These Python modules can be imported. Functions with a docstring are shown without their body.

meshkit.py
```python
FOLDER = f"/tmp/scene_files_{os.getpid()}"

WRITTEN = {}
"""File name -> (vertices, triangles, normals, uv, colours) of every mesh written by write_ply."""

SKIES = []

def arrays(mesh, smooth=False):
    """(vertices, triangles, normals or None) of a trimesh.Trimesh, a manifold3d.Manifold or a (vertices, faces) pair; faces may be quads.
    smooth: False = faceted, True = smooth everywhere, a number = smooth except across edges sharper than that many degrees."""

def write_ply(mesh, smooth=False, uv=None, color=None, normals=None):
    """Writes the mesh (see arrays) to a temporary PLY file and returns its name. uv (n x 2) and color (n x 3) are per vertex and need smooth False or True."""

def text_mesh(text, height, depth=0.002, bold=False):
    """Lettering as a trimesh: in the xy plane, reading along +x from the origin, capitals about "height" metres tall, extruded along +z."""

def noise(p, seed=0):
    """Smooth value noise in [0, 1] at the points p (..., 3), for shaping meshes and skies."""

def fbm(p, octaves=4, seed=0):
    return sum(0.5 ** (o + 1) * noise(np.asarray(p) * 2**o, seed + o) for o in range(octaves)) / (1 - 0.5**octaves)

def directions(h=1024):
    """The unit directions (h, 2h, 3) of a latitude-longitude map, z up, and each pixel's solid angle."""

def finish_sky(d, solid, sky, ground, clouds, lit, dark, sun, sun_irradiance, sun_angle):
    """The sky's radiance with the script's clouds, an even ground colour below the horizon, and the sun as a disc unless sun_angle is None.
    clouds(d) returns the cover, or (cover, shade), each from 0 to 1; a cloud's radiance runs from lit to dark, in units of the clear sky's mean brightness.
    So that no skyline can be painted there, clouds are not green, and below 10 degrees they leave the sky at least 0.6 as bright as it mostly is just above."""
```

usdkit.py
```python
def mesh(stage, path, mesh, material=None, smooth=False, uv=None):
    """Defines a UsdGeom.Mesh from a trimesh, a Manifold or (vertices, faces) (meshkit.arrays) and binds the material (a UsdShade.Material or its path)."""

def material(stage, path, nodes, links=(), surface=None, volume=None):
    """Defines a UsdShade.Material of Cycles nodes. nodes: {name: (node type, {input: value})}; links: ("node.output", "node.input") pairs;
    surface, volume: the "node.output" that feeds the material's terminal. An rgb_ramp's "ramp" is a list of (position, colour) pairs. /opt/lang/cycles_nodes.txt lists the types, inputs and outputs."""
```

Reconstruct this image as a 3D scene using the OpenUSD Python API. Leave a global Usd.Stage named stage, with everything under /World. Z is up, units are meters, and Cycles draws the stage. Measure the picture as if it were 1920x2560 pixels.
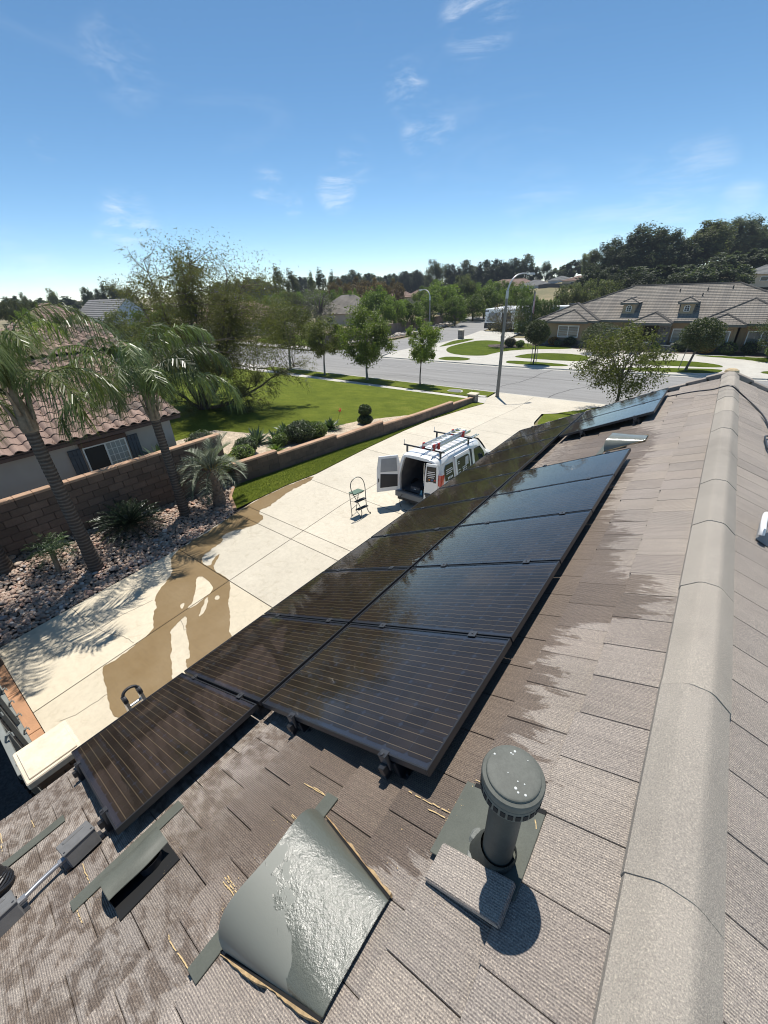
import math, random, numpy as np, trimesh, usdkit, meshkit
from pxr import Usd, UsdGeom, UsdLux, UsdShade, Sdf, Gf, Vt
from scipy.spatial import Delaunay
from shapely.geometry import Polygon, Point, LineString, box as sbox
from shapely.ops import triangulate as _tri, unary_union

stage = Usd.Stage.CreateInMemory()
UsdGeom.SetStageUpAxis(stage, 'Z'); UsdGeom.SetStageMetersPerUnit(stage, 1.0)
UsdGeom.Xform.Define(stage, '/World')
UsdGeom.Scope.Define(stage, '/World/Looks')

# ---------------------------------------------------------------- camera
# columns of R: picture right, picture down and forward, in world axes (x to the right of the ridge, y along it, z up)
EYE = np.array([0.0, 0.0, 6.0])
_fw = np.array([-0.543565, 0.683304, -0.487475]); _rt = np.array([0.794798, 0.605734, -0.037179]); _dn = np.cross(_fw, _rt)
R = np.stack([_rt, _dn, _fw], 1)
FPX = 1010.74
cam = UsdGeom.Camera.Define(stage, '/World/camera')
cam.CreateHorizontalApertureAttr(36.0); cam.CreateVerticalApertureAttr(48.0)
cam.CreateFocalLengthAttr(36.0 * FPX / 1920.0)
cam.CreateClippingRangeAttr((0.05, 5000.0))
cam.CreateExposureAttr(0.27)
cam.AddTransformOp().Set(Gf.Matrix4d(*_rt, 0, *(-_dn), 0, *(-_fw), 0, *EYE, 1))

# ---------------------------------------------------------------- sky and sun
SUN_AZ, SUN_EL = math.radians(-35), math.radians(68)
SUN = np.array([math.sin(SUN_AZ) * math.cos(SUN_EL), math.cos(SUN_AZ) * math.cos(SUN_EL), math.sin(SUN_EL)])
dome = UsdLux.DomeLight.Define(stage, '/World/sky')
# thin cirrus: (direction, angular radius in degrees, density)
CIRRUS = [((-0.4282, 0.8279, 0.3623), 5.0, 1.0), ((-0.5404, 0.789, 0.2924), 3.2, 0.8), ((-0.5219, 0.8181, 0.2415), 3.6, 0.75), ((-0.4912, 0.8356, 0.2459), 2.0, 0.6), ((-0.6646, 0.7292, 0.1631), 3.2, 1.0), ((-0.752, 0.6368, 0.1704), 2.8, 0.75), ((-0.7282, 0.67, 0.144), 2.0, 0.7), ((-0.8946, 0.431, 0.1181), 4.2, 0.95), ((-0.9166, 0.3412, 0.2084), 1.6, 0.7), ((-0.092, 0.9845, 0.1492), 3.6, 0.55), ((-0.6278, 0.7504, 0.2068), 3.0, 0.5), ((-0.8358, 0.4539, 0.309), 4.5, 0.35), ((-0.1464, 0.9826, 0.1145), 6.5, 0.45), ((-0.3353, 0.9355, 0.1116), 6.0, 0.35), ((-0.9162, 0.3902, 0.0913), 1.8, 0.5), ((-0.2244, 0.9736, 0.0412), 8.0, 0.4), ((-0.9645, 0.2614, 0.0375), 6, 0.35), ((-0.0346, 0.9942, 0.102), 2.5, 0.5)]
_sn = {'tc': ('texture_coordinate', {}),
    'sky': ('sky_texture', {'sky_type': 'single_scattering', 'sun_disc': False, 'sun_elevation': SUN_EL, 'sun_rotation': SUN_AZ, 'altitude': 1500.0, 'air_density': 0.72, 'aerosol_density': 0.12, 'ozone_density': 1.2}),
    'map': ('mapping', {'mapping_type': 'point', 'rotation': (0.0, 0.0, 0.55), 'scale': (4.0, 9.0, 26.0)}),
    'n1': ('noise_texture', {'scale': 1.5, 'detail': 8.0, 'roughness': 0.66, 'distortion': .5}), 'r1': ('map_range', {'range_type': 'smoothstep', 'from_min': .40, 'from_max': .80, 'clamp': True}),
    'map2': ('mapping', {'mapping_type': 'point', 'rotation': (0.0, 0.0, 0.5), 'scale': (2.0, 4.0, 9.0)}), 'n2': ('noise_texture', {'scale': 1.3, 'detail': 7.0, 'roughness': 0.6, 'distortion': .8}), 'r2': ('map_range', {'range_type': 'smoothstep', 'from_min': .56, 'from_max': .86, 'to_max': .12, 'clamp': True}),
    'cov': ('math', {'math_type': 'multiply'}), 'cov2': ('math', {'math_type': 'add', 'use_clamp': True}), 'cov3': ('math', {'math_type': 'multiply', 'value2': 0.85}), 'hsv': ('hsv', {'hue': 0.490, 'saturation': 1.14, 'value': 1.0, 'fac': 1.0}), 'mx': ('mix_color', {'blend_type': 'mix', 'b': (7.6, 7.9, 8.2), 'use_clamp': False}), 'bg': ('background_shader', {'strength': 0.124})}
_sl = [('tc.generated', 'map.vector'), ('map.vector', 'n1.vector'), ('n1.fac', 'r1.value'), ('tc.generated', 'map2.vector'), ('map2.vector', 'n2.vector'), ('n2.fac', 'r2.value'), ('r1.result', 'cov.value2'), ('cov.value', 'cov2.value1'), ('r2.result', 'cov2.value2'), ('cov2.value', 'cov3.value1'), ('sky.color', 'hsv.color'), ('hsv.color', 'mx.a'), ('cov3.value', 'mx.fac'), ('mx.result', 'bg.color')]
_prev = None
for _i, (_d, _r, _s) in enumerate(CIRRUS):
    _sn[f'd{_i}'] = ('vector_math', {'math_type': 'dot_product', 'vector2': _d}); _sn[f'm{_i}'] = ('map_range', {'range_type': 'smoothstep', 'from_min': math.cos(math.radians(_r * .8)), 'from_max': 1.0, 'to_max': _s * .62, 'clamp': True})
    _sl += [('tc.generated', f'd{_i}.vector1'), (f'd{_i}.value', f'm{_i}.value')]
    if _prev: _sn[f'a{_i}'] = ('math', {'math_type': 'maximum'}); _sl += [(_prev, f'a{_i}.value1'), (f'm{_i}.result', f'a{_i}.value2')]; _prev = f'a{_i}.value'
    else: _prev = f'm{_i}.result'
_sl.append((_prev, 'cov.value1'))
sky_mat = usdkit.material(stage, '/World/Looks/sky', _sn, _sl, surface='bg.background')
UsdShade.MaterialBindingAPI.Apply(dome.GetPrim()).Bind(sky_mat)
dome.GetPrim().SetCustomDataByKey('kind', 'structure')
sun = UsdLux.DistantLight.Define(stage, '/World/sun')
sun.CreateAngleAttr(0.53); sun.CreateNormalizeAttr(True); sun.CreateIntensityAttr(1.25); sun.CreateColorAttr(Gf.Vec3f(1.0, 0.955, 0.88))
_x = np.cross([0, 1, 0], SUN); _x /= np.linalg.norm(_x); _y = np.cross(SUN, _x)
sun.AddTransformOp().Set(Gf.Matrix4d(*_x, 0, *_y, 0, *SUN, 0, 0, 0, 50, 1))

# ---------------------------------------------------------------- helpers
def unit(v): v = np.asarray(v, float); return v / np.linalg.norm(v)
def to_px(P):
    q = (np.asarray(P, float) - EYE) @ R
    return np.stack([960 + FPX * q[..., 0] / q[..., 2], 1280 + FPX * q[..., 1] / q[..., 2], q[..., 2]], -1)

_names = {}
def free(parent, name):
    n = _names.get((parent, name), 0); _names[(parent, name)] = n + 1
    return f'{parent}/{name}' + (f'_{n:03d}' if n else '')
def path_of(p): return '/World' if p is None else (p if isinstance(p, str) else str(p.GetPath()))
def tag(p, label=None, cat=None, group=None, kind=None):
    for k, v in (('label', label), ('category', cat), ('group', group), ('kind', kind)):
        if v: p.SetCustomDataByKey(k, v)
    return p
def place(prim, loc=(0, 0, 0), rz=0.0, sc=None, tilt=None):
    x = UsdGeom.Xformable(prim); x.ClearXformOpOrder()
    x.AddTranslateOp().Set(Gf.Vec3d(*map(float, loc)))
    if rz: x.AddRotateZOp().Set(math.degrees(rz))
    if tilt is not None: x.AddRotateXYZOp().Set(Gf.Vec3f(*map(float, tilt)))
    if sc is not None: x.AddScaleOp().Set(Gf.Vec3f(*(map(float, sc) if np.ndim(sc) else (float(sc),) * 3)))
def thing(name, label, cat, loc=(0, 0, 0), rz=0.0, group=None, kind=None, sc=None):
    p = UsdGeom.Xform.Define(stage, free('/World', name)).GetPrim(); place(p, loc, rz, sc)
    return tag(p, label, cat, group, kind)
def sub(name, parent, label=None):
    return tag(UsdGeom.Xform.Define(stage, free(path_of(parent), name)).GetPrim(), label)
def proto(name):
    p = stage.CreateClassPrim('/World/' + name); p.SetTypeName('Xform'); return p
def copy(pr, name, label, cat, loc=(0, 0, 0), rz=0.0, group=None, sc=None, tilt=None, kind=None):
    p = UsdGeom.Xform.Define(stage, free('/World', name)).GetPrim(); place(p, loc, rz, sc, tilt)
    p.GetReferences().AddInternalReference(pr.GetPath()); p.SetInstanceable(True)
    return tag(p, label, cat, group, kind)

def emit(path, V, F, m, smooth=None):
    if smooth: return usdkit.mesh(stage, path, (V, F), m, smooth).GetPrim()
    me = UsdGeom.Mesh.Define(stage, path)
    me.CreatePointsAttr(Vt.Vec3fArray.FromNumpy(np.ascontiguousarray(V, np.float32)))
    me.CreateFaceVertexCountsAttr(Vt.IntArray.FromNumpy(np.full(len(F), 3, np.int32)))
    me.CreateFaceVertexIndicesAttr(Vt.IntArray.FromNumpy(np.ascontiguousarray(F, np.int32).ravel()))
    me.CreateSubdivisionSchemeAttr('none')
    if m is not None: UsdShade.MaterialBindingAPI.Apply(me.GetPrim()).Bind(m)
    return me.GetPrim()

BOXF = np.array([[0, 2, 1], [0, 3, 2], [4, 5, 6], [4, 6, 7], [0, 1, 5], [0, 5, 4], [1, 2, 6], [1, 6, 5], [2, 3, 7], [2, 7, 6], [3, 0, 4], [3, 4, 7]])
class MB:
    """collects shapes that make up one mesh"""
    def __init__(s): s.v, s.f, s.n = [], [], 0
    def add(s, V, F):
        V = np.asarray(V, float).reshape(-1, 3); F = np.asarray(F, int)
        if F.ndim == 2 and F.shape[1] == 4: F = np.vstack([F[:, [0, 1, 2]], F[:, [0, 2, 3]]])
        s.v.append(V); s.f.append(F + s.n); s.n += len(V); return s
    def tm(s, m): return s.add(m.vertices, m.faces)
    def box(s, lo, hi): return s.hexa([[lo[0], lo[1], lo[2]], [hi[0], lo[1], lo[2]], [hi[0], hi[1], lo[2]], [lo[0], hi[1], lo[2]], [lo[0], lo[1], hi[2]], [hi[0], lo[1], hi[2]], [hi[0], hi[1], hi[2]], [lo[0], hi[1], hi[2]]])
    def hexa(s, c): return s.add(c, BOXF)
    def bbox(s, lo, hi, b=.01):
        """box with bevelled upright and top edges"""
        lo, hi = np.array(lo, float), np.array(hi, float)
        b = min(b, (hi[0] - lo[0]) / 2.2, (hi[1] - lo[1]) / 2.2, (hi[2] - lo[2]) / 1.2)
        def ring(i, z): return [[lo[0] + i, lo[1] + i + b, z], [lo[0] + i + b, lo[1] + i, z], [hi[0] - i - b, lo[1] + i, z], [hi[0] - i, lo[1] + i + b, z], [hi[0] - i, hi[1] - i - b, z], [hi[0] - i - b, hi[1] - i, z], [lo[0] + i + b, hi[1] - i, z], [lo[0] + i, hi[1] - i - b, z]]
        V = ring(0, lo[2]) + ring(0, hi[2] - b) + ring(b * .7, hi[2]); F = []
        for k in (0, 8):
            for i in range(8): j = (i + 1) % 8; F += [[k + i, k + j, k + 8 + j], [k + i, k + 8 + j, k + 8 + i]]
        for i in range(1, 7): F += [[16, 16 + i, 17 + i], [0, i + 1, i]]
        return s.add(V, F)
    def bar(s, a, b, w, h=None, up=(0, 0, 1)):
        """rectangular bar from a to b, w wide and h deep"""
        a, b = np.asarray(a, float), np.asarray(b, float); h = w if h is None else h
        d = unit(b - a); u = np.cross(d, up)
        if np.linalg.norm(u) < 1e-3: u = np.cross(d, [1, 0, 0])
        u = unit(u) * w / 2; v = unit(np.cross(u, d)) * h / 2
        return s.hexa([a - u - v, b - u - v, b + u - v, a + u - v, a - u + v, b - u + v, b + u + v, a + u + v])
    def tube(s, pts, r, n=8, cap=True):
        p = np.asarray(pts, float); r = np.broadcast_to(np.asarray(r, float), (len(p),))
        t = np.gradient(p, axis=0); t /= np.linalg.norm(t, axis=1, keepdims=True) + 1e-12
        u = np.cross(t[0], [0, 0, 1.0] if abs(t[0][2]) < .9 else [1.0, 0, 0]); u /= np.linalg.norm(u); us = []
        for k in range(len(p)):
            u = u - t[k] * (u @ t[k]); u /= np.linalg.norm(u); us.append(u)
        us = np.array(us); w = np.cross(t, us); an = np.arange(n) * 2 * np.pi / n
        V = (p[:, None] + r[:, None, None] * (np.cos(an)[None, :, None] * us[:, None] + np.sin(an)[None, :, None] * w[:, None])).reshape(-1, 3)
        i, j = np.meshgrid(np.arange(len(p) - 1), np.arange(n), indexing='ij')
        F = np.stack([i * n + j, i * n + (j + 1) % n, (i + 1) * n + (j + 1) % n, (i + 1) * n + j], -1).reshape(-1, 4)
        s.add(V, F)
        if cap:
            e = len(p) - 1
            s.add(V[:n], [[0, k + 1, k] for k in range(1, n - 1)]); s.add(V[e * n:], [[0, k, k + 1] for k in range(1, n - 1)])
        return s
    def lathe(s, prof, c=(0, 0, 0), n=20, axis=None):
        """profile of (radius, height) turned about z"""
        prof = np.asarray(prof, float); an = np.arange(n) * 2 * np.pi / n
        V = np.stack([prof[:, 0, None] * np.cos(an), prof[:, 0, None] * np.sin(an), np.repeat(prof[:, 1, None], n, 1)], -1).reshape(-1, 3)
        if axis is not None:
            z = unit(axis); x = unit(np.cross(z, [0, 1, 0] if abs(z[1]) < .9 else [1, 0, 0])); V = V @ np.array([x, np.cross(z, x), z])
        i, j = np.meshgrid(np.arange(len(prof) - 1), np.arange(n), indexing='ij')
        return s.add(V + np.asarray(c, float), np.stack([i * n + j, i * n + (j + 1) % n, (i + 1) * n + (j + 1) % n, (i + 1) * n + j], -1).reshape(-1, 4))
    def poly(s, pts2, z0, z1, zf=None):
        """prism over a 2-D outline; zf(x, y) is added to both heights"""
        g = pts2 if hasattr(pts2, 'exterior') else Polygon(pts2)
        m = trimesh.creation.extrude_polygon(g, z1 - z0, engine='earcut'); V = np.array(m.vertices); V[:, 2] += z0
        if zf is not None: V[:, 2] += zf(V[:, 0], V[:, 1])
        return s.add(V, m.faces)
    def grid(s, V):
        """V (n, m, 3) as a sheet"""
        n, m = V.shape[:2]; i, j = np.meshgrid(np.arange(n - 1), np.arange(m - 1), indexing='ij')
        return s.add(V.reshape(-1, 3), np.stack([i * m + j, (i + 1) * m + j, (i + 1) * m + j + 1, i * m + j + 1], -1).reshape(-1, 4))
    def xform(s, M, t=(0, 0, 0)):
        M = np.asarray(M, float); s.v = [v @ M.T + np.asarray(t, float) for v in s.v]; return s
    def arrays(s): return np.vstack(s.v), np.vstack(s.f)
    def merge(s, o, M=np.eye(3), t=(0, 0, 0)):
        V, F = o.arrays(); return s.add(V @ np.asarray(M).T + np.asarray(t, float), F)
    def build(s, name, m, parent=None, label=None, smooth=None, **kw):
        V, F = s.arrays(); return tag(emit(free(path_of(parent), name), V, F, m, smooth), label, **kw)
def rotz(a): c, s = math.cos(a), math.sin(a); return np.array([[c, -s, 0], [s, c, 0], [0, 0, 1.0]])

# ---------------------------------------------------------------- materials
_mats = {}
def mat(name, color, rough=.7, var=0.0, scale=3.0, bump=0.0, bscale=40.0, bdist=.01, spec=.5, metal=0.0, coat=0.0, color2=None, detail=4.0, ramp=(.3, .7), isl=0.0, transl=None, speck=None):
    """plain surface: colour varying by noise, fine relief by bump; isl varies it by island or copy, transl lets light through (leaves)"""
    if name in _mats: return _mats[name]
    c = np.array(color, float); c2 = np.array(color2, float) if color2 is not None else c * (1 - var); c1 = c if color2 is not None else c * (1 + var)
    N = {'g': ('geometry', {}), 'p': ('principled_bsdf', {'roughness': rough, 'specular_ior_level': spec, 'metallic': metal, 'coat_weight': coat, 'base_color': tuple(c)})}; L = []
    src = None
    if var or color2 is not None:
        N['n'] = ('noise_texture', {'scale': scale, 'detail': detail, 'roughness': .6}); N['r'] = ('rgb_ramp', {'ramp': [(0, c2), (ramp[0], c2), (ramp[1], c1), (1, c1)]})
        L += [('g.position', 'n.vector'), ('n.fac', 'r.fac')]; src = 'r.color'
    if speck:
        N['sn'] = ('noise_texture', {'scale': speck[0], 'detail': 2.0, 'roughness': .7}); N['sr'] = ('rgb_ramp', {'ramp': [(0, (1 - speck[1],) * 3), (.38, (1 - speck[1],) * 3), (.62, (1 + speck[1],) * 3), (1, (1 + speck[1],) * 3)]})
        N['sm'] = ('mix_color', {'blend_type': 'multiply', 'fac': 1.0, 'a': tuple(c), 'use_clamp': False}); L += [('g.position', 'sn.vector'), ('sn.fac', 'sr.fac'), ('sr.color', 'sm.b')] + ([(src, 'sm.a')] if src else []); src = 'sm.result'
    if isl:
        N['ir'] = ('rgb_ramp', {'ramp': [(0, (1 - isl,) * 3), (1, (1 + isl,) * 3)]}); N['oi'] = ('object_info', {}); N['ad'] = ('math', {'math_type': 'add'}); N['fr'] = ('math', {'math_type': 'fraction'})
        N['im'] = ('mix_color', {'blend_type': 'multiply', 'fac': 1.0, 'a': tuple(c), 'use_clamp': False})
        L += [('g.random_per_island', 'ad.value1'), ('oi.random', 'ad.value2'), ('ad.value', 'fr.value1'), ('fr.value', 'ir.fac'), ('ir.color', 'im.b')] + ([(src, 'im.a')] if src else []); src = 'im.result'
    if src: L.append((src, 'p.base_color'))
    if bump:
        N['bn'] = ('noise_texture', {'scale': bscale, 'detail': 3.0, 'roughness': .6}); N['b'] = ('bump', {'strength': bump, 'distance': bdist})
        L += [('g.position', 'bn.vector'), ('bn.fac', 'b.height'), ('b.normal', 'p.normal')]
    out = 'p.BSDF'
    if transl:
        N['t'] = ('translucent_bsdf', {'color': tuple(np.array(color) * transl[1])}); N['mc'] = ('mix_closure', {'fac': transl[0]})
        if src: N['tm'] = ('mix_color', {'blend_type': 'multiply', 'fac': 1.0, 'b': tuple(transl[1]), 'use_clamp': False}); L += [(src, 'tm.a'), ('tm.result', 't.color')]
        L += [('p.BSDF', 'mc.closure1'), ('t.BSDF', 'mc.closure2')]; out = 'mc.closure'
    _mats[name] = usdkit.material(stage, '/World/Looks/' + name, N, L, surface=out); return _mats[name]

# roof frame: a metres along the ridge, s metres down the slope, k metres above the tiles' bed
BW = np.array([-0.904104, 0, -0.427313]); NW = np.array([-0.427313, 0, 0.904104])
def RP(a, s, k=0.0):
    a, s, k = np.broadcast_arrays(*(np.asarray(x, float) for x in (a, s, k)))
    return EYE + a[..., None] * np.array([0, 1.0, 0]) + s[..., None] * BW + (k - 1.74)[..., None] * NW
RM = np.stack([np.array([0, 1.0, 0]), BW, NW], 1)      # roof axes as columns
def RB(mb): return mb.xform(RM, RP(0, 0, 0))           # a mesh written in (a, s, k)
RIDGE_S, RIDGE_X, RIDGE_Z = 0.4071, 0.375, 4.253
def RR(a, s, k=0.0):                                    # the same on the slope beyond the ridge (mirrored)
    p = RP(a, s, k); p[..., 0] = 2 * RIDGE_X - p[..., 0]; return p

_gy = np.array([-60, 8, 10.5, 13, 16, 19, 23, 26.7, 29, 31, 33, 900]); _gz = np.array([0, 0, -.1, -.22, -.44, -.67, -1.08, -1.5, -1.65, -1.75, -1.8, -1.8])
def gz(y): return np.interp(y, _gy, _gz)

# ================================================================ setting
_tri_cache = {}
def sheet(mb, g, zf, breaks=_gy, step=None):
    """lays the flat outline g on the ground zf(x, y); cut where the ground bends"""
    if not hasattr(g, 'geom_type'): g = Polygon(g)
    if not g.is_valid: g = g.buffer(0)
    x0, y0, x1, y1 = g.bounds
    br = [y0 - 1] + [b for b in breaks if y0 < b < y1] + [y1 + 1]
    for lo, hi in zip(br[:-1], br[1:]):
        part = g.intersection(sbox(x0 - 1, lo, x1 + 1, hi))
        for q in getattr(part, 'geoms', [part]):
            if q.geom_type != 'Polygon' or q.area < 1e-5: continue
            V, F = trimesh.creation.triangulate_polygon(q, engine='earcut')
            V = np.asarray(V); mb.add(np.c_[V, zf(V[:, 0], V[:, 1])], F)
    return mb
def on_ground(c): return lambda x, y: gz(y) + c
def smooth_poly(pts, n=2):
    p = np.asarray(pts, float)
    for _ in range(n):
        q = np.roll(p, -1, 0); p = np.stack([.75 * p + .25 * q, .25 * p + .75 * q], 1).reshape(-1, 2)
    return p
def rough_poly(pts, step, amp, freq, seed=0):
    p = np.asarray(pts, float); out = []
    for a, b in zip(p, np.roll(p, -1, 0)):
        n = max(1, int(np.linalg.norm(b - a) / step))
        out += [a + (b - a) * t / n for t in range(n)]
    q = np.array(out); w = np.c_[q * freq, np.zeros(len(q))]
    return q + amp * 2 * np.c_[meshkit.fbm(w, 3, seed) - .5, meshkit.fbm(w + 31.7, 3, seed) - .5]

def smoothstep(t): t = np.clip(t, 0, 1); return t * t * (3 - 2 * t)
def hill(x, y):
    x, y = np.asarray(x, float), np.asarray(y, float)
    amp = np.interp(x, [-220, -90, -55, -15, 60], [0, 1.0, 8.0, 7.5, 8.0]); y0 = np.interp(x, [-45, 5], [100, 78])
    return amp * smoothstep((y - y0) / 115)
def land(x, y): return gz(y) - np.where(y > 31, .16, .13) + hill(x, y) * (y > 70)
_ys = np.unique(np.r_[-150, -60, _gy[1:-1], 31.3, 33, np.linspace(36, 100, 17), np.linspace(105, 240, 28), np.linspace(260, 900, 12), 2500]); _xs = np.unique(np.r_[-2500, -900, np.linspace(-500, -120, 10), np.linspace(-110, 70, 46), np.linspace(90, 400, 8), 1500])
_X, _Y = np.meshgrid(_xs, _ys, indexing='ij')
soil = mat('dry_soil', (.19, .15, .10), .95, .35, .35, detail=6, speck=(6.0, .2))
dryg = usdkit.material(stage, '/World/Looks/dry_field', {
    'g': ('geometry', {}), 'n': ('noise_texture', {'scale': .06, 'detail': 6.0, 'roughness': .65}), 'r': ('rgb_ramp', {'ramp': [(0, (.10, .105, .045)), (.42, (.15, .135, .065)), (.58, (.24, .19, .105)), (1, (.27, .215, .13))]}),
    'p': ('principled_bsdf', {'roughness': .95})}, [('g.position', 'n.vector'), ('n.fac', 'r.fac'), ('r.color', 'p.base_color')], surface='p.BSDF')
MB().grid(np.stack([_X, _Y, land(_X, _Y)], -1)).build('ground', dryg, None, smooth=True, kind='structure')

# ---- concrete, asphalt, grass
def slab_mat(name, c, c2):
    return usdkit.material(stage, '/World/Looks/' + name, {
        'g': ('geometry', {}), 'n': ('noise_texture', {'scale': .55, 'detail': 7.0, 'roughness': .68}), 'r': ('rgb_ramp', {'ramp': [(0, c2), (.33, c2), (.66, c), (1, c)]}),
        'n2': ('noise_texture', {'scale': 9.0, 'detail': 5.0, 'roughness': .7}), 'r2': ('rgb_ramp', {'ramp': [(0, (.80, .80, .80)), (.40, (.95, .95, .95)), (.6, (1.02, 1.02, 1.02)), (1, (1.05, 1.05, 1.05))]}),
        'n3': ('noise_texture', {'scale': 90.0, 'detail': 3.0}), 'n4': ('noise_texture', {'scale': 2.3, 'detail': 5.0, 'roughness': .75, 'distortion': 1.5}), 'r4': ('rgb_ramp', {'ramp': [(0, (.84, .83, .80)), (.36, (.9, .89, .87)), (.46, (1, 1, 1)), (1, (1, 1, 1))]}),
        'oi': ('object_info', {}), 'ro': ('rgb_ramp', {'ramp': [(0, (.93, .93, .92)), (1, (1.04, 1.035, 1.02))]}),
        'm': ('mix_color', {'blend_type': 'multiply', 'fac': 1.0}), 'm2': ('mix_color', {'blend_type': 'multiply', 'fac': 1.0}), 'm3': ('mix_color', {'blend_type': 'multiply', 'fac': 1.0}),
        'b': ('bump', {'strength': .25, 'distance': .004}), 'p': ('principled_bsdf', {'roughness': .85, 'specular_ior_level': .3})},
        [('g.position', 'n.vector'), ('n.fac', 'r.fac'), ('g.position', 'n2.vector'), ('n2.fac', 'r2.fac'), ('g.position', 'n3.vector'), ('g.position', 'n4.vector'), ('n4.fac', 'r4.fac'), ('oi.random', 'ro.fac'), ('r.color', 'm.a'), ('r2.color', 'm.b'),
         ('m.result', 'm2.a'), ('r4.color', 'm2.b'), ('m2.result', 'm3.a'), ('ro.color', 'm3.b'), ('m3.result', 'p.base_color'), ('n3.fac', 'b.height'), ('b.normal', 'p.normal')], surface='p.BSDF')
conc = slab_mat('concrete', (.56, .51, .42), (.49, .445, .365))
conc_warm = slab_mat('warm_concrete', (.60, .53, .41), (.53, .465, .355))
conc_pale = slab_mat('pale_concrete', (.50, .48, .43), (.42, .40, .36))
joint = mat('joint_dirt', (.10, .085, .07), .95)
asphalt = usdkit.material(stage, '/World/Looks/asphalt', {
    'g': ('geometry', {}), 'mp': ('mapping', {'scale': (.05, .55, 1.0)}), 'n': ('noise_texture', {'scale': 2.2, 'detail': 6.0, 'roughness': .62}), 'r': ('rgb_ramp', {'ramp': [(0, (.18, .175, .168)), (.38, (.215, .21, .202)), (.62, (.26, .255, .246)), (1, (.29, .284, .274))]}),
    'n2': ('noise_texture', {'scale': 18.0, 'detail': 4.0, 'roughness': .8}), 'r2': ('rgb_ramp', {'ramp': [(0, (.8, .8, .8)), (.5, (1, 1, 1)), (1, (1.15, 1.15, 1.15))]}), 'm': ('mix_color', {'blend_type': 'multiply', 'fac': 1.0}),
    'p': ('principled_bsdf', {'roughness': .9, 'specular_ior_level': .25})},
    [('g.position', 'mp.vector'), ('mp.vector', 'n.vector'), ('n.fac', 'r.fac'), ('g.position', 'n2.vector'), ('n2.fac', 'r2.fac'), ('r.color', 'm.a'), ('r2.color', 'm.b'), ('m.result', 'p.base_color')], surface='p.BSDF')
def lawn_mat(name, c, c2, c3):
    return usdkit.material(stage, '/World/Looks/' + name, {
        'g': ('geometry', {}), 'n': ('noise_texture', {'scale': .8, 'detail': 6.0, 'roughness': .7}), 'r': ('rgb_ramp', {'ramp': [(0, c2), (.35, c2), (.55, c), (.75, c3), (1, c3)]}),
        'mp': ('mapping', {'rotation': (0, 0, .5), 'scale': (1.0, 3.0, 1.0)}), 'n2': ('noise_texture', {'scale': 11.0, 'detail': 5.0, 'roughness': .8}), 'r2': ('rgb_ramp', {'ramp': [(0, (.45, .45, .45)), (.35, (.72, .74, .7)), (.65, (1.2, 1.2, 1.15)), (1, (1.6, 1.55, 1.5))]}),
        'm': ('mix_color', {'blend_type': 'multiply', 'fac': 1.0, 'use_clamp': False}), 'n3': ('noise_texture', {'scale': 60.0, 'detail': 2.0}), 'b': ('bump', {'strength': .8, 'distance': .05}), 'p': ('principled_bsdf', {'roughness': .8, 'specular_ior_level': .05})},
        [('g.position', 'n.vector'), ('n.fac', 'r.fac'), ('g.position', 'mp.vector'), ('mp.vector', 'n2.vector'), ('n2.fac', 'r2.fac'), ('r.color', 'm.a'), ('r2.color', 'm.b'), ('m.result', 'p.base_color'), ('g.position', 'n3.vector'), ('n3.fac', 'b.height'), ('b.normal', 'p.normal')], surface='p.BSDF')
lawnm = lawn_mat('lawn', (.128, .155, .021), (.094, .120, .017), (.178, .19, .036))
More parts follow.
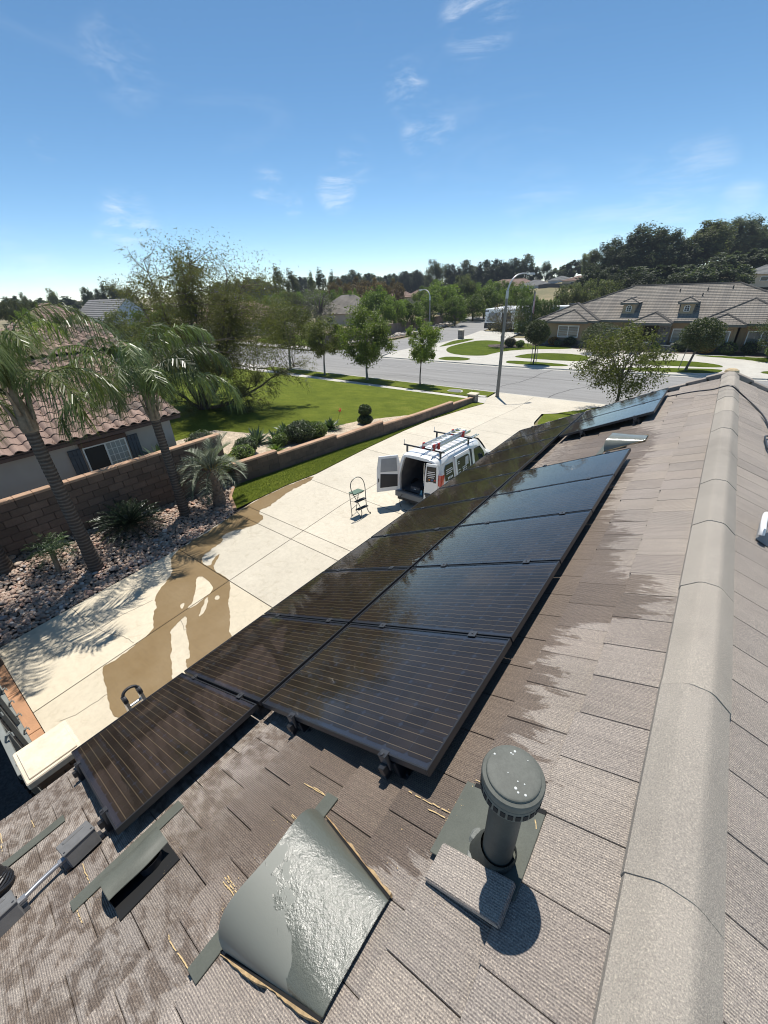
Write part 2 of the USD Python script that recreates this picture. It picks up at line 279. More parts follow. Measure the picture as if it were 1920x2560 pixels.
lawnf = lawn_mat('far_lawn', (.085, .115, .012), (.065, .092, .011), (.11, .135, .018))

DRIVE_L = [(-9.72, -.3), (-9.92, 1.5), (-10.09, 3.65), (-10.5, 5.72), (-10.70, 6.6), (-10.72, 8.15), (-10.65, 9.4), (-11.05, 12.86), (-11.5, 16.4), (-11.75, 19.5), (-11.9, 23.0), (-12.0, 27.0), (-12.75, 29.2), (-13.0, 31.5)]
DRIVE_R = [(-4.6, 31.5), (-5.45, 30.3), (-6.4, 27.9), (-7.65, 26.0), (-7.1, 23.0), (-5.2, 17.0), (-3.35, 11.4), (-3.3, -.3)]
drive = Polygon(DRIVE_L + DRIVE_R)
def jx(y): return -7.42 - .081 * (y + .31)
cuts = [LineString([(jx(y), y) for y in (-2, 35)])] + [LineString([(-16, ya), (0, yb)]) for ya, yb in ((3.72, 3.66), (5.82, 5.72), (6.32, 6.22), (9.3, 8.2), (12.9, 12.5), (16.15, 16.0), (19.1, 18.9), (22.82, 22.7), (27.05, 27.2))]
g = drive.difference(unary_union([c.buffer(.009, cap_style=2) for c in cuts]))
dw = tag(sheet(MB(), drive, on_ground(-.03)).build('driveway', joint, None), kind='structure')
for q in getattr(g, 'geoms', [g]):
    if q.area > .02: sheet(MB(), q, on_ground(0)).build('slab', conc_warm if q.centroid.y < 3.7 else conc, dw)
crack = MB()
for pts in ([(-9.9, 1.06), (-9.55, 1.08), (-9.29, 1.08), (-9.08, 1.14), (-8.91, 1.17), (-8.69, 1.14)], [(-8.56, .1), (-8.59, .75), (-8.62, .89), (-8.63, 1.16), (-8.65, 1.36), (-8.67, 1.61), (-8.62, 1.92), (-8.58, 2.27)], [(-8.63, 1.16), (-8.37, 1.2), (-8.17, 1.3), (-7.95, 1.38), (-7.62, 1.42)], [(-6.7, 1.2), (-6.77, .58), (-6.77, .35), (-6.78, .1), (-6.86, -.09)], [(-9.2, 3.2), (-8.6, 2.8), (-8.1, 2.62), (-7.8, 2.4), (-7.4, 2.3), (-7.1, 2.2), (-6.9, 2.9)]):
    p = np.array(pts); p = np.vstack([p[:1]] + [np.linspace(a, b, 9)[1:] for a, b in zip(p[:-1], p[1:])]); p = p + .05 * (np.stack([meshkit.fbm(np.c_[p * 9, p[:, :1]], 2, k) for k in (1, 2)], 1) - .5)
    sheet(crack, LineString(p).buffer(.0035, cap_style=2, join_style=2), on_ground(.0035))
crack.build('crack', joint, dw)
WET = [(-10.09, 3.65), (-10.18, 4.28), (-10.31, 5.03), (-10.51, 5.72), (-10.62, 6.24), (-10.69, 7.14), (-10.69, 8.21), (-10.62, 9.3), (-10.3, 8.77), (-10.3, 7.9), (-9.96, 6.63), (-10.02, 6.23), (-9.5, 6.14), (-9.37, 5.73), (-9.49, 5.34), (-9.72, 5.1), (-9.65, 4.71), (-9.43, 4.64), (-9.32, 4.11), (-9.13, 3.73), (-8.63, 3.72), (-8.9, 4.02), (-8.98, 4.21), (-8.84, 4.12), (-8.54, 3.72), (-8.07, 3.71), (-7.77, 3.7), (-7.46, 3.56), (-7.24, 3.32), (-6.95, 3.15), (-6.6, 2.97), (-6.2, 2.62), (-5.23, 2.54), (-5.15, 1.75), (-6.18, 1.7), (-6.36, 1.8), (-6.32, 1.89), (-6.69, 2.05), (-7.02, 2.19), (-7.47, 2.44), (-7.49, 2.41), (-7.33, 2.01), (-7.13, 1.96), (-6.71, 1.69), (-6.35, 1.55), (-6.17, 1.4), (-5.68, 1.38), (-5.66, .62), (-6.21, .47), (-6.55, .53), (-6.9, .61), (-7.47, .78), (-7.46, .93), (-7.48, 1.11), (-7.6, 1.74), (-7.77, 1.9), (-8.0, 1.98), (-8.36, 2.26), (-8.62, 2.31), (-8.92, 2.65), (-9.16, 3.07), (-9.77, 3.29)]
HOLES = [[(-8.55, 3.32), (-8.41, 3.42), (-7.9, 3.35), (-7.71, 3.23), (-7.6, 2.65), (-7.68, 2.57), (-7.75, 2.77), (-8.16, 3.07)], [(-7.91, 2.53), (-7.93, 2.65), (-7.82, 2.59), (-7.72, 2.48)], [(-7.66, 3.03), (-7.59, 3.07), (-7.26, 2.76), (-7.21, 2.54), (-7.41, 2.79)], [(-7.52, 3.17), (-7.47, 3.26), (-7.35, 3.15), (-7.43, 3.09)]]
wet = Polygon(rough_poly(smooth_poly(WET, 1), .03, .05, 7, 3)).buffer(0)
for h in HOLES: wet = wet.difference(Polygon(rough_poly(smooth_poly(h, 1), .03, .03, 8, 5)).buffer(0))
wet = wet.intersection(drive.buffer(-.01))
wetm = usdkit.material(stage, '/World/Looks/wet_concrete', {
    'g': ('geometry', {}), 'n': ('noise_texture', {'scale': 1.3, 'detail': 7.0, 'roughness': .65}), 'r': ('rgb_ramp', {'ramp': [(0, (.155, .10, .042)), (.35, (.185, .122, .052)), (.65, (.215, .15, .074)), (1, (.25, .185, .10))]}),
    'mp': ('mapping', {'rotation': (0, 0, .3), 'scale': (1.2, 5.0, 1.0)}), 'n2': ('noise_texture', {'scale': 3.0, 'detail': 6.0, 'roughness': .7, 'distortion': 1.2}), 'r2': ('rgb_ramp', {'ramp': [(0, (.78, .78, .78)), (.45, (1, 1, 1)), (1, (1.12, 1.12, 1.1))]}), 'm': ('mix_color', {'blend_type': 'multiply', 'fac': 1.0}),
    'n3': ('noise_texture', {'scale': 70.0, 'detail': 3.0}), 'b': ('bump', {'strength': .2, 'distance': .003}), 'p': ('principled_bsdf', {'roughness': .42, 'specular_ior_level': .4})},
    [('g.position', 'n.vector'), ('n.fac', 'r.fac'), ('g.position', 'mp.vector'), ('mp.vector', 'n2.vector'), ('n2.fac', 'r2.fac'), ('r.color', 'm.a'), ('r2.color', 'm.b'), ('m.result', 'p.base_color'), ('g.position', 'n3.vector'), ('n3.fac', 'b.height'), ('b.normal', 'p.normal')], surface='p.BSDF')
wd = wet.difference(unary_union([c.buffer(.009, cap_style=2) for c in cuts]))
tag(sheet(MB(), wd, on_ground(.004)).build('wet_patch', wetm, None, 'sheet of brown wash water spreading over the driveway slabs', ), kind='stuff')

# curb band of terracotta concrete by the gate, and mow strip between grass and stones
band = mat('terracotta_concrete', (.40, .215, .115), .85, .18, 2.5, speck=(60, .08))
bt = tag(MB().build if False else UsdGeom.Xform.Define(stage, '/World/paved_band').GetPrim(), kind='structure')
for x0, x1 in ((-9.15, -8.15), (-8.138, -7.0), (-6.988, -5.8), (-5.788, -4.4)): MB().bbox((x0, -.62, -.1), (x1, -.31, .004), .008).build('paver', band, bt)
sheet(MB(), [(-20, -12), (-3.3, -12), (-3.3, -.625), (-20, -.625)], on_ground(-.02)).build('yard_path', mat('yard_gravel', (.055, .05, .046), .95, .2, 3, speck=(30, .3)), None, kind='structure')

# grass strip between the driveway and the low wall
WALL = np.array([(-12.32, 7.12), (-12.15, 8.6), (-11.98, 11.75), (-11.80, 14.9), (-11.86, 18.0), (-12.24, 22.7), (-12.85, 26.75)])
strip = Polygon([(-10.70, 5.95), (-10.72, 8.15), (-10.65, 9.4), (-11.05, 12.86), (-11.5, 16.4), (-11.75, 19.5), (-11.9, 23.0), (-12.0, 27.0)] + [tuple(p) for p in WALL[::-1]] + [(-12.3, 7.0), (-11.6, 6.35)])
sheet(MB(), strip, on_ground(.03)).build('grass_strip', lawnm, None, kind='structure')
_ly = np.array([-60, 4.5, 7.3, 9, 12, 15, 18, 22.7, 26.3, 27.15, 90]); _lz = np.array([-.35, -.35, .52, .47, .30, .08, -.22, -.62, -1.12, -1.50, -1.6])
def lz(x, y): return np.interp(y, _ly, _lz)
lawn = Polygon([(-15.4, 10.4), (-13.95, 11.5), (-13.5, 14.1), (-13.35, 15.3), (-12.9, 16.7), (-12.2, 18.6), (-12.38, 22.7), (-12.95, 26.7), (-13.1, 27.15), (-44, 27.9), (-44, -20), (-14.4, -20), (-13.0, -3), (-12.9, 7.0), (-17.3, 7.3), (-17.5, 9.6)])
sheet(MB(), lawn, lz, np.union1d(_ly, _gy)).build('lawn', lawnm, None, kind='structure')
bed = Polygon([(-12.32, 7.12), (-12.15, 8.6), (-11.98, 11.75), (-11.80, 14.9), (-11.86, 18.0), (-11.95, 18.8), (-12.2, 18.6), (-12.9, 16.7), (-13.35, 15.3), (-13.5, 14.1), (-13.95, 11.5), (-15.4, 10.4), (-17.5, 9.6), (-17.3, 7.2)])
sheet(MB(), bed, lambda x, y: lz(x, y) + .02, np.union1d(_ly, _gy)).build('planting_bed', mat('pale_gravel', (.42, .34, .25), .95, .25, 4, speck=(26, .35)), None, kind='structure')
# pavement, parkway and street
walk = Polygon([(-60, 28.2), (-13.2, 27.1), (-12.0, 27.05), (-12.75, 29.2), (-13.9, 28.65), (-60, 29.75)])
sheet(MB(), walk, on_ground(.012)).build('pavement', conc_pale, None, kind='structure')
pk = [(-39.9, 29.55), (-13.9, 28.75), (-12.85, 29.3), (-13.1, 31.3), (-40.8, 31.4)]
sheet(MB(), pk, on_ground(.03)).build('parkway_grass', lawnm, None, kind='structure')
sheet(MB(), [(-5.3, 30.0), (-6.35, 28.2), (-6.9, 27.1), (2.5, 27), (6, 31.3), (-4.9, 31.3)], on_ground(.025)).build('parkway_grass', lawnm, None, kind='structure')
sheet(MB(), [(-3.3, 11.5), (-5.0, 17), (-6.9, 23), (-7.5, 26), (-6.8, 26.9), (8, 26.9), (12, 10), (4, 11.5)], on_ground(.015)).build('front_lawn', lawnm, None, kind='structure')
sheet(MB(), [(-75, 30.2), (-40.8, 29.9), (-40.9, 31.4), (-75, 31.4)], on_ground(.02)).build('pavement', conc_pale, None, kind='structure')
kb = MB()
for x0, x1 in ((-75, -13.05), (-4.6, 20)):
    for a in np.arange(x0, x1, 3.0): kb.bbox((a + .004, 31.32, -1.95), (min(a + 2.992, x1), 31.5, -1.715), .02)
kb.box((-75, 31.5, -1.99), (20, 32.0, -1.848)); kb.build('kerb', conc_pale, None, kind='structure')
street = Polygon([(-120, 31.7), (40, 31.7), (40, 47.6), (10, 46.9), (2, 45.5), (-8, 43.9), (-17, 42.9), (-33.0, 42.6), (-34.4, 46.5), (-34.2, 50), (-33.4, 55.5), (-33.0, 60), (-33.9, 68), (-35, 76), (-42, 110), (-56, 110), (-46, 86), (-43.5, 72), (-42.5, 62), (-42.6, 52), (-43.5, 46), (-46, 43.2), (-120, 43.0)])
sheet(MB(), street, lambda x, y: 0 * x - 1.856).build('road', asphalt, None, kind='structure')
# far side: paving under everything, then lawns, kerb
far = Polygon([(-33.0, 42.75), (-17, 43.05), (-8, 44.05), (2, 45.65), (10, 47.05), (40, 47.75), (40, 66), (-26, 66), (-27, 74), (-35, 74.5), (-33.9, 68), (-33.0, 60), (-33.4, 55.5), (-34.2, 50), (-34.4, 46.5)])
sheet(MB(), far, lambda x, y: 0 * x - 1.745).build('far_paving', conc_pale, None, kind='structure')
fk = MB(); line = np.array([(-34.4, 46.5), (-33.9, 43.6), (-33.0, 42.75), (-17, 43.05), (-8, 44.05), (2, 45.65), (10, 47.05), (40, 47.75)])
for a, b in zip(line[:-1], line[1:]):
    d = unit(b - a); nrm = np.array([d[1], -d[0]])
    for c in np.arange(0, np.linalg.norm(b - a), 3.0):
        e = min(c + 2.99, np.linalg.norm(b - a)); p, q = a + d * c, a + d * e
        fk.hexa([(*p, -1.95), (*(p + nrm * .18), -1.95), (*(q + nrm * .18), -1.95), (*q, -1.95), (*p, -1.742), (*(p + nrm * .17), -1.742), (*(q + nrm * .17), -1.742), (*q, -1.742)])
        fk.hexa([(*(p + nrm * .18), -1.95), (*(p + nrm * .6), -1.95), (*(q + nrm * .6), -1.95), (*(q + nrm * .18), -1.95), (*(p + nrm * .18), -1.848), (*(p + nrm * .6), -1.848), (*(q + nrm * .6), -1.848), (*(q + nrm * .18), -1.848)])
fk.build('kerb', conc_pale, None, kind='structure')
for pts in ([(-29.6, 52.0), (-26.2, 47.5), (-21.9, 47.6), (-21.7, 50.2), (-21.0, 52.9), (-18.8, 55.3), (-14.2, 57.2), (-14.6, 58.6), (-17.2, 60.2), (-24.0, 60.6), (-28.8, 62.6), (-29.9, 57.2)],
            [(-26.0, 43.4), (-25.9, 46.1), (-22.2, 45.95), (-22.3, 43.7)], [(-30.9, 52.1), (-31.8, 56), (-32.6, 60.0), (-31.4, 63.0), (-30.2, 63.0), (-30.3, 57.2)],
            [(-18.6, 48.4), (-18.2, 50.6), (-17.3, 52.1), (-15.5, 53.0), (-13.6, 53.2), (-12.2, 52.8), (-11.0, 51.9), (-10.6, 50), (-11.1, 48.2), (-15.9, 48.1)], [(-17.4, 44.1), (-18.1, 45.4), (-17.7, 46.3), (-11.4, 46.3), (-11.6, 44.6)],
            [(-6.6, 48.6), (-5.6, 51.2), (-3.6, 52.4), (-1.8, 52.7), (0.2, 51.9), (1.0, 50.9), (0.9, 49.7)], [(-6.9, 44.9), (-6.9, 46.4), (-4.9, 47.2), (.2, 49.0), (1.2, 48.6), (.4, 46.3)],
            [(-2.2, 56.5), (2.4, 55.9), (4.5, 53.9), (12, 53), (12, 57.6), (-.2, 57.4)], [(3.4, 49.6), (9, 51.5), (14, 51.2), (14, 49.2), (4, 47.4)]):
    sheet(MB(), smooth_poly(pts, 2), lambda x, y: 0 * x - 1.735).build('far_lawn', lawnf, None, kind='structure')
sheet(MB(), [(-25.6, 57.1), (-24.5, 55.2), (-21.8, 55.0), (-20.0, 56.6), (-21.2, 58.2), (-24.4, 58.4)], lambda x, y: 0 * x - 1.728).build('planting_bed', mat('mulch', (.10, .075, .06), .95, .4, 5, speck=(25, .3)), None, kind='structure')
sheet(MB(), [(-20.3, 58.6), (-14.9, 58.8), (-14.5, 57.6), (-12.5, 56.8), (-5.0, 57.6), (4, 57.8), (12, 58), (12, 60.6), (-20.3, 60.8)], lambda x, y: 0 * x - 1.724).build('planting_bed', mat('mulch', (.1, .075, .06)), None, kind='structure')
sheet(MB(), [(-70, 46), (-46, 44.5), (-44, 48), (-43.5, 56), (-44, 72), (-47, 86), (-80, 90)], lambda x, y: 0 * x - 1.78).build('planting_bed', soil, None, kind='structure')
for pts in ([(-70, 47.5), (-47.5, 46.6), (-46, 49), (-46, 56), (-70, 60)],): sheet(MB(), smooth_poly(pts), lambda x, y: 0 * x - 1.765).build('far_lawn', lawnf, None, kind='structure')
sheet(MB(), [(-70, 44.2), (-45.6, 43.9), (-44.6, 46.4), (-46.2, 46.5), (-47.4, 46.0), (-70, 46.6)], lambda x, y: 0 * x - 1.762).build('pavement', conc_pale, None, kind='structure')

rc = MB(); _r = np.random.default_rng(3)
for pts in ([(-9.1, 32.1), (-8.95, 33.7), (-8.5, 35.3), (-6.9, 38.2), (-5.5, 41.5)], [(-13.8, 34.1), (-12.9, 36.2), (-12.7, 40.6), (-12.1, 43.4)], [(-28, 33), (-24, 34.2), (-19, 33.8), (-13.8, 34.1)], [(-30, 38.5), (-22, 38.2), (-14, 38.6), (-4, 39.4)], [(-37, 46), (-38, 54), (-38.2, 62), (-39, 70)], [(-34, 36.5), (-33, 39), (-34, 42)]):
    p_ = np.array(pts, float); p_ = np.vstack([p_[:1]] + [np.linspace(a, b, 24)[1:] for a, b in zip(p_[:-1], p_[1:])]); p_ = p_ + .5 * (np.stack([meshkit.fbm(np.c_[p_ * .8, p_[:, :1]], 3, k) for k in (1, 2)], 1) - .5); sheet(rc, LineString(p_).buffer(.035, cap_style=2, join_style=2), lambda x, y: 0 * x - 1.851)
rc.build('road_crack', mat('crack_sealant', (.06, .058, .056), .9), stage.GetPrimAtPath('/World/road'))

# ================================================================ the house whose roof we stand on
def tile_mat(name, tone, wetness=True, comb=True):
    N = {'g': ('geometry', {}), 'xyz': ('separate_xyz', {}),
         'n0': ('noise_texture', {'scale': 1.7, 'detail': 4.0, 'roughness': .6}), 'r0': ('rgb_ramp', {'ramp': [(0, tuple(.86 * np.array(tone))), (.35, tuple(.93 * np.array(tone))), (.65, tuple(1.06 * np.array(tone))), (1, tuple(1.12 * np.array(tone)))]}),
         'mwv': ('mapping', {'scale': (1.2, 165.0 if comb else 2.5, 1.2)}), 'wn': ('noise_texture', {'scale': 1.0, 'detail': 1.0, 'roughness': .5}), 'ww': ('wave_texture', {'wave_type': 'bands', 'bands_direction': 'y', 'scale': 36.0 if comb else .01, 'distortion': 1.0, 'detail': 2.0, 'detail_scale': 1.5}), 'wv': ('mix_float', {'fac': .5}), 'rwv': ('rgb_ramp', {'ramp': [(0, (.62, .61, .62)), (.26, (.70, .69, .70)), (.44, (.96, .95, .95)), (.62, (1.06, 1.06, 1.05)), (1, (1.10, 1.10, 1.09))] if comb else [(0, (1, 1, 1)), (1, (1, 1, 1))]}), 'm0': ('mix_color', {'blend_type': 'multiply', 'fac': 1.0, 'use_clamp': False}), 'mpl': ('mapping', {'scale': (1.6, 70.0 if comb else 1.6, 1.6)}), 'nl': ('noise_texture', {'scale': 1.0, 'detail': 3.0, 'roughness': .65}), 'rl': ('rgb_ramp', {'ramp': [(0, (.80, .795, .80)), (.34, (.87, .865, .87)), (.46, (1, 1, 1)), (1, (1.06, 1.055, 1.05))]}),
         'ns': ('noise_texture', {'scale': 190.0, 'detail': 2.0, 'roughness': .8}), 'rs': ('rgb_ramp', {'ramp': [(0, (.34, .33, .34)), (.36, (.58, .57, .58)), (.5, (.98, .98, .98)), (.60, (1.2, 1.18, 1.14)), (.68, (1.9, 1.85, 1.72)), (1, (2.6, 2.5, 2.3))]}),
         'm1': ('mix_color', {'blend_type': 'multiply', 'fac': .75, 'use_clamp': False}), 'm2': ('mix_color', {'blend_type': 'multiply', 'fac': .95 if comb else .6, 'use_clamp': False}),
         'oi': ('object_info', {}), 'ad': ('math', {'math_type': 'add'}), 'fr': ('math', {'math_type': 'fraction'}), 'ro': ('rgb_ramp', {'ramp': [(0, (.90, .90, .90)), (.5, (.99, .985, .98)), (1, (1.08, 1.07, 1.05))]}), 'm3': ('mix_color', {'blend_type': 'multiply', 'fac': 1.0, 'use_clamp': False}),
         'hb': ('math', {'math_type': 'multiply_add', 'value2': .6}), 'b': ('bump', {'strength': .9, 'distance': .004}), 'p': ('principled_bsdf', {'roughness': .85, 'specular_ior_level': .3})}
    L = [('g.position', 'n0.vector'), ('n0.fac', 'r0.fac'), ('g.position', 'mpl.vector'), ('mpl.vector', 'nl.vector'), ('nl.fac', 'rl.fac'), ('g.position', 'ns.vector'), ('ns.fac', 'rs.fac'), ('g.position', 'mwv.vector'), ('mwv.vector', 'wn.vector'), ('g.position', 'ww.vector'), ('wn.fac', 'wv.a'), ('ww.fac', 'wv.b'), ('wv.result', 'rwv.fac'), ('r0.color', 'm0.a'), ('rwv.color', 'm0.b'), ('m0.result', 'm1.a'), ('rl.color', 'm1.b'), ('m1.result', 'm2.a'), ('rs.color', 'm2.b'),
         ('g.random_per_island', 'ad.value1'), ('oi.random', 'ad.value2'), ('ad.value', 'fr.value1'), ('fr.value', 'ro.fac'), ('m2.result', 'm3.a'), ('ro.color', 'm3.b'), ('ns.fac', 'hb.value1'), ('wv.result', 'hb.value3'), ('hb.value', 'b.height'), ('b.normal', 'p.normal')]
    if wetness:
        # s = distance down the slope; the tiles are soaked beside and under the panels, the wet edge wanders with y
        N.update({'off': ('vector_math', {'math_type': 'subtract', 'vector2': tuple(EYE)}), 's': ('vector_math', {'math_type': 'dot_product', 'vector2': tuple(BW)}),
                  'sb': ('rgb_ramp', {'ramp': [(0, (.95,) * 3), (.19, (.95,) * 3), (.225, (.60,) * 3), (.28, (.50,) * 3), (.36, (.55,) * 3), (.40, (.57,) * 3), (.425, (.31,) * 3), (.46, (.36,) * 3), (.48, (.50,) * 3), (.55, (.52,) * 3), (.62, (.66,) * 3), (.68, (.72,) * 3), (.74, (.62,) * 3), (.85, (.60,) * 3), (.95, (.66,) * 3), (1, (.8,) * 3)]}),
                  'yn': ('map_range', {'from_min': -1.5, 'from_max': 8.0, 'clamp': True}), 'sb2': ('math', {'math_type': 'multiply', 'value2': 2.0}), 'dif': ('math', {'math_type': 'subtract'}),
                  'mw': ('mapping', {'scale': (3.2, 13.0, 3.2)}), 'nw': ('noise_texture', {'scale': 1.0, 'detail': 6.0, 'roughness': .72, 'distortion': .4}), 'nw2': ('math', {'math_type': 'multiply_add', 'value2': 1.1, 'value3': -.55}), 'sum': ('math', {'math_type': 'add'}),
                  'rw': ('map_range', {'range_type': 'smoothstep', 'from_min': -.02, 'from_max': .05, 'clamp': True}),
                  'mpm': ('mapping', {'scale': (9.0, 16.0, 9.0)}), 'nm': ('noise_texture', {'scale': 1.0, 'detail': 5.0, 'roughness': .68, 'distortion': .5}), 'rm': ('map_range', {'from_min': .43, 'from_max': .58, 'to_min': .0, 'to_max': 1.0, 'clamp': True}),
                  'far': ('map_range', {'from_min': 2.35, 'from_max': 2.9, 'clamp': True}), 'fay': ('map_range', {'from_min': .35, 'from_max': -.3, 'clamp': True}), 'fam': ('math', {'math_type': 'maximum'}), 'nf': ('mix_float', {'a': 1.0}), 'wet': ('math', {'math_type': 'multiply'}), 'w8': ('math', {'math_type': 'multiply', 'value2': .93}),
                  'wc': ('mix_color', {'blend_type': 'multiply', 'fac': 1.0, 'b': (.47, .415, .375), 'use_clamp': False}), 'mx': ('mix_color', {'blend_type': 'mix', 'use_clamp': False}), 'rr': ('map_range', {'to_min': .85, 'to_max': .5})})
        L += [('g.position', 'off.vector1'), ('off.vector', 's.vector1'), ('g.position', 'xyz.vector'), ('xyz.y', 'yn.value'), ('yn.result', 'sb.fac'), ('sb.color', 'sb2.value1'), ('s.value', 'dif.value1'), ('sb2.value', 'dif.value2'),
              ('g.position', 'mw.vector'), ('mw.vector', 'nw.vector'), ('nw.fac', 'nw2.value1'), ('dif.value', 'sum.value1'), ('nw2.value', 'sum.value2'), ('sum.value', 'rw.value'),
              ('g.position', 'mpm.vector'), ('mpm.vector', 'nm.vector'), ('nm.fac', 'rm.value'), ('s.value', 'far.value'), ('xyz.y', 'fay.value'), ('far.result', 'fam.value1'), ('fay.result', 'fam.value2'), ('fam.value', 'nf.fac'), ('rm.result', 'nf.b'), ('nf.result', 'wet.value1'), ('rw.result', 'wet.value2'), ('wet.value', 'w8.value1'),
              ('m3.result', 'wc.a'), ('m3.result', 'mx.a'), ('wc.result', 'mx.b'), ('w8.value', 'mx.fac'), ('mx.result', 'p.base_color'), ('w8.value', 'rr.value'), ('rr.result', 'p.roughness')]
    else: L += [('m3.result', 'p.base_color')]
    return usdkit.material(stage, '/World/Looks/' + name, N, L, surface='p.BSDF')
TONES = [(.232, .205, .181), (.246, .217, .193), (.222, .194, .171), (.236, .207, .18)]
TONES = [tuple(1.28 * np.array(t_)) for t_ in TONES]
tile_m = [tile_mat('roof_tile_' + w, t) for w, t in zip(('plain', 'pale', 'dull', 'warm'), TONES)]
tile_dry = tile_mat('roof_tile_dry', (.315, .281, .25), False)
cap_m = tile_mat('ridge_cap', (.315, .286, .248), False, False)
dark_wood = mat('eave_paint', (.09, .075, .06), .7)
stucco = mat('stucco', (.46, .39, .30), .9, .1, 2, bump=.3, bscale=60)

rng = np.random.default_rng(11)
house = thing('tiled_house', 'house with grey-brown flat concrete tile roof carrying the solar panels', 'house')
deck = MB()
for fn in (RP, RR): deck.add([fn(-9, RIDGE_S, -.055), fn(10.62, RIDGE_S, -.055), fn(10.62, 4.60, -.055), fn(-9, 4.60, -.055)], [[0, 1, 2, 3]])
roof = deck.build('roof', dark_wood, house)
TW, EXP = .2785, .3355
def tile_mb(fn, a, j, far=False):
    s0 = .22 + EXP * j; jit = rng.uniform(-.006, .006) + (rng.choice([-.008, 0, .007]) if fn is RP else 0); sw = rng.uniform(-.004, .004); up = rng.uniform(0, .003)
    m = MB().bbox((a + .0015, s0 - .07, 0), (a + TW - .0015, min(s0 + EXP + jit, 4.70 + jit if fn is RP else 9), .024), .0035); V, F = m.arrays()
    t = (V[:, 1] - (s0 - .07)) / (EXP + .07); V[:, 2] += -.05 + .002 + .034 * t + up * t; V[:, 1] += sw * (V[:, 0] - a) / TW
    return MB().add(fn(V[:, 0], V[:, 1], V[:, 2]), F if fn is RP else F[:, ::-1])
PA0, PAW, PGAP = -.096, 1.0368, .018
def under_panel(a, s): return (3.0 < s < 4.66 and PA0 - .1 < a < PA0 + 10 * PAW) or (1.34 < s < 3.04 and (PA0 + PAW < a < PA0 + 6 * PAW + .05 or PA0 + 8 * PAW < a < PA0 + 10 * PAW))
cand = []
for fn in (RP, RR):
    for j in range(1, 14 if fn is RP else 9):
        if .22 + EXP * j > 4.62: continue
        off = .213 if j % 2 else .08 - .0
        for i in range(-9 if fn is RP else -3, 38):
            a = off + i * TW
            if a + TW > 10.75: continue
            c = to_px(fn(a + TW / 2, .22 + EXP * (j + .5)))
            if c[2] < .2: vis = 0
            else:
                vis = 1 / c[2] ** 2 if -160 < c[0] < 2080 and 700 < c[1] < 2760 else 0
                if fn is RP and under_panel(a + TW / 2, .22 + EXP * (j + .5)): vis *= .02
                if fn is RR: vis *= .6
            cand.append((vis, fn, a, j))
cand.sort(key=lambda c: -c[0])
rest = [MB(), MB()]
_hole = [(a, j) for _, fn, a, j in cand if fn is RP and j == 2 and .70 < a + TW / 2 < 1.02]    # the tile the vent flashing replaces
for n, (vis, fn, a, j) in enumerate(cand):
    if fn is RP and (a, j) in _hole: continue
    m = tile_mb(fn, a, j)
    if n < 298 and vis > 0: m.build('roof_tile', tile_m[int(rng.integers(4))] if fn is RP else tile_dry, roof)
    else: rest[fn is RR].merge(m)
tag(rest[0].build('roof_tile_field', tile_m[0], roof), kind='stuff'); tag(rest[1].build('roof_tile_field', tile_dry, roof), kind='stuff')
# ridge caps, each lapping the one before
_cp = np.array([(-.142, -.110), (-.139, -.078), (-.100, -.044), (-.066, -.014), (-.046, -.003), (-.03, 0), (.03, 0), (.046, -.003), (.066, -.014), (.100, -.044), (.139, -.078), (.142, -.110)])
for i in range(-2, 14):
    y0 = .02 + i * .93
    if y0 > 10.5: break
    m = MB(); rows = []; y1 = min(y0 + .97, 10.85); dz = rng.uniform(-.002, .002); dx = rng.uniform(-.003, .003)
    for y, g, z in ((y0, .985, -.02), (y0 + .001, 1.0, .003), (y0 + .006, 1.001, .004), (y0 + .3, 1.0, .003), (y1, .99, -.001)): rows.append(np.stack([RIDGE_X + dx + _cp[:, 0] * g, np.full(12, y), 4.279 + dz + z + _cp[:, 1] * g], -1))
    m.grid(np.array(rows)); m.build('ridge_cap', cap_m, roof, smooth=32)
mort = mat('mortar', (.46, .36, .22), .95, .2, 30, bump=.6, bscale=90)
m = MB().lathe([(0, .03), (.07, .025), (.11, 0), (.125, -.05), (.12, -.14)], (RIDGE_X, 10.83, 4.29), 12); m.build('ridge_end', mort, roof)
# rake trim at the far gable
for fn in (RP, RR):
    for j in range(13):
        m = MB(); s0 = .42 + EXP * j; V, F = MB().bbox((10.70, s0, -.12), (10.86, s0 + EXP + .05, .035), .01).arrays(); V[:, 2] += .022 * (V[:, 1] - s0) / EXP
        m.add(fn(V[:, 0], V[:, 1], V[:, 2]), F if fn is RP else F[:, ::-1]); m.build('rake_tile', tile_dry, roof)
# walls, fascia
w = MB(); w.box((-3.05, -9, -.3), (3.8, -8.9, 2.5)); w.box((-3.05, -9, -.3), (-2.9, 10.4, 2.55)); w.box((3.65, -9, -.3), (3.8, 10.4, 2.55)); w.build('wall', stucco, house)
w = MB().add([(-3.05, 10.4, -.6), (3.8, 10.4, -.6), (3.8, 10.4, 2.55), (.375, 10.4, 4.12), (-3.05, 10.4, 2.55), (-3.05, 10.28, -.6), (3.8, 10.28, -.6), (3.8, 10.28, 2.55), (.375, 10.28, 4.12), (-3.05, 10.28, 2.55)], [[0, 1, 2], [0, 2, 4], [2, 3, 4], [5, 7, 6], [5, 9, 7], [7, 9, 8]]); w.build('gable', stucco, house)
fa = MB().bar(RP(-9, 4.57, -.16), RP(10.6, 4.57, -.16), .04, .19); fa.bar(RR(-9, 4.63, -.16), RR(10.6, 4.63, -.16), .04, .19); fa.build('fascia', dark_wood, house)
MB().add([RP(-9, 4.56, -.2), RP(10.6, 4.56, -.2), (-2.95, 10.6, 2.36), (-2.95, -9, 2.36)], [[0, 1, 2, 3]]).build('soffit', dark_wood, house)

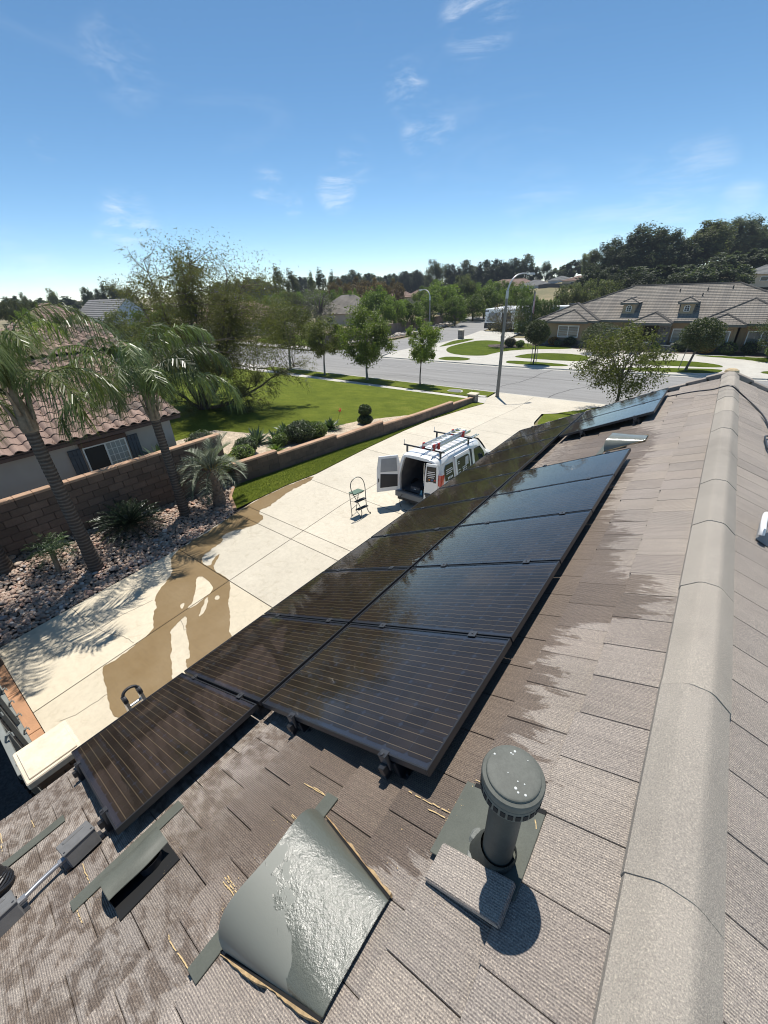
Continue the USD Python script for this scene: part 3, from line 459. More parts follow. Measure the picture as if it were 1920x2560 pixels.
# ================================================================ solar panels
cellm = mat('solar_cell', (.023, .0178, .0145), .28, .15, 1.2, spec=.35, isl=.22)
backs = mat('panel_backsheet', (.016, .020, .034), .5)
busm = mat('busbar', (.36, .29, .18), .38, metal=.55)
ribm = mat('silver_ribbon', (.62, .66, .70), .4, spec=.5)
framem = mat('black_anodised', (.014, .014, .016), .42, spec=.6)
framel = mat('frame_edge', (.30, .33, .37), .3, metal=.8)
glassm = usdkit.material(stage, '/World/Looks/panel_glass', {
    'g': ('geometry', {}), 'f': ('fresnel', {'IOR': 1.42}), 'n': ('noise_texture', {'scale': 2.6, 'detail': 5.0, 'roughness': .6}), 'b': ('bump', {'strength': .07, 'distance': .02}),
    'nd': ('noise_texture', {'scale': 5.0, 'detail': 7.0, 'roughness': .75, 'distortion': .6}), 'rd': ('map_range', {'from_min': .55, 'from_max': .8, 'to_min': .0, 'to_max': .05, 'clamp': True}),
    'ns': ('noise_texture', {'scale': 110.0, 'detail': 1.0}), 'rs': ('map_range', {'from_min': .70, 'from_max': .78, 'to_min': 0.0, 'to_max': .12, 'clamp': True}), 'ad': ('math', {'math_type': 'add', 'use_clamp': True}),
    't': ('transparent_bsdf', {'color': (.96, .96, .96)}), 'gl': ('glossy_bsdf', {'color': (1, 1, 1), 'roughness': .025}), 'm': ('mix_closure', {}), 'd': ('diffuse_bsdf', {'color': (.30, .27, .22)}), 'm2': ('mix_closure', {})},
    [('g.position', 'n.vector'), ('n.fac', 'b.height'), ('b.normal', 'gl.normal'), ('g.position', 'nd.vector'), ('nd.fac', 'rd.value'), ('g.position', 'ns.vector'), ('ns.fac', 'rs.value'), ('rd.result', 'ad.value1'), ('rs.result', 'ad.value2'),
     ('t.BSDF', 'm2.closure1'), ('d.BSDF', 'm2.closure2'), ('ad.value', 'm2.fac'), ('m2.closure', 'm.closure1'), ('gl.BSDF', 'm.closure2'), ('f.fac', 'm.fac')], surface='m.closure')
PW, PL = PAW - PGAP, 1.612          # width along the ridge, length down the slope
pp = proto('solar_panel_kind')
fr = MB()
for a0, a1, s0, s1 in ((0, PW, 0, .011), (0, PW, PL - .011, PL), (0, .011, .011, PL - .011), (PW - .011, PW, .011, PL - .011)): fr.bbox((a0, s0, -.04), (a1, s1, 0), .0015)
fr.build('frame', framem, pp)
MB().box((.011, .011, -.012), (PW - .011, PL - .011, -.009)).build('backsheet', backs, pp)
cw = .1565; ga = (PW - 6 * cw) / 2 ; gs = (PL - 10 * (cw + .0012)) / 2
ch = .014
for i in range(6):
    for j in range(10):
        x, y, e = ga + i * cw + .0012, gs + j * (cw + .0012), cw - .0026
        P = [(x + ch, y), (x + e - ch, y), (x + e, y + ch), (x + e, y + e - ch), (x + e - ch, y + e), (x + ch, y + e), (x, y + e - ch), (x, y + ch)]
        MB().add([(*p, -.0078) for p in P], [[0, k, k + 1] for k in range(1, 7)]).build('solar_cell', cellm, pp)
for i in range(6):
    for k in (1, 3, 5): x = ga + (i + k / 6) * cw; MB().box((x - .0009, gs - .01, -.0077), (x + .0009, PL - gs + .01, -.0068)).build('busbar', busm, pp)
for s in (gs - .014, PL - gs + .01):
    for i in range(3): MB().box((ga + i * 2 * cw + .02, s - .001, -.0077), (ga + (i * 2 + 2) * cw - .02, s + .0055, -.0065)).build('ribbon', ribm, pp)
MB().add([(.011, .011, -.0035), (PW - .011, .011, -.0035), (PW - .011, PL - .011, -.0035), (.011, PL - .011, -.0035)], [[0, 1, 2, 3]]).build('glass', glassm, pp)
def roof_xf(prim, a, s, k, turn=0.0, tilt=(0, 0)):
    M = RM @ rotz(turn); o = RP(a, s, k); x = UsdGeom.Xformable(prim); x.ClearXformOpOrder()
    x.AddTransformOp().Set(Gf.Matrix4d(*M[:, 0], 0, *M[:, 1], 0, *M[:, 2], 0, *map(float, o), 1))
ORD = ['nearest', 'second', 'third', 'fourth', 'fifth', 'sixth', 'seventh', 'eighth', 'ninth', 'farthest']
for i in range(10):
    t = 'black solar panel, ' + (f'{ORD[i]} in the long row along the eave' if i < 9 else 'far end of the long row along the eave')
    p = copy(pp, 'photovoltaic_module', t, 'solar panel', group='solar panels of the row along the eave'); roof_xf(p, PA0 + i * PAW + rng.uniform(-.002, .002), 3.025, .14 + rng.uniform(-.002, .002))
for i, t in enumerate(['first of the ridge-side row, behind the capped vent pipe', 'second of the ridge-side row from the capped vent pipe', 'third and middle one of the ridge-side row of five', 'fourth of the ridge-side row, two before the gap', 'fifth of the ridge-side row, last before the gap']):
    p = copy(pp, 'photovoltaic_module', 'solar panel, ' + t, 'solar panel', group='solar panels of the row along the ridge'); roof_xf(p, PA0 + (i + 1) * PAW + rng.uniform(-.002, .002), 1.37, .14 + rng.uniform(-.002, .002))
for i, t in ((8, 'nearer of the two beyond the gap with the far hood'), (9, 'last one at the far gable end on the ridge side')):
    p = copy(pp, 'photovoltaic_module', 'sky-reflecting solar panel, ' + t, 'solar panel', group='solar panels of the row along the ridge'); roof_xf(p, PA0 + i * PAW, 1.37, .142)
rack = thing('solar_mounting_rack', 'black rails, feet and clamps holding the solar panels above the tiles', 'mounting rack')
alu = mat('clamp_metal', (.10, .10, .105), .4, metal=.7)
for (s, a0, a1) in ((1.66, PA0 + PAW - .06, PA0 + 6 * PAW + .04), (2.56, PA0 + PAW - .06, PA0 + 6 * PAW + .04), (3.32, PA0 - .06, PA0 + 10 * PAW + .04), (4.30, PA0 - .06, PA0 + 10 * PAW + .04), (1.66, PA0 + 8 * PAW - .06, PA0 + 10 * PAW + .04), (2.56, PA0 + 8 * PAW - .06, PA0 + 10 * PAW + .04)):
    m = MB(); m.bbox((a0, s - .02, .058), (a1, s + .02, .0995), .003); RB(m).build('rail', framem, rack)
    for a in np.arange(a0 + .09, a1, 1.2): m = MB(); m.bbox((a - .03, s - .05, -.02), (a + .03, s - .022, .085), .003); m.bbox((a - .03, s - .11, -.02), (a + .03, s - .022, -.008), .003); m.lathe([(.011, .0), (.011, .016), (0, .018)], (a, s - .075, -.008), 6); RB(m).build('foot', framem, rack)
    for a in np.arange(a0 + .06 + (PAW - PGAP / 2), a1 - .2, PAW): m = MB(); m.bbox((a - .028, s - .03, .1405), (a + .028, s + .03, .1455), .001); m.bbox((a - .006, s - .03, .08), (a + .006, s + .03, .1405), .001); m.lathe([(.007, 0), (.007, .006), (0, .007)], (a, s, .1455), 6); RB(m).build('mid_clamp', alu, rack)
    for a, d in ((a0 + .048, -1), (a1 - .03, 1)):
        m = MB(); m.bbox((a - .012, s - .028, .06), (a + .012, s + .028, .146), .003); m.bbox((a - .012 if d < 0 else a - .03, s - .028, .1405), (a + .03 if d < 0 else a + .012, s + .028, .146), .001); m.lathe([(.01, 0), (.01, .008), (0, .009)], (a, s, .146), 6); m.bbox((a - .03, s + .02, -.02), (a + .02, s + .034, .07), .002); m.bbox((a - .026, s + .034, .0), (a + .016, s + .06, .012), .002); RB(m).build('end_clamp', alu, rack)

# ================================================================ vents on the roof
olive = (.098, .103, .085)
vpaint = mat('vent_paint', olive, .5, .10, 9, speck=(150, .06), spec=.3)
vwet = usdkit.material(stage, '/World/Looks/vent_paint_wet', {
    'g': ('geometry', {}), 'xyz': ('separate_xyz', {}), 'off': ('vector_math', {'math_type': 'subtract', 'vector2': tuple(EYE)}), 's': ('vector_math', {'math_type': 'dot_product', 'vector2': tuple(BW)}),
    'sc': ('math', {'math_type': 'multiply_add', 'value2': -1.0, 'value3': 1.50}), 'ya': ('math', {'math_type': 'multiply_add', 'value2': 1.15, 'value3': -.13}), 'sum': ('math', {'math_type': 'add'}),
    'n': ('noise_texture', {'scale': 9.0, 'detail': 4.0, 'roughness': .55, 'distortion': .8}), 'n2': ('math', {'math_type': 'multiply_add', 'value2': .5, 'value3': -.25}), 'tot': ('math', {'math_type': 'add'}), 'w': ('map_range', {'range_type': 'smoothstep', 'from_min': -.006, 'from_max': .006, 'clamp': True}),
    'c': ('mix_color', {'a': (.175, .18, .155), 'b': (.098, .103, .083)}), 'ro': ('map_range', {'to_min': .55, 'to_max': .27}),
    'nb': ('noise_texture', {'scale': 20.0, 'detail': 6.0, 'roughness': .7}), 'nb2': ('noise_texture', {'scale': 170.0, 'detail': 2.0}), 'hs': ('math', {'math_type': 'multiply_add', 'value2': .12}), 'b': ('bump', {'distance': .02}), 'bs': ('map_range', {'to_min': .04, 'to_max': .34}), 'cw': ('math', {'math_type': 'multiply', 'value2': .55}),
    'p': ('principled_bsdf', {'specular_ior_level': .5, 'coat_roughness': .21, 'coat_ior': 1.45})},
    [('w.result', 'cw.value1'), ('cw.value', 'p.coat_weight'), ('b.normal', 'p.coat_normal'), ('g.position', 'xyz.vector'), ('g.position', 'off.vector1'), ('off.vector', 's.vector1'), ('s.value', 'sc.value1'), ('xyz.y', 'ya.value1'), ('sc.value', 'sum.value1'), ('ya.value', 'sum.value2'), ('g.position', 'n.vector'), ('n.fac', 'n2.value1'), ('sum.value', 'tot.value1'), ('n2.value', 'tot.value2'), ('tot.value', 'w.value'),
     ('w.result', 'c.fac'), ('c.result', 'p.base_color'), ('w.result', 'ro.value'), ('ro.result', 'p.roughness'), ('g.position', 'nb.vector'), ('g.position', 'nb2.vector'), ('nb2.fac', 'hs.value1'), ('nb.fac', 'hs.value3'), ('hs.value', 'b.height'), ('w.result', 'bs.value'), ('bs.result', 'b.strength'), ('b.normal', 'p.normal')], surface='p.BSDF')
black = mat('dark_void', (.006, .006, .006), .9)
mortar_b = mat('cut_mortar', (.36, .25, .13), .95, .3, 40, bump=.6, bscale=90); bits = mat('debris', (.20, .12, .06), .95, .4, 60)
def hood_vent(t, a0, a1, s_m, s_u, w_u, H, m_top):
    """half-cone roof vent: open mouth down the slope, dying into the tiles up the slope"""
    ac = (a0 + a1) / 2; wm = (a1 - a0) / 2; n, k = 22, 26; rows = []
    for u in np.linspace(0, 1, n):
        w = wm + (w_u - wm) * u; h = .012 + H * (1 - u) ** 1.05; th = np.linspace(-1, 1, k); s = s_m + (s_u - s_m) * u
        e = np.sign(th) * np.abs(np.sin(th * np.pi / 2)) ** .82
        rows.append(RP(ac + w * e, np.full(k, s) - .085 * (1 - u) * (1 - e ** 2), .008 + h * np.maximum(1 - np.abs(e) ** 3.6, 0) ** .5))
    V = np.array(rows); m = MB().grid(V); m.grid(V[:, ::-1] + NW * -.003); m.build('hood', m_top, t, smooth=50)
    f = MB(); f.bbox((a0 - .12, s_m + .005, .014), (a1 + .11, s_m + .095, .019), .002); RB(f).build('flange', vpaint, t)
    for x, sg in ((a0, -1), (a1, 1)):      # ragged mortar and grit where the tiles were cut back
        u = np.linspace(0, 1, 40); ed = x + (ac + sg * w_u - x) * u + sg * .012; wd_e = .002 + .022 * np.clip(meshkit.fbm(np.c_[u * 9 + 7 * sg, 0 * u, 0 * u], 3, 5) - .32, 0, 1); q = [(a, s) for a, s in zip(ed, s_m + (s_u - s_m) * u)] + [(a + sg * w, s) for a, s, w in zip(ed[::-1], (s_m + (s_u - s_m) * u)[::-1], wd_e)]
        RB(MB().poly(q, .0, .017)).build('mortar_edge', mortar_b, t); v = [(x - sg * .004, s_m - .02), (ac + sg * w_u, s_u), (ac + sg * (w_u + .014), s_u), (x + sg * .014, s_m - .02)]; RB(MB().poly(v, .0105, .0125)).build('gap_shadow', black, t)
t = thing('hood_vent', 'large dented half-cone roof vent hood in olive paint, glistening wet, beside the nearest panels', 'roof vent', group='half-cone hood vents'); hood_vent(t, 0.0, .587, 1.855, 1.305, .185, .195, vwet)
t = thing('hood_vent', 'half-cone roof vent hood in the gap between the ridge-side panels', 'roof vent', group='half-cone hood vents'); hood_vent(t, 6.71, 7.29, 1.86, 1.33, .13, .17, mat('vent_paint_gloss', (.17, .18, .155), .16, .1, 8, bump=.25, bscale=25, bdist=.01))
# round hood over a duct, open on its upper side
def duct_hood(t, a0, a1, s_lo, s_hi, H):
    n, k = 20, 14; rows = []; th = np.linspace(0, 1, n)
    sp = s_lo + (s_hi - s_lo) * (th ** .92); kp = .012 + H * np.interp(th, [0, .10, .25, .45, .62, .78, .90, 1.0], [0, .12, .52, .87, 1.0, .97, .84, .62])
    for a in np.linspace(a0, a1, k): rows.append(RP(np.full(n, a), sp + .006 * math.sin(a * 21), kp))
    V = np.array(rows); m = MB().grid(V); m.grid(V[::-1] - NW * .003); m.build('hood', vpaint, t, smooth=50)
    for a in (a0, ): q = RP(np.full(n, a + .002), sp, kp); bq = RP(np.full(n, a + .002), sp, np.full(n, .0)); MB().grid(np.array([q, bq])).build('end_plate', framem, t)
    f = MB(); f.bbox((a0 - .15, s_lo - .03, .014), (a1 + .16, s_lo + .07, .019), .002); RB(f).build('flange', vpaint, t)
    d = MB().lathe([(.0, .0), (.055, .0), (.062, .06), (.066, .06)], RP((a0 + a1) / 2 + .05, s_hi + .06, .0), 20, NW); d.build('duct', framem, t, smooth=40)
    v = MB(); v.bbox((a0 + .0, s_hi - .085, .0), (a1 - .0, s_lo - .05, .016), .002); RB(v).build('opening', black, t)
t = thing('duct_hood', 'rounded olive duct hood with dark opening next to the grey junction box', 'roof vent'); duct_hood(t, -.245, .06, 2.915, 2.615, .115)
t = thing('duct_hood', 'olive vent flange and dark pipe half out of view at the lower left', 'roof vent'); 
m = MB(); m.bbox((-.66, 3.86, .014), (-.30, 3.96, .019), .002); RB(m).build('flange', vpaint, t); MB().tube([RP(-.70, 3.72, -.02), RP(-.70, 3.72, .02), RP(-.70, 3.70, .10), RP(-.72, 3.68, .17)], [.10, .095, .088, .09], 18).build('pipe', framem, t)
m = MB()
for k in range(5): an = np.linspace(0, 2 * np.pi, 25); m.tube(RP(-.70 + (.097 - .002 * k) * np.cos(an), 3.71 + (.097 - .002 * k) * np.sin(an), .03 + .013 * k + .008 * np.sin(3 * an + k)), .009, 6, False)
m.build('rubber_collar', framem, t)
# capped flue
vb = np.array([-.152, .816, 3.99]); t = thing('vent_pipe', 'capped grey-green vent pipe with slotted collar rising from the tiles', 'vent pipe')
pdark = mat('vent_pipe_paint', (.05, .053, .047), .6, .12, 12, speck=(120, .08), spec=.25)
MB().lathe([(.058, -.12), (.058, .49), (.0, .49)], vb, 32).build('pipe', pdark, t, smooth=40)
MB().lathe([(.118, -.06), (.105, -.015), (.09, .015), (.079, .05), (.071, .075), (.0665, .085)], vb, 28).build('storm_collar', pdark, t, smooth=40)
wr = MB(); an = np.linspace(0, 2 * np.pi, 40); wr.tube(np.stack([vb[0] + .105 * np.cos(an), vb[1] + .105 * np.sin(an), vb[2] - .02 + .012 * np.sin(7 * an)], -1), .012 + .004 * np.sin(5 * an), 6, False); wr.build('sealant', mat('sealant', (.16, .165, .15), .6, .2, 20, bump=.6, bscale=40), t)
cz = vb + np.array([0, 0, .55])
MB().lathe([(.0, .056), (.06, .0552), (.082, .0535), (.0865, .050), (.088, .043), (.099, .039), (.102, .033), (.102, .018), (.099, .014), (.097, .0), (.099, -.003), (.099, -.046), (.094, -.05), (.064, -.052)], cz, 40).build('cap', mat('vent_cap_paint', (.105, .11, .097), .6, .12, 14, speck=(90, .06), spec=.25), t, smooth=35)
sl = MB()
for k in range(26):
    a_ = k * 2 * np.pi / 26; u = np.array([math.cos(a_), math.sin(a_), 0]); v = np.array([-u[1], u[0], 0]); c = cz + u * .0995 + [0, 0, -.026]
    sl.hexa([c - v * .008 - [0, 0, .013] - u * .004, c + v * .008 - [0, 0, .013] - u * .004, c + v * .008 - [0, 0, .013] + u * .0012, c - v * .008 - [0, 0, .013] + u * .0012, c - v * .008 + [0, 0, .013] - u * .004, c + v * .008 + [0, 0, .013] - u * .004, c + v * .008 + [0, 0, .013] + u * .0012, c - v * .008 + [0, 0, .013] + u * .0012])
sl.build('slots', black, t)
dr = MB()
for r_, a_, z_ in ((.07, 1.9, .008), (.062, 2.1, .006), (.058, 2.0, .005), (.077, 2.9, .007), (.05, 5.2, .009), (.062, 5.3, .007), (.045, 5.9, .005), (.03, 5.5, .005), (.02, 3.9, .004), (.072, 5.6, .008), (.066, 1.2, .004)): dr.lathe([(z_ * .55, 0), (z_ * .4, .0012), (0, .0015)], cz + [r_ * math.cos(a_), r_ * math.sin(a_), .0562 - .0016 * (r_ / .083) ** 2], 8)
tag(dr.build('droppings', mat('bird_droppings', (.55, .56, .53), .8), t), kind='stuff')
fl = MB(); fl.bbox((.70, .86, .012), (1.045, 1.245, .0165), .002); RB(fl).build('flashing', vpaint, t)
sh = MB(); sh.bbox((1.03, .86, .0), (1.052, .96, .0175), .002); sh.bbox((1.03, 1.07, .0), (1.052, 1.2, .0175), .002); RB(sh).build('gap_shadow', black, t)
MARKS = [[(0.517, 2.085), (0.512, 1.928)], [(0.523, 2.076), (0.521, 1.953)], [(0.136, 2.141), (0.136, 1.95)], [(0.15, 2.153), (0.149, 2.01)], [(0.162, 2.144), (0.161, 2.063)], [(-0.119, 2.187), (-0.121, 2.16)], [(-0.125, 2.156), (-0.121, 1.949)], [(0.677, 2.157), (0.685, 1.92)], [(0.687, 2.083), (0.689, 1.989)], [(0.554, 1.702), (0.522, 1.564)], [(-0.295, 3.216), (-0.297, 3.08)], [(-0.301, 3.079), (-0.297, 2.953)], [(-0.374, 3.022), (-0.372, 2.884)], [(-0.376, 2.878), (-0.38, 2.769)], [(-0.465, 4.316), (-0.464, 4.13)], [(-0.651, 4.447), (-0.65, 4.139)], [(0.886, 1.506), (0.883, 1.34)], [(0.857, 1.366), (0.859, 1.226)], [(0.889, 1.361), (0.889, 1.232)], [(1.064, 1.209), (1.064, 1.103)], [(1.058, 0.923), (1.004, 0.893)], [(1.004, 0.893), (0.958, 0.871)]]
cm = MB()
for (a0, s0), (a1, s1) in MARKS:
    n = 16; u = np.linspace(0, 1, n); q = np.stack([a0 + (a1 - a0) * u + .003 * rng.standard_normal(n).cumsum() * .25, s0 + (s1 - s0) * u], -1); j0 = np.floor((q[:, 1] - .22) / EXP); k = -.05 + .026 + .002 + .034 * ((q[:, 1] - .22 - EXP * j0) + .07) / (EXP + .07) + .006; w = .0013 + .0014 * rng.random(n)
    for i in range(n - 1):
        if rng.random() < .88: d_ = unit(np.array([s1 - s0, -(a1 - a0)])); cm.add(RP(np.array([q[i, 0] - d_[0] * w[i], q[i, 0] + d_[0] * w[i], q[i + 1, 0] + d_[0] * w[i + 1], q[i + 1, 0] - d_[0] * w[i + 1]]), np.array([q[i, 1] - d_[1] * w[i], q[i, 1] + d_[1] * w[i], q[i + 1, 1] + d_[1] * w[i + 1], q[i + 1, 1] - d_[1] * w[i + 1]]), np.array([k[i], k[i], k[i + 1], k[i + 1]])), [[0, 1, 2], [0, 2, 3]])
for c0, r_, n in (((.40, 2.02), .16, 120), ((.12, 2.03), .09, 60), ((-.02, 2.62), .14, 80), ((-.30, 2.86), .10, 50), ((.92, 1.2), .14, 50), ((.55, 1.2), .5, 40)):
    for _ in range(n):
        a_, s_ = np.array(c0) + rng.normal(0, .45, 2) * r_; j0 = math.floor((s_ - .22) / EXP); k_ = -.05 + .026 + .002 + .034 * ((s_ - .22 - EXP * j0) + .07) / (EXP + .07) + .0065; e = rng.uniform(.0015, .0045); an = rng.uniform(0, 6.28, 3); cm.add(RP(a_ + e * np.cos(an), s_ + e * np.sin(an), np.full(3, k_)), [[0, 1, 2]])
tag(cm.build('cut_marks', mat('cut_tile_tan', (.52, .38, .19), .95), roof), kind='stuff')
# broken tile laid over the lower half of the flashing, mortar chips
m = MB(); V, F = MB().bbox((.605, .87, .0), (.752, 1.195, .024), .006).arrays(); V[:, 2] += .016; V[:, 0] += .012 * np.sin(V[:, 1] * 40); m.add(RP(V[:, 0], V[:, 1], V[:, 2]), F)
tag(m.build('loose_tile', tile_dry, None), 'loose flat roof tile lying against the vent pipe flashing', 'roof tile')
# ================================================================ boxes, conduit and cables
galv = mat('painted_steel', (.15, .148, .145), .45, .12, 15, spec=.4)
def jbox(label, a, s, turn):
    t = thing('junction_box', label, 'junction box'); roof_xf(t, a, s, -.005, turn)
    MB().bbox((-.085, -.075, .01), (.085, .075, .105), .006).build('body', galv, t); MB().bbox((-.089, -.079, .105), (.089, .079, .114), .004).build('lid', galv, t); MB().bbox((-.06, .03, .114), (.06, .058, .122), .006).build('boss', galv, t)
    for x in (-.075, .075): MB().lathe([(.006, 0), (.006, .003), (0, .004)], (x, -.06, .114), 8).build('screw', alu, t)
    MB().bbox((-.11, -.05, .0), (.11, .05, .010), .002).build('bracket', alu, t); return t
jbox('grey steel junction box beside the nearest panel, conduit leaving its lower side', -.27, 3.36, .12)
jbox('grey steel junction box at the left edge, at the near end of the conduit', -.67, 3.30, .12)
cond = MB(); p0, p1 = np.array([-.36, 3.345, .05]), np.array([-.575, 3.31, .05]); q = np.array([p0, p0 * .93 + p1 * .07, p0 * .8 + p1 * .2 + [0, .006, .0], p0 * .4 + p1 * .6 + [0, .008, 0], p0 * .08 + p1 * .92, p1]); cond.tube(RP(q[:, 0], q[:, 1], q[:, 2]), .0135, 12); 
for e, d in ((p0, 1), (p1, -1)): cond.tube(RP(np.array([e[0] + .012 * d, e[0] - .025 * d]), np.full(2, e[1]), np.full(2, e[2])), .02, 8)
tag(cond.build('conduit', mat('galvanised_pipe', (.36, .37, .39), .3, .1, 30, metal=.6), None, smooth=40), 'grey steel conduit pipe running between the two junction boxes', 'conduit')
cab = MB(); k = np.array([(-.60, 3.42, .03), (-.72, 3.50, .02), (-.80, 3.60, .012), (-.80, 3.74, .012), (-.92, 3.86, .012)]); tt = np.linspace(0, 1, 24); 
from scipy.interpolate import CubicSpline
def spline(p, n=40): p = np.asarray(p, float); d = np.r_[0, np.cumsum(np.linalg.norm(np.diff(p, axis=0), axis=1))]; return CubicSpline(d, p)(np.linspace(0, d[-1], n))
k = spline(k); cab.tube(RP(k[:, 0], k[:, 1], k[:, 2]), .008, 8); tag(cab.build('cable', framem, None, smooth=40), 'short black cable hanging from the junction box at the left edge', 'cable')
k = spline([(-.50, 9.55, 3.935), (-.25, 9.42, 4.05), (.0, 9.22, 4.165), (.20, 9.07, 4.255), (.375, 8.95, 4.335), (.50, 8.95, 4.25), (.60, 8.95, 4.175), (.72, 8.75, 4.115), (.86, 8.3, 4.05), (.93, 7.7, 4.015), (1.05, 7.2, 3.96), (1.12, 6.75, 3.925), (1.02, 6.45, 3.97), (.90, 6.55, 4.03), (.84, 6.9, 4.06), (.86, 7.25, 4.05), (1.0, 7.4, 3.985), (1.3, 7.3, 3.845)], 120)
tag(MB().tube(k, .0115, 8).build('cable', framem, None, smooth=40), 'black cable crossing the ridge near the gable end', 'cable')
# low metal box vent on the far slope
t = thing('box_vent', 'grey sheet-metal box with a white rounded edge on the far slope', 'roof vent'); M_ = np.stack([[0, 1, 0], [.904, 0, -.427], [.427, 0, .904]], 1) @ rotz(.12)
x = UsdGeom.Xformable(t); x.ClearXformOpOrder(); x.AddTransformOp().Set(Gf.Matrix4d(*M_[:, 0], 0, *M_[:, 1], 0, *M_[:, 2], 0, .66, 3.92, 4.13, 1))
MB().hexa([(0, 0, 0), (.36, 0, 0), (.36, .5, 0), (0, .5, 0), (.03, .02, .08), (.33, .02, .08), (.33, .5, .085), (.03, .5, .085)]).build('body', mat('sheet_metal', (.20, .21, .22), .4, .1, 10, metal=.3), t)
MB().tube([(-.01, .0, .05), (.0, -.02, .085), (.10, -.035, .10), (.26, -.035, .10), (.37, -.02, .085), (.38, .0, .05)], .021, 10).build('rolled_edge', mat('white_metal', (.75, .75, .74), .4), t, smooth=40)

# ================================================================ block walls, stone bed
rw = np.random.default_rng(5)
blockm = mat('wall_block', (.125, .083, .058), .92, .16, 2.2, bump=.5, bscale=70, bdist=.006, isl=.20, speck=(45, .10))
capm = mat('wall_coping', (.40, .255, .165), .9, .12, 3, bump=.4, bscale=60, isl=.10)
grout = mat('wall_grout', (.13, .09, .068), .95)
bw = thing('block_wall', 'tall tan concrete block wall with salmon coping behind the palms', 'wall')
MB().box((-12.86, -3.0, -.2), (-12.74, 7.10, 1.72)).build('core', grout, bw)
for c in range(9):
    z = -.07 + c * .2; o = (c % 2) * .2
    y = -3.0 - o
    while y < 7.1:
        a, b = max(y, -3.0), min(y + .4, 7.13)
        if b - a > .05: MB().bbox((-12.895, a + .004, z + .004), (-12.70 + rw.uniform(-.004, .004), b - .004, z + .196), .008).build('block', blockm, bw)
        y += .4
y = -3.0
while y < 7.1: MB().bbox((-12.915, y + .003, 1.732), (-12.68, min(y + .397, 7.14), 1.80), .01).build('coping', capm, bw); y += .4
# low stepped wall along the grass
blockl = mat('low_wall_block', (.088, .060, .043), .92, .16, 2.2, bump=.5, bscale=70, bdist=.006, isl=.20, speck=(45, .10))
lw = thing('garden_wall', 'low stepped block wall between the driveway grass and the neighbouring lawn', 'wall')
_wt = [(7.12, 8.86, .80, .78), (8.86, 11.9, .64, .55), (11.9, 14.95, .42, .38), (14.95, 22.65, .22, -.44), (22.65, 26.75, -.58, -1.10)]
wd_ = np.r_[0, np.cumsum(np.linalg.norm(np.diff(WALL, axis=0), axis=1))]
def wall_at(y): return np.array([np.interp(y, WALL[:, 1], WALL[:, 0]), y])
for y0, y1, z0, z1 in _wt:
    n = max(1, round((y1 - y0) / .4)); e = np.linspace(y0, y1, n + 1)
    for i in range(n):
        a, b = wall_at(e[i]), wall_at(e[i + 1]); d = unit(b - a); nr = np.array([d[1], -d[0]]) * .1
        ta, tb = np.interp([e[i], e[i + 1]], [y0, y1], [z0, z1]); ga, gb = gz(e[i]) - .15, gz(e[i + 1]) - .15
        p, q = a + d * .003, b - d * .003
        ca, cb = ta - .062, tb - .062
        MB().hexa([(*(p - nr * 1.2), ca), (*(p + nr * 1.2), ca), (*(q + nr * 1.2), cb), (*(q - nr * 1.2), cb), (*(p - nr * 1.2), ta), (*(p + nr * 1.15), ta), (*(q + nr * 1.15), tb), (*(q - nr * 1.2), tb)]).build('coping', capm, lw)
        k = 0; ha, hb = ca - .003, cb - .003
        while ha - .004 > ga + .02 or hb - .004 > gb + .02:
            la, lb = max(ha - .196, ga), max(hb - .196, gb); s = (d * .2 if k % 2 else d * 0)
            pp_, qq = p + s, q + s
            if i == n - 1 and k % 2: qq = q
            if i == 0: pp_ = p
            MB().hexa([(*(pp_ - nr), la), (*(pp_ + nr), la), (*(qq + nr), lb), (*(qq - nr), lb), (*(pp_ - nr), ha), (*(pp_ + nr * .97), ha), (*(qq + nr * .97), hb), (*(qq - nr), hb)]).build('block', blockl, lw)
            ha, hb = la - .004, lb - .004; k += 1
            if k > 5: break
pil = thing('pilaster', 'square block pillar with a pale cap at the street end of the low wall', 'pillar', (-12.9, 27.0, 0))
stonem = mat('stone_veneer', (.24, .20, .165), .9, .3, 6, bump=.5, bscale=30, isl=.25)
MB().box((-.26, -.26, -1.7), (.26, .26, -.98)).build('core', grout, pil)
for c in range(5):
    for s in range(4):
        z = -1.6 + c * .125
        for h in range(2):
            a = -.275 + h * .28 - (c % 2) * .07; m = MB().bbox((max(a, -.28), -.285, z + .004), (min(a + .27, .285), -.25, z + .121), .012); m.xform(rotz(s * math.pi / 2)); m.build('stone', stonem, pil)
palecap = mat('pale_stone_cap', (.60, .52, .40), .85, .08, 4)
MB().bbox((-.34, -.34, -.975), (.34, .34, -.90), .02).build('cap', palecap, pil)
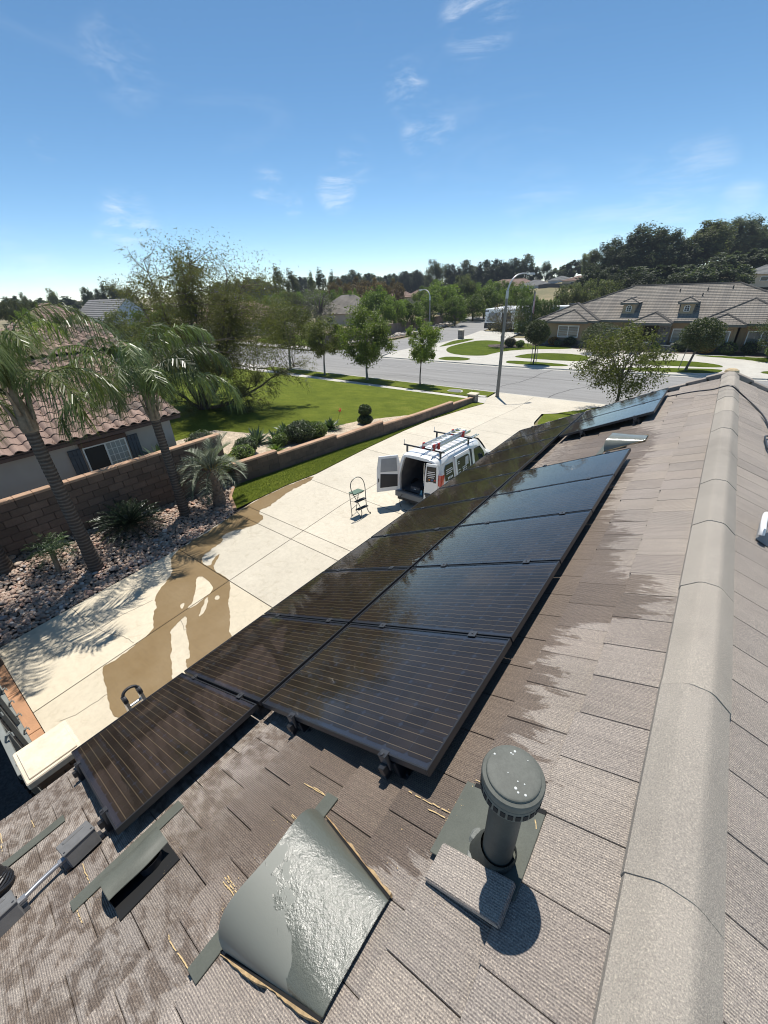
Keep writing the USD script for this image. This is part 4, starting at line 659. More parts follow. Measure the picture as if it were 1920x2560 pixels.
# stones
def bed_z(x, y): return np.interp(y, [-1, 2, 5.5, 7], [.42, .36, .08, .0]) * np.clip((-10.4 - x) / 2.3, 0, 1) ** 1.2
stones_poly = Polygon([(-9.72, -.32), (-9.92, 1.5), (-10.09, 3.65), (-10.5, 5.72), (-10.70, 5.9), (-11.55, 6.3), (-12.25, 6.95), (-12.40, 7.1), (-12.70, 7.1), (-12.70, -3.0), (-9.6, -3.0)])
gx, gy = np.meshgrid(np.linspace(-12.9, -9.5, 24), np.linspace(-3.2, 7.2, 40), indexing='ij')
MB().grid(np.stack([gx, gy, np.where(gx < -9.9, bed_z(gx, gy), 0) - .045], -1)).build('stone_bed_soil', mat('bed_soil', (.05, .042, .038), .95), None, kind='structure')
ms = []
for x0, y0, x1, y1 in ((-10.73, 5.93, -11.58, 6.34), (-11.58, 6.34, -12.28, 6.98)):
    L = math.hypot(x1 - x0, y1 - y0); n = round(L / .2)
    for i in range(n): a, b = np.array([x0, y0]) + np.array([x1 - x0, y1 - y0]) * (i + .02) / n, np.array([x0, y0]) + np.array([x1 - x0, y1 - y0]) * (i + .98) / n; ms.append(MB().bar([*a, .015], [*b, .015], .10, .09))
mow = thing('brick_edging', 'row of salmon edging bricks between the stones and the grass', 'edging')
for m in ms: m.build('brick', capm, mow)
rockm = usdkit.material(stage, '/World/Looks/river_stone', {
    'oi': ('object_info', {}), 'r': ('rgb_ramp', {'ramp': [(0, (.24, .18, .14)), (.15, (.40, .28, .215)), (.3, (.30, .25, .21)), (.45, (.44, .30, .225)), (.6, (.22, .175, .145)), (.72, (.37, .28, .215)), (.82, (.50, .42, .35)), (.9, (.42, .23, .155)), (.95, (.25, .25, .26)), (1, (.56, .50, .45))]}),
    'g': ('geometry', {}), 'n': ('noise_texture', {'scale': 30.0, 'detail': 4.0}), 'r2': ('rgb_ramp', {'ramp': [(0, (.75, .75, .75)), (1, (1.2, 1.2, 1.2))]}), 'm': ('mix_color', {'blend_type': 'multiply', 'fac': 1.0}), 'p': ('principled_bsdf', {'roughness': .62, 'specular_ior_level': .4})},
    [('oi.random', 'r.fac'), ('g.position', 'n.vector'), ('n.fac', 'r2.fac'), ('r.color', 'm.a'), ('r2.color', 'm.b'), ('m.result', 'p.base_color')], surface='p.BSDF')
pi = UsdGeom.PointInstancer.Define(stage, '/World/river_stones'); ph = UsdGeom.Scope.Define(stage, '/World/river_stones/stone_kinds'); rel = pi.CreatePrototypesRel()
for k in range(8):
    s = trimesh.creation.icosphere(2); v = np.array(s.vertices); v = v * (1 + .32 * (meshkit.fbm(v * 1.3 + k * 9.1, 2, k)[:, None] - .5)); v *= np.array([1.25, .9, .62]) * (1 + .1 * rw.standard_normal(3))
    q = emit(f'/World/river_stones/stone_kinds/stone_{k:03d}', v * .5, np.array(s.faces), rockm, True); rel.AddTarget(q.GetPath())
pts = []; 
for lay, (num, s0, s1) in enumerate(((8200, .045, .08), (2400, .06, .105), (110, .11, .165))):
    while num > 0:
        x, y = rw.uniform(-12.72, -9.65), rw.uniform(-2.6, 7.1)
        if stones_poly.buffer(-.03).contains(Point(x, y)): pts.append((x, y, bed_z(x, y) - .02 + .022 * lay + rw.uniform(0, .015), rw.uniform(s0, s1))); num -= 1
pts = np.array(pts); yaw = rw.uniform(0, 2 * np.pi, len(pts)); tx = rw.uniform(-.35, .35, len(pts))
pi.CreatePositionsAttr(Vt.Vec3fArray.FromNumpy(pts[:, :3].astype(np.float32))); pi.CreateScalesAttr(Vt.Vec3fArray.FromNumpy(np.repeat(pts[:, 3:], 3, 1).astype(np.float32)))
pi.CreateOrientationsAttr(Vt.QuathArray([Gf.Quath(float(math.cos(a / 2) * math.cos(b / 2)), float(math.cos(a / 2) * math.sin(b / 2)), float(math.sin(a / 2) * math.sin(b / 2)), float(math.sin(a / 2) * math.cos(b / 2))) for a, b in zip(yaw, tx)]))
pi.CreateProtoIndicesAttr(Vt.IntArray(list(map(int, rw.integers(0, 8, len(pts))))))
tag(pi.GetPrim(), 'bed of rounded pink and grey river stones around the palms', kind='stuff')
# fuzz of grass blades along the near grass strip
bl = MB(); n = 26000; xs = rw.uniform(-12.9, -10.5, n * 4); ys = rw.uniform(5.9, 22, n * 4); import shapely
ins = shapely.contains_xy(strip, xs, ys); xs, ys = xs[ins][:n], ys[ins][:n]; n = len(xs)
an = rw.uniform(0, 2 * np.pi, n); h = rw.uniform(.02, .05, n); w = .006
b0 = np.stack([xs, ys, gz(ys) + .028], -1); sd = np.stack([np.cos(an), np.sin(an), 0 * an], -1) * w; tp = b0 + np.stack([rw.normal(0, .015, n), rw.normal(0, .015, n), h], -1)
V = np.stack([b0 - sd, b0 + sd, tp], 1).reshape(-1, 3); bl.add(V, np.arange(3 * n).reshape(-1, 3))
grassb = mat('grass_blade', (.12, .155, .028), .6, isl=.35, transl=(.3, (1.3, 1.4, .8)))
tag(bl.build('grass', grassb, None, 'mown grass blades of the strip beside the driveway'), kind='stuff')

# ================================================================ stone columns and gate at the near end
ledge = mat('ledge_stone', (.115, .082, .06), .9, .35, 4, bump=.6, bscale=26, isl=.35)
def column(label, x0, x1, y0, y1, z1, cap):
    t = thing('stone_column', label, 'column'); MB().box((x0 + .03, y0 + .03, -.2), (x1 - .03, y1 - .03, z1 - .02)).build('core', grout, t)
    z = 0.0; k = 0
    while z < z1 - .03:
        h = min(rw.uniform(.06, .11), z1 - z)
        for (ax, lo, hi, fixed, sgn) in ((0, x0, x1, y0, -1), (0, x0, x1, y1, 1), (1, y0, y1, x0, -1), (1, y0, y1, x1, 1)):
            a = lo
            while a < hi - .02:
                b = min(a + rw.uniform(.12, .26), hi); b = hi if hi - b < .06 else b; pr = rw.uniform(.0, .018)
                f0, f1 = (fixed - pr, fixed + .05) if sgn < 0 else (fixed - .05, fixed + pr)
                lo3, hi3 = ((a + .003, f0, z + .003), (b - .003, f1, z + h - .003)) if ax == 0 else ((f0, a + .003, z + .003), (f1, b - .003, z + h - .003))
                MB().bbox(lo3, hi3, .006).build('stone', ledge, t); a = b
        z += h
    if cap: MB().bbox((x0 - .05, y0 - .05, z1), (x1 + .05, y1 + .05, z1 + .075), .012).build('cap', palecap2, t); MB().bbox((x0 - .015, y0 - .015, z1 + .073), (x1 + .015, y1 + .015, z1 + .09), .006).build('cap_top', palecap2, t)
    return t
palecap2 = mat('cream_cap', (.66, .56, .42), .85, .10, 6, speck=(18, .05))
column('dark ledge-stone column with a smooth cream cap beside our eave', -4.30, -3.93, -.42, -.06, 2.11, True)
column('dark ledge-stone column at the left edge beside the river stones', -9.95, -9.14, -.75, -.30, 1.65, True)
gate = thing('driveway_gate', 'sliding iron gate with grey frame and dark horizontal bars at the driveway end', 'gate')
gp_ = mat('gate_paint', (.21, .22, .205), .7, .1, 8, spec=.2); gd = mat('gate_bar_paint', (.016, .015, .015), .8, spec=.15)
for z in (.12, 1.86): MB().bbox((-9.1, -.53, z - .035), (-4.36, -.47, z + .035), .005).build('rail', gp_, gate)
for x in np.linspace(-9.07, -4.4, 6): MB().bbox((x - .025, -.525, .155), (x + .025, -.475, 1.825), .004).build('upright', gp_, gate)
for z in np.linspace(.20, 1.78, 19): MB().bbox((-9.1, -.548, z - .018), (-4.36, -.528, z + .018), .003).build('bar', gd, gate)
for x in np.linspace(-8.9, -4.5, 12):
    for z in (.16, 1.90):
        m = MB(); m.tube([(x, -.5, z), (x, -.46, z + .06), (x + .02, -.42, z + .08), (x + .05, -.42, z + .05)], .009, 6); m.tube([(x, -.5, z), (x, -.47, z + .07), (x - .03, -.43, z + .07)], .009, 6); m.build('scroll', gp_, gate)
lgt = thing('fence_post', 'grey post beneath the roof edge beside the cream-capped column', 'post'); MB().bbox((-3.74, -.66, -.1), (-3.66, -.58, 2.05), .006).build('post', gp_, lgt); MB().bbox((-3.77, -.69, 2.05), (-3.63, -.55, 2.08), .008).build('cap', gp_, lgt)

# ================================================================ the neighbour's house on the left
HX0, HZ0 = -15.15, 2.2; hth = math.atan(.36); hc, hs = math.cos(hth), math.sin(hth)
def HP(y, d, k=0.0): y, d, k = np.broadcast_arrays(*(np.asarray(v, float) for v in (y, d, k))); return np.stack([HX0 - d * hc + k * hs, y, HZ0 + d * hs + k * hc], -1)
nstucco = mat('grey_stucco', (.40, .345, .305), .92, .06, 1.5, bump=.3, bscale=70)
nh = thing('neighbour_house', 'neighbouring house with curved pink-brown roof tiles and grey shutters behind the block wall', 'house')
MB().box((-15.75, -8, -.4), (-15.6, 6.75, 2.22)).build('wall', nstucco, nh); 
MB().add([(-15.6, 6.9, -.4), (-24.5, 6.9, -.4), (-24.5, 6.9, 2.3), (-20.1, 6.9, 3.95), (-15.6, 6.9, 2.25), (-15.6, 6.75, -.4), (-24.5, 6.75, -.4), (-24.5, 6.75, 2.3), (-20.1, 6.75, 3.95), (-15.6, 6.75, 2.25)], [[0, 1, 2], [0, 2, 3], [0, 3, 4], [5, 6, 7], [5, 7, 8], [5, 8, 9], [0, 4, 9], [0, 9, 5]]).build('gable', nstucco, nh)
nroof = MB().add([HP(-8, -.03, -.07), HP(7.15, -.03, -.07), HP(7.15, 5.35, -.07), HP(-8, 5.35, -.07), (-25.4, -8, 2.2), (-25.4, 7.15, 2.2)], [[0, 1, 2], [0, 2, 3], [3, 2, 5], [3, 5, 4]]).build('roof', mat('roof_felt', (.03, .026, .024), .95), nh)
stile = mat('curved_tile', (.235, .16, .128), .88, .14, 2.5, isl=.22, speck=(30, .1), bump=.3, bscale=60)
stile2 = mat('curved_tile_dirty', (.14, .105, .088), .9, .4, 4.0, isl=.3)
def s_tile(y, d, fnp):
    u = np.linspace(0, 1, 10); prof = np.where(u < .62,   .072 * np.sin(u / .62 * np.pi) ** .8, -.012 * np.sin((u - .62) / .38 * np.pi)); P = []
    for dd, kk in ((.49, .0), (.0, .032)): P.append(fnp(y + u * .372, np.full(10, d + dd), prof * (1 if dd == 0 else .92) + kk))
    P.append(fnp(y + u * .372, np.full(10, d - .002), prof + .032 - .024)); 
    return MB().grid(np.array(P[::-1]))
def HP2(y, d, k=0.0): p = HP(y, d, k); p[..., 0] -= 4.95; p[..., 2] += 4.95 * .36 + .20; return p
cand = []
for fnp, ny, nd, yo in ((HP, 42, 13, 7.15), (HP2, 38, 6, 8.1)):
    for j in range(nd):
        for i in range(ny):
            y = yo - .37 - i * .356; d = -.05 + j * .42
            if fnp is HP and d > 5.25: continue
            c = to_px(fnp(y + .15, d + .2)); vis = 1 / c[2] ** 2 if -40 < c[0] < 1960 and 700 < c[1] < 1300 else 0; cand.append((vis, fnp, y, d))
cand.sort(key=lambda c: -c[0]); rest = MB()
for n, (vis, fnp, y, d) in enumerate(cand):
    m = s_tile(y + rw.uniform(-.003, .003), d + rw.uniform(-.006, .006), fnp)
    if n < 298 and vis: m.build('curved_tile', stile2 if (y > 4.9 and rw.random() < .45 and d < 2.6) else stile, nroof, smooth=50)
    else: rest.merge(m)
tag(rest.build('curved_tile_field', stile, nroof), kind='stuff')
for i in range(38): y = 7.1 - i * .40; an = np.linspace(-1.5, 1.5, 8); r0 = np.stack([-20.08 + .13 * np.sin(an), np.full(8, y), 4.0 + .12 * np.cos(an)], -1); r1 = r0 - [0, .43, .018]; MB().grid(np.array([r0, r1])).build('ridge_tile', stile, nroof, smooth=50)
up = MB().add([HP2(-8, -.05, -.06), HP2(8.1, -.05, -.06), HP2(8.1, 2.5, -.06), HP2(-8, 2.5, -.06)], [[0, 1, 2], [0, 2, 3]]); up.box((-20.6, -8, 3.7), (-20.45, 7.9, 4.22)); up.build('upper_roof', mat('roof_felt', (.03, .026, .024), .95), nh)
MB().box((-24.6, 6.9, -.3), (-20.45, 7.9, 4.15)).build('upper_wall', nstucco, nh)
brownm = mat('brown_trim', (.115, .065, .048), .8, .15, 5)
MB().bar((-15.18, -8, 2.10), (-15.18, 7.15, 2.10), .03, .17).build('fascia', brownm, nh); MB().add([(-15.19, -8, 2.04), (-15.19, 7.15, 2.04), (-15.62, 7.15, 2.12), (-15.62, -8, 2.12)], [[0, 1, 2, 3]]).build('soffit', nstucco, nh)
MB().bar((-15.16, 7.12, 2.12), (-20.1, 7.12, 3.9), .04, .17).build('barge_board', brownm, nh)
wn = sub('window', nh); whm = mat('white_vinyl', (.72, .70, .66), .5); pane = usdkit.material(stage, '/World/Looks/window_glass', {'f': ('fresnel', {'IOR': 1.5}), 't': ('diffuse_bsdf', {'color': (.035, .036, .034)}), 'gl': ('glossy_bsdf', {'color': (.9, .9, .9), 'roughness': .02}), 'm': ('mix_closure', {})}, [('t.BSDF', 'm.closure1'), ('gl.BSDF', 'm.closure2'), ('f.fac', 'm.fac')], surface='m.closure')
m = MB(); y0, y1, z0, z1 = 3.88, 5.22, .55, 1.74
for lo, hi in (((y0, z0), (y0 + .04, z1)), ((y1 - .04, z0), (y1, z1)), ((4.53, z0), (4.58, z1)), ((y0 + .04, z1 - .04), (4.53, z1)), ((4.58, z1 - .04), (y1 - .04, z1)), ((y0 + .04, z0), (4.53, z0 + .04)), ((4.58, z0), (y1 - .04, z0 + .04))): m.box((-15.6, lo[0], lo[1]), (-15.545, hi[0], hi[1]))
m.build('frame', whm, wn); MB().box((-15.6, 3.92, .59), (-15.575, 4.53, 1.70)).build('pane', pane, wn)
blm = mat('window_blind', (.33, .34, .32), .7); MB().box((-15.6, 4.58, .59), (-15.58, 5.18, 1.70)).build('blind', blm, wn)
g = MB()
for y in (4.73, 4.88, 5.03): g.box((-15.58, y - .008, .59), (-15.565, y + .008, 1.70))
for z in (.82, 1.04, 1.26, 1.48): g.box((-15.58, 4.58, z - .008), (-15.568, 5.18, z + .008))
g.build('glazing_bars', whm, wn)
shm = mat('shutter_paint', (.06, .068, .082), .6, .1, 8)
for ya in (3.47, 5.28):
    s = MB().box((-15.6, ya, .5), (-15.57, ya + .36, 1.76)).build('shutter', shm, nh)
    for k in range(3): MB().bbox((-15.572, ya + .006 + k * .118, .51), (-15.553, ya + .112 + k * .118, 1.75), .004).build('board', shm, s)
    MB().box((-15.56, ya + .04, 1.5), (-15.54, ya + .32, 1.57)).build('batten', shm, s)
MB().bbox((-15.6, 3.82, 1.745), (-15.53, 5.28, 1.90), .008).build('lintel', brownm, nh)
db = MB(); n = 900; yy = rw.uniform(2.6, 7.0, n); dd = rw.choice(np.arange(7), n) * .42 + rw.uniform(.0, .12, n); yy = np.floor(yy / .356) * .356 + 7.15 - .37 - 19 * .356 + .29 + rw.normal(0, .05, n); P = HP(yy, dd, .035); e1 = rw.normal(0, 1, (n, 3)) * .03; e2 = rw.normal(0, 1, (n, 3)) * .012
V = np.stack([P - e1, P + e2, P + e1], 1).reshape(-1, 3); db.add(V, np.arange(3 * n).reshape(-1, 3)); tag(db.build('dead_leaves', mat('dead_leaf', (.20, .085, .035), .9, isl=.5), nroof), kind='stuff')

# ================================================================ palms, shrubs and trees
rp = np.random.default_rng(21)
def leafmat(name, c, rough=.45, isl=.35, spec=.5, tr=.34, tc=(1.25, 1.45, .7), var=.25, scale=1.2): return mat(name, c, rough, var, scale, spec=spec, isl=isl, transl=(tr, tc))
def strips(base, d, L, W, droop, nseg=2, taper=(1.0, .8, .05)):
    """many narrow leaves at once: base, direction d, length L, width W; tips sink by droop * L"""
    n = len(base); d = d / np.linalg.norm(d, axis=1, keepdims=True); L, W, droop = (np.broadcast_to(np.asarray(v, float), (n,)) for v in (L, W, droop))
    s = np.cross(d, [0, 0, 1.0]); s /= np.linalg.norm(s, axis=1, keepdims=True) + 1e-9; r = rp.uniform(-.6, .6, (n, 1)); s = s + np.cross(d, s) * r; s /= np.linalg.norm(s, axis=1, keepdims=True)
    V = []
    for k in range(nseg + 1):
        t = k / nseg; c = base + d * (L * t * (1 - .25 * droop * t))[:, None] - np.array([0, 0, 1.0]) * (droop * L * t * t)[:, None]; w = s * (W / 2 * taper[min(k, len(taper) - 1)])[:, None]; V += [c - w, c + w]
    V = np.stack(V, 1); m = 2 * (nseg + 1); F = []
    for k in range(nseg): F += [[2 * k, 2 * k + 1, 2 * k + 3], [2 * k, 2 * k + 3, 2 * k + 2]]
    F = (np.array(F)[None] + (np.arange(n) * m)[:, None, None]).reshape(-1, 3); return V.reshape(-1, 3), F
def rachis(base, az, el, L, bend, n=18, pw=1.3, twist=0.0):
    t = np.linspace(0, 1, n); e = el - bend * t ** pw; a = az + twist * t; d = np.stack([np.cos(a) * np.cos(e), np.sin(a) * np.cos(e), np.sin(e)], -1); p = np.asarray(base, float) + np.vstack([[0, 0, 0], np.cumsum((d[1:] + d[:-1]) / 2 * L / (n - 1), axis=0)]); return p, d
def feather(base, az, el, L, bend, nleaf, leaf, width, droop, fwd=.55, start=.15, vee=.25, plum=.35, pw=1.3, r0=.016, twist=0.0, jag=.12):
    """one pinnate palm frond as (rachis, leaflets)"""
    p, d = rachis(base, az, el, L, bend, pw=pw, twist=twist); m = MB().tube(p, np.linspace(r0, r0 * .25, len(p)), 5, False)
    t = np.repeat(np.linspace(start, .995, nleaf), 2) + rp.uniform(-.006, .006, 2 * nleaf); t = np.clip(t, 0, 1); side = np.tile([1.0, -1.0], nleaf); x = t * (len(p) - 1); i = np.minimum(x.astype(int), len(p) - 2); f = (x - i)[:, None]
    b = p[i] * (1 - f) + p[i + 1] * f; dd = d[i] * (1 - f) + d[i + 1] * f; dd /= np.linalg.norm(dd, axis=1, keepdims=True)
    s = np.cross(dd, [0, 0, 1.0]); s /= np.linalg.norm(s, axis=1, keepdims=True) + 1e-9; u = np.cross(s, dd)
    ld = s * side[:, None] + dd * (fwd + .5 * (t[:, None] ** 2)) + u * (vee + rp.normal(0, plum, (len(t), 1))) + rp.normal(0, jag, (len(t), 3))
    ll = leaf * (np.sin(np.clip((t - start) / (1 - start), 0, 1) * np.pi * .86 + .28) ** .8) * rp.uniform(.85, 1.1, len(t))
    V, F = strips(b, ld, ll, width, droop * rp.uniform(.6, 1.3, len(t))); m.add(V, F); return m
queen_leaf = leafmat('palm_leaf', (.125, .15, .05), .36, .5, .45, .35)
queen_dark = leafmat('palm_leaf_dark', (.085, .112, .036), .36, .5, .45, .3)
ringm = usdkit.material(stage, '/World/Looks/palm_trunk', {'g': ('geometry', {}), 'w': ('wave_texture', {'wave_type': 'bands', 'bands_direction': 'z', 'scale': 3.8, 'distortion': 2.2, 'detail': 3.0, 'detail_scale': 2.0}), 'r': ('rgb_ramp', {'ramp': [(0, (.062, .050, .041)), (.18, (.078, .063, .051)), (.6, (.094, .076, .062)), (.86, (.108, .089, .073)), (1, (.14, .118, .098))]}),
    'n': ('noise_texture', {'scale': 14.0, 'detail': 5.0, 'roughness': .7}), 'r2': ('rgb_ramp', {'ramp': [(0, (.6, .6, .6)), (1, (1.3, 1.3, 1.3))]}), 'm': ('mix_color', {'blend_type': 'multiply', 'fac': 1.0, 'use_clamp': False}), 'b': ('bump', {'strength': .6, 'distance': .012}), 'p': ('principled_bsdf', {'roughness': .92, 'specular_ior_level': .2})},
    [('g.position', 'w.vector'), ('w.fac', 'r.fac'), ('g.position', 'n.vector'), ('n.fac', 'r2.fac'), ('r.color', 'm.a'), ('r2.color', 'm.b'), ('m.result', 'p.base_color'), ('w.fac', 'b.height'), ('b.normal', 'p.normal')], surface='p.BSDF')
fibre = mat('palm_sheath', (.19, .145, .10), .85, .35, 9, bump=.5, bscale=30)
def queen_palm(label, x, y, z0, zt, zc, fr_list, r0=.175, r1=.115, leafm=queen_leaf, lean=(0, 0)):
    t = thing('queen_palm', label, 'palm tree', (x, y, z0)); H = zt - z0; zz = np.linspace(0, H, int(H / .022)); ring = (zz % .105) / .105
    if H > .5:
        r = r1 + (r0 - r1) * np.exp(-zz / (H * .28)) + (.006 * (ring < .22) - .004 * (ring > .85)) + .012 * np.clip(zz / H - .9, 0, 1) * 10 * .3
        r[0] *= 1.12; tr = MB().tube(np.stack([lean[0] * (zz / H) ** 2 + .015 * np.sin(zz * 1.3), lean[1] * (zz / H) ** 2 + 0 * zz, zz - .06 * (zz == 0)], -1), r, 16, False); tr.build('trunk', ringm, t, smooth=35)
    top = np.array([lean[0], lean[1], H]); cs = MB(); zs = np.linspace(0, zc - zt, 9); rr = np.interp(zs / (zc - zt), [0, .15, .5, 1], [r1 * 1.25, r1 * 1.45, r1 * 1.05, .04]); cs.tube(np.stack([0 * zs, 0 * zs, zs], -1) + top, rr, 12, False); cs.build('crownshaft', fibre, t, smooth=45)
    bt = MB()
    for k in range(7): a = k * 2.4; h = .05 + .07 * k; b0 = top + [r1 * 1.3 * math.cos(a), r1 * 1.3 * math.sin(a), h * (zc - zt)]; bt.tube([b0, b0 + [.04 * math.cos(a), .04 * math.sin(a), .22], b0 + [.10 * math.cos(a), .10 * math.sin(a), .42 + .02 * k]], [.045, .032, .012], 6, False)
    bt.build('leaf_base', fibre, t)
    for (az, el, L, bend) in fr_list:
        base = top + np.array([0, 0, (zc - zt) * rp.uniform(.55, 1.0)]); feather(base, az, el, L, bend, 88, .70, .021, 1.0, fwd=.5, start=.12, vee=.15, plum=.55, pw=1.9, twist=rp.uniform(-.3, .3)).build('frond', leafm, t)
    return t
def fan(n, seed, el=(.35, 1.35), L=(2.0, 2.6), bend=(1.2, 2.0), az0=0):
    r = np.random.default_rng(seed); return [(az0 + i * 2.39996 + r.normal(0, .12), r.uniform(*el) if i % 3 else r.uniform(el[0] - .5, el[0]), r.uniform(*L), r.uniform(*bend)) for i in range(n)]
queen_palm('queen palm with pale ringed trunk rising from the middle of the stone bed', -10.93, 2.0, -.02, 3.62, 4.55, fan(15, 3, L=(2.1, 2.75), el=(.95, 1.52), bend=(2.0, 2.9)), r0=.175, r1=.118)
queen_palm('dark glossy queen palm standing against the block wall right of the sago palm', -11.65, 4.79, -.02, 3.05, 3.95, fan(17, 8, L=(2.4, 3.0), el=(.95, 1.52), bend=(1.9, 2.8)), r0=.165, r1=.108, leafm=queen_dark)
queen_palm('queen palm at the left picture edge of which only the lower trunk shows', -12.35, .55, .25, 4.2, 4.9, fan(9, 14, L=(2.2, 2.6)), r0=.21, r1=.15, lean=(-.1, -.35))
# pindo palm
pleaf = leafmat('pindo_leaf', (.165, .19, .125), .45, .25, .5, .2, (1.1, 1.2, .9)); ptr = mat('pindo_trunk', (.16, .125, .095), .95, .3, 8, bump=.6, bscale=30)
t = thing('pindo_palm', 'short blue-grey pindo palm with recurved fronds at the corner of the grass', 'palm tree', (-11.45, 5.86, -.02))
zz = np.linspace(0, 1.3, 40); MB().tube(np.stack([0 * zz, 0 * zz, zz], -1), np.interp(zz, [0, .12, 1.1, 1.3], [.23, .20, .165, .14]), 16, False).build('trunk', ptr, t, smooth=40)
for k in range(70):
    a, h = k * 2.39996, .10 + k * .0175; r_ = .185 - .02 * h; c = np.array([r_ * math.cos(a), r_ * math.sin(a), h]); o = np.array([math.cos(a), math.sin(a), 0]); s_ = np.array([-o[1], o[0], 0])
    MB().add([c - s_ * .055 - [0, 0, .03], c + s_ * .055 - [0, 0, .03], c + s_ * .035 + o * .045 + [0, 0, .06], c - s_ * .035 + o * .045 + [0, 0, .06], c - o * .03 + [0, 0, .05]], [[0, 1, 2], [0, 2, 3], [3, 2, 4], [0, 3, 4], [1, 4, 2]]).build('boot', ptr, t)
for i in range(24):
    el = 1.45 - 1.25 * (i / 24) + rp.normal(0, .08); feather([0, 0, 1.25 - .1 * rp.random()], i * 2.39996, el, rp.uniform(1.05, 1.4), rp.uniform(1.5, 2.2) if i > 6 else rp.uniform(.7, 1.2), 44, .36, .015, .18, fwd=.75, start=.22, vee=.75, plum=.10, pw=1.0, r0=.014, jag=.06).build('frond', pleaf, t)
pf = MB()
for i in range(16): a = i * 2.4; b0 = np.array([.1 * math.cos(a), .1 * math.sin(a), 1.18]); pf.tube([b0, b0 + [.12 * math.cos(a), .12 * math.sin(a), .22], b0 + [.2 * math.cos(a), .2 * math.sin(a), .36]], [.016, .010, .004], 5, False)
pf.build('leaf_stalks', mat('ochre_stalk', (.24, .17, .05), .8, .2, 10), t)
# sago palm, pygmy palm
sleaf = leafmat('sago_leaf', (.018, .032, .010), .35, .5, .5, .1); t = thing('sago_palm', 'dark green sago palm rosette in the stone bed against the block wall', 'palm tree', (-11.9, 3.35, .05))
MB().tube([(0, 0, -.1), (0, 0, .2), (0, 0, .34)], [.16, .17, .10], 12).build('trunk', ptr, t)
for i in range(80): el = 1.4 - 1.5 * (i / 80) ** .8 + rp.normal(0, .05); feather([0, 0, .30], i * 2.39996, el, rp.uniform(.88, 1.08) * (.7 + .3 * min(1, i / 25)), rp.uniform(.5, .9), 44, .135, .011, .05, fwd=.6, start=.1, vee=.55, plum=.06, r0=.008, jag=.04).build('frond', sleaf, t)
gleaf = leafmat('pygmy_leaf', (.06, .10, .028), .4, .4, .5, .25); t = thing('pygmy_palm', 'small pygmy date palm with a thin trunk left of the ringed palm trunk', 'palm tree', (-11.45, 1.38, .15))
MB().tube([(0, 0, -.1), (-.02, .02, .25), (-.05, .05, .52)], [.065, .055, .06], 10).build('trunk', fibre, t)
for i in range(26): el = 1.3 - 1.2 * (i / 26) + rp.normal(0, .1); feather([-.05, .05, .5], i * 2.39996, el, rp.uniform(.5, .68), rp.uniform(1.0, 1.6), 30, .17, .009, .35, start=.12, r0=.006).build('frond', gleaf, t)

def rosette(t, part, m, n, L, W, el=(.2, 1.3), droop=.35, z=0.0, jit=.06, nseg=3):
    a = np.arange(n) * 2.39996; e = el[1] - (el[1] - el[0]) * (np.arange(n) / n) + rp.normal(0, .08, n); d = np.stack([np.cos(a) * np.cos(e), np.sin(a) * np.cos(e), np.sin(e)], -1)
    for k in range(n):
        V, F = strips(np.array([[d[k, 0] * jit, d[k, 1] * jit, z]]), d[k:k + 1], L * rp.uniform(.8, 1.1), W, droop * rp.uniform(.7, 1.3), nseg, (.75, 1.0, .8, .06)); MB().add(V, F).build(part, m, t)
def cloud(c, r, n, size, seed, shell=.35, flat=.0, clumps=0, squash=None, centres=None, sig=.62):
    """leaf faces spread through a lumpy volume"""
    g = np.random.default_rng(seed); c, r = np.asarray(c, float), np.broadcast_to(np.asarray(r, float), (3,))
    if clumps:
        cd = g.normal(0, 1, (clumps, 3)); cd /= np.linalg.norm(cd, axis=1, keepdims=True); cr = g.uniform(shell, 1, clumps) ** .6; cc = cd * cr[:, None] * (1 + .5 * (meshkit.fbm(cd * 1.8 + seed, 2, seed)[:, None] - .5))
        k = g.integers(0, clumps, n); cs = g.uniform(.12, .30, clumps); p = cc[k] + np.clip(g.normal(0, 1, (n, 3)), -1.7, 1.7) * cs[k][:, None] * sig
        if centres is not None: centres.append(c + cc * r)
    else:
        d = g.normal(0, 1, (n, 3)); d /= np.linalg.norm(d, axis=1, keepdims=True); p = d * (g.uniform(shell ** 3, 1, n) ** (1 / 3))[:, None] * (1 + .35 * (meshkit.fbm(d * 2.2 + seed, 3, seed)[:, None] - .5))
    P = c + p * r; nrm = g.normal(0, 1, (n, 3)) + p * .8 + [0, 0, .35 + flat]; nrm /= np.linalg.norm(nrm, axis=1, keepdims=True); u = np.cross(nrm, g.normal(0, 1, (n, 3))); u /= np.linalg.norm(u, axis=1, keepdims=True); w = np.cross(nrm, u); s = size * g.uniform(.65, 1.3, (n, 1))
    asp = squash or .55; V = np.stack([P - u * s * .5, P + w * s * asp * .5 + nrm * s * .06, P + u * s * .5, P - w * s * asp * .5 + nrm * s * .06], 1).reshape(-1, 3); F = (np.array([[0, 1, 2], [0, 2, 3]])[None] + (np.arange(n) * 4)[:, None, None]).reshape(-1, 3); return V, F
agave = leafmat('lily_leaf', (.055, .085, .032), .4, .3, .5, .2); agave2 = leafmat('agave_leaf', (.085, .115, .065), .45, .3, .5, .15)
limeleaf = leafmat('lime_leaf', (.115, .17, .03), .4, .25, .5, .3)
def gl(x, y): return float(lz(x, y)) + .02
def clump(name, label, cat, x, y, m, n, L, W, el=(.15, 1.35), dr=.3): t = thing(name, label, cat, (x, y, gl(x, y))); rosette(t, 'leaf', m, n, L, W, el, dr); return t
t = clump('flax_lily', 'rosette of broad strap leaves with a red flower head behind the low wall', 'plant', -13.3, 13.0, agave, 60, .85, .085)
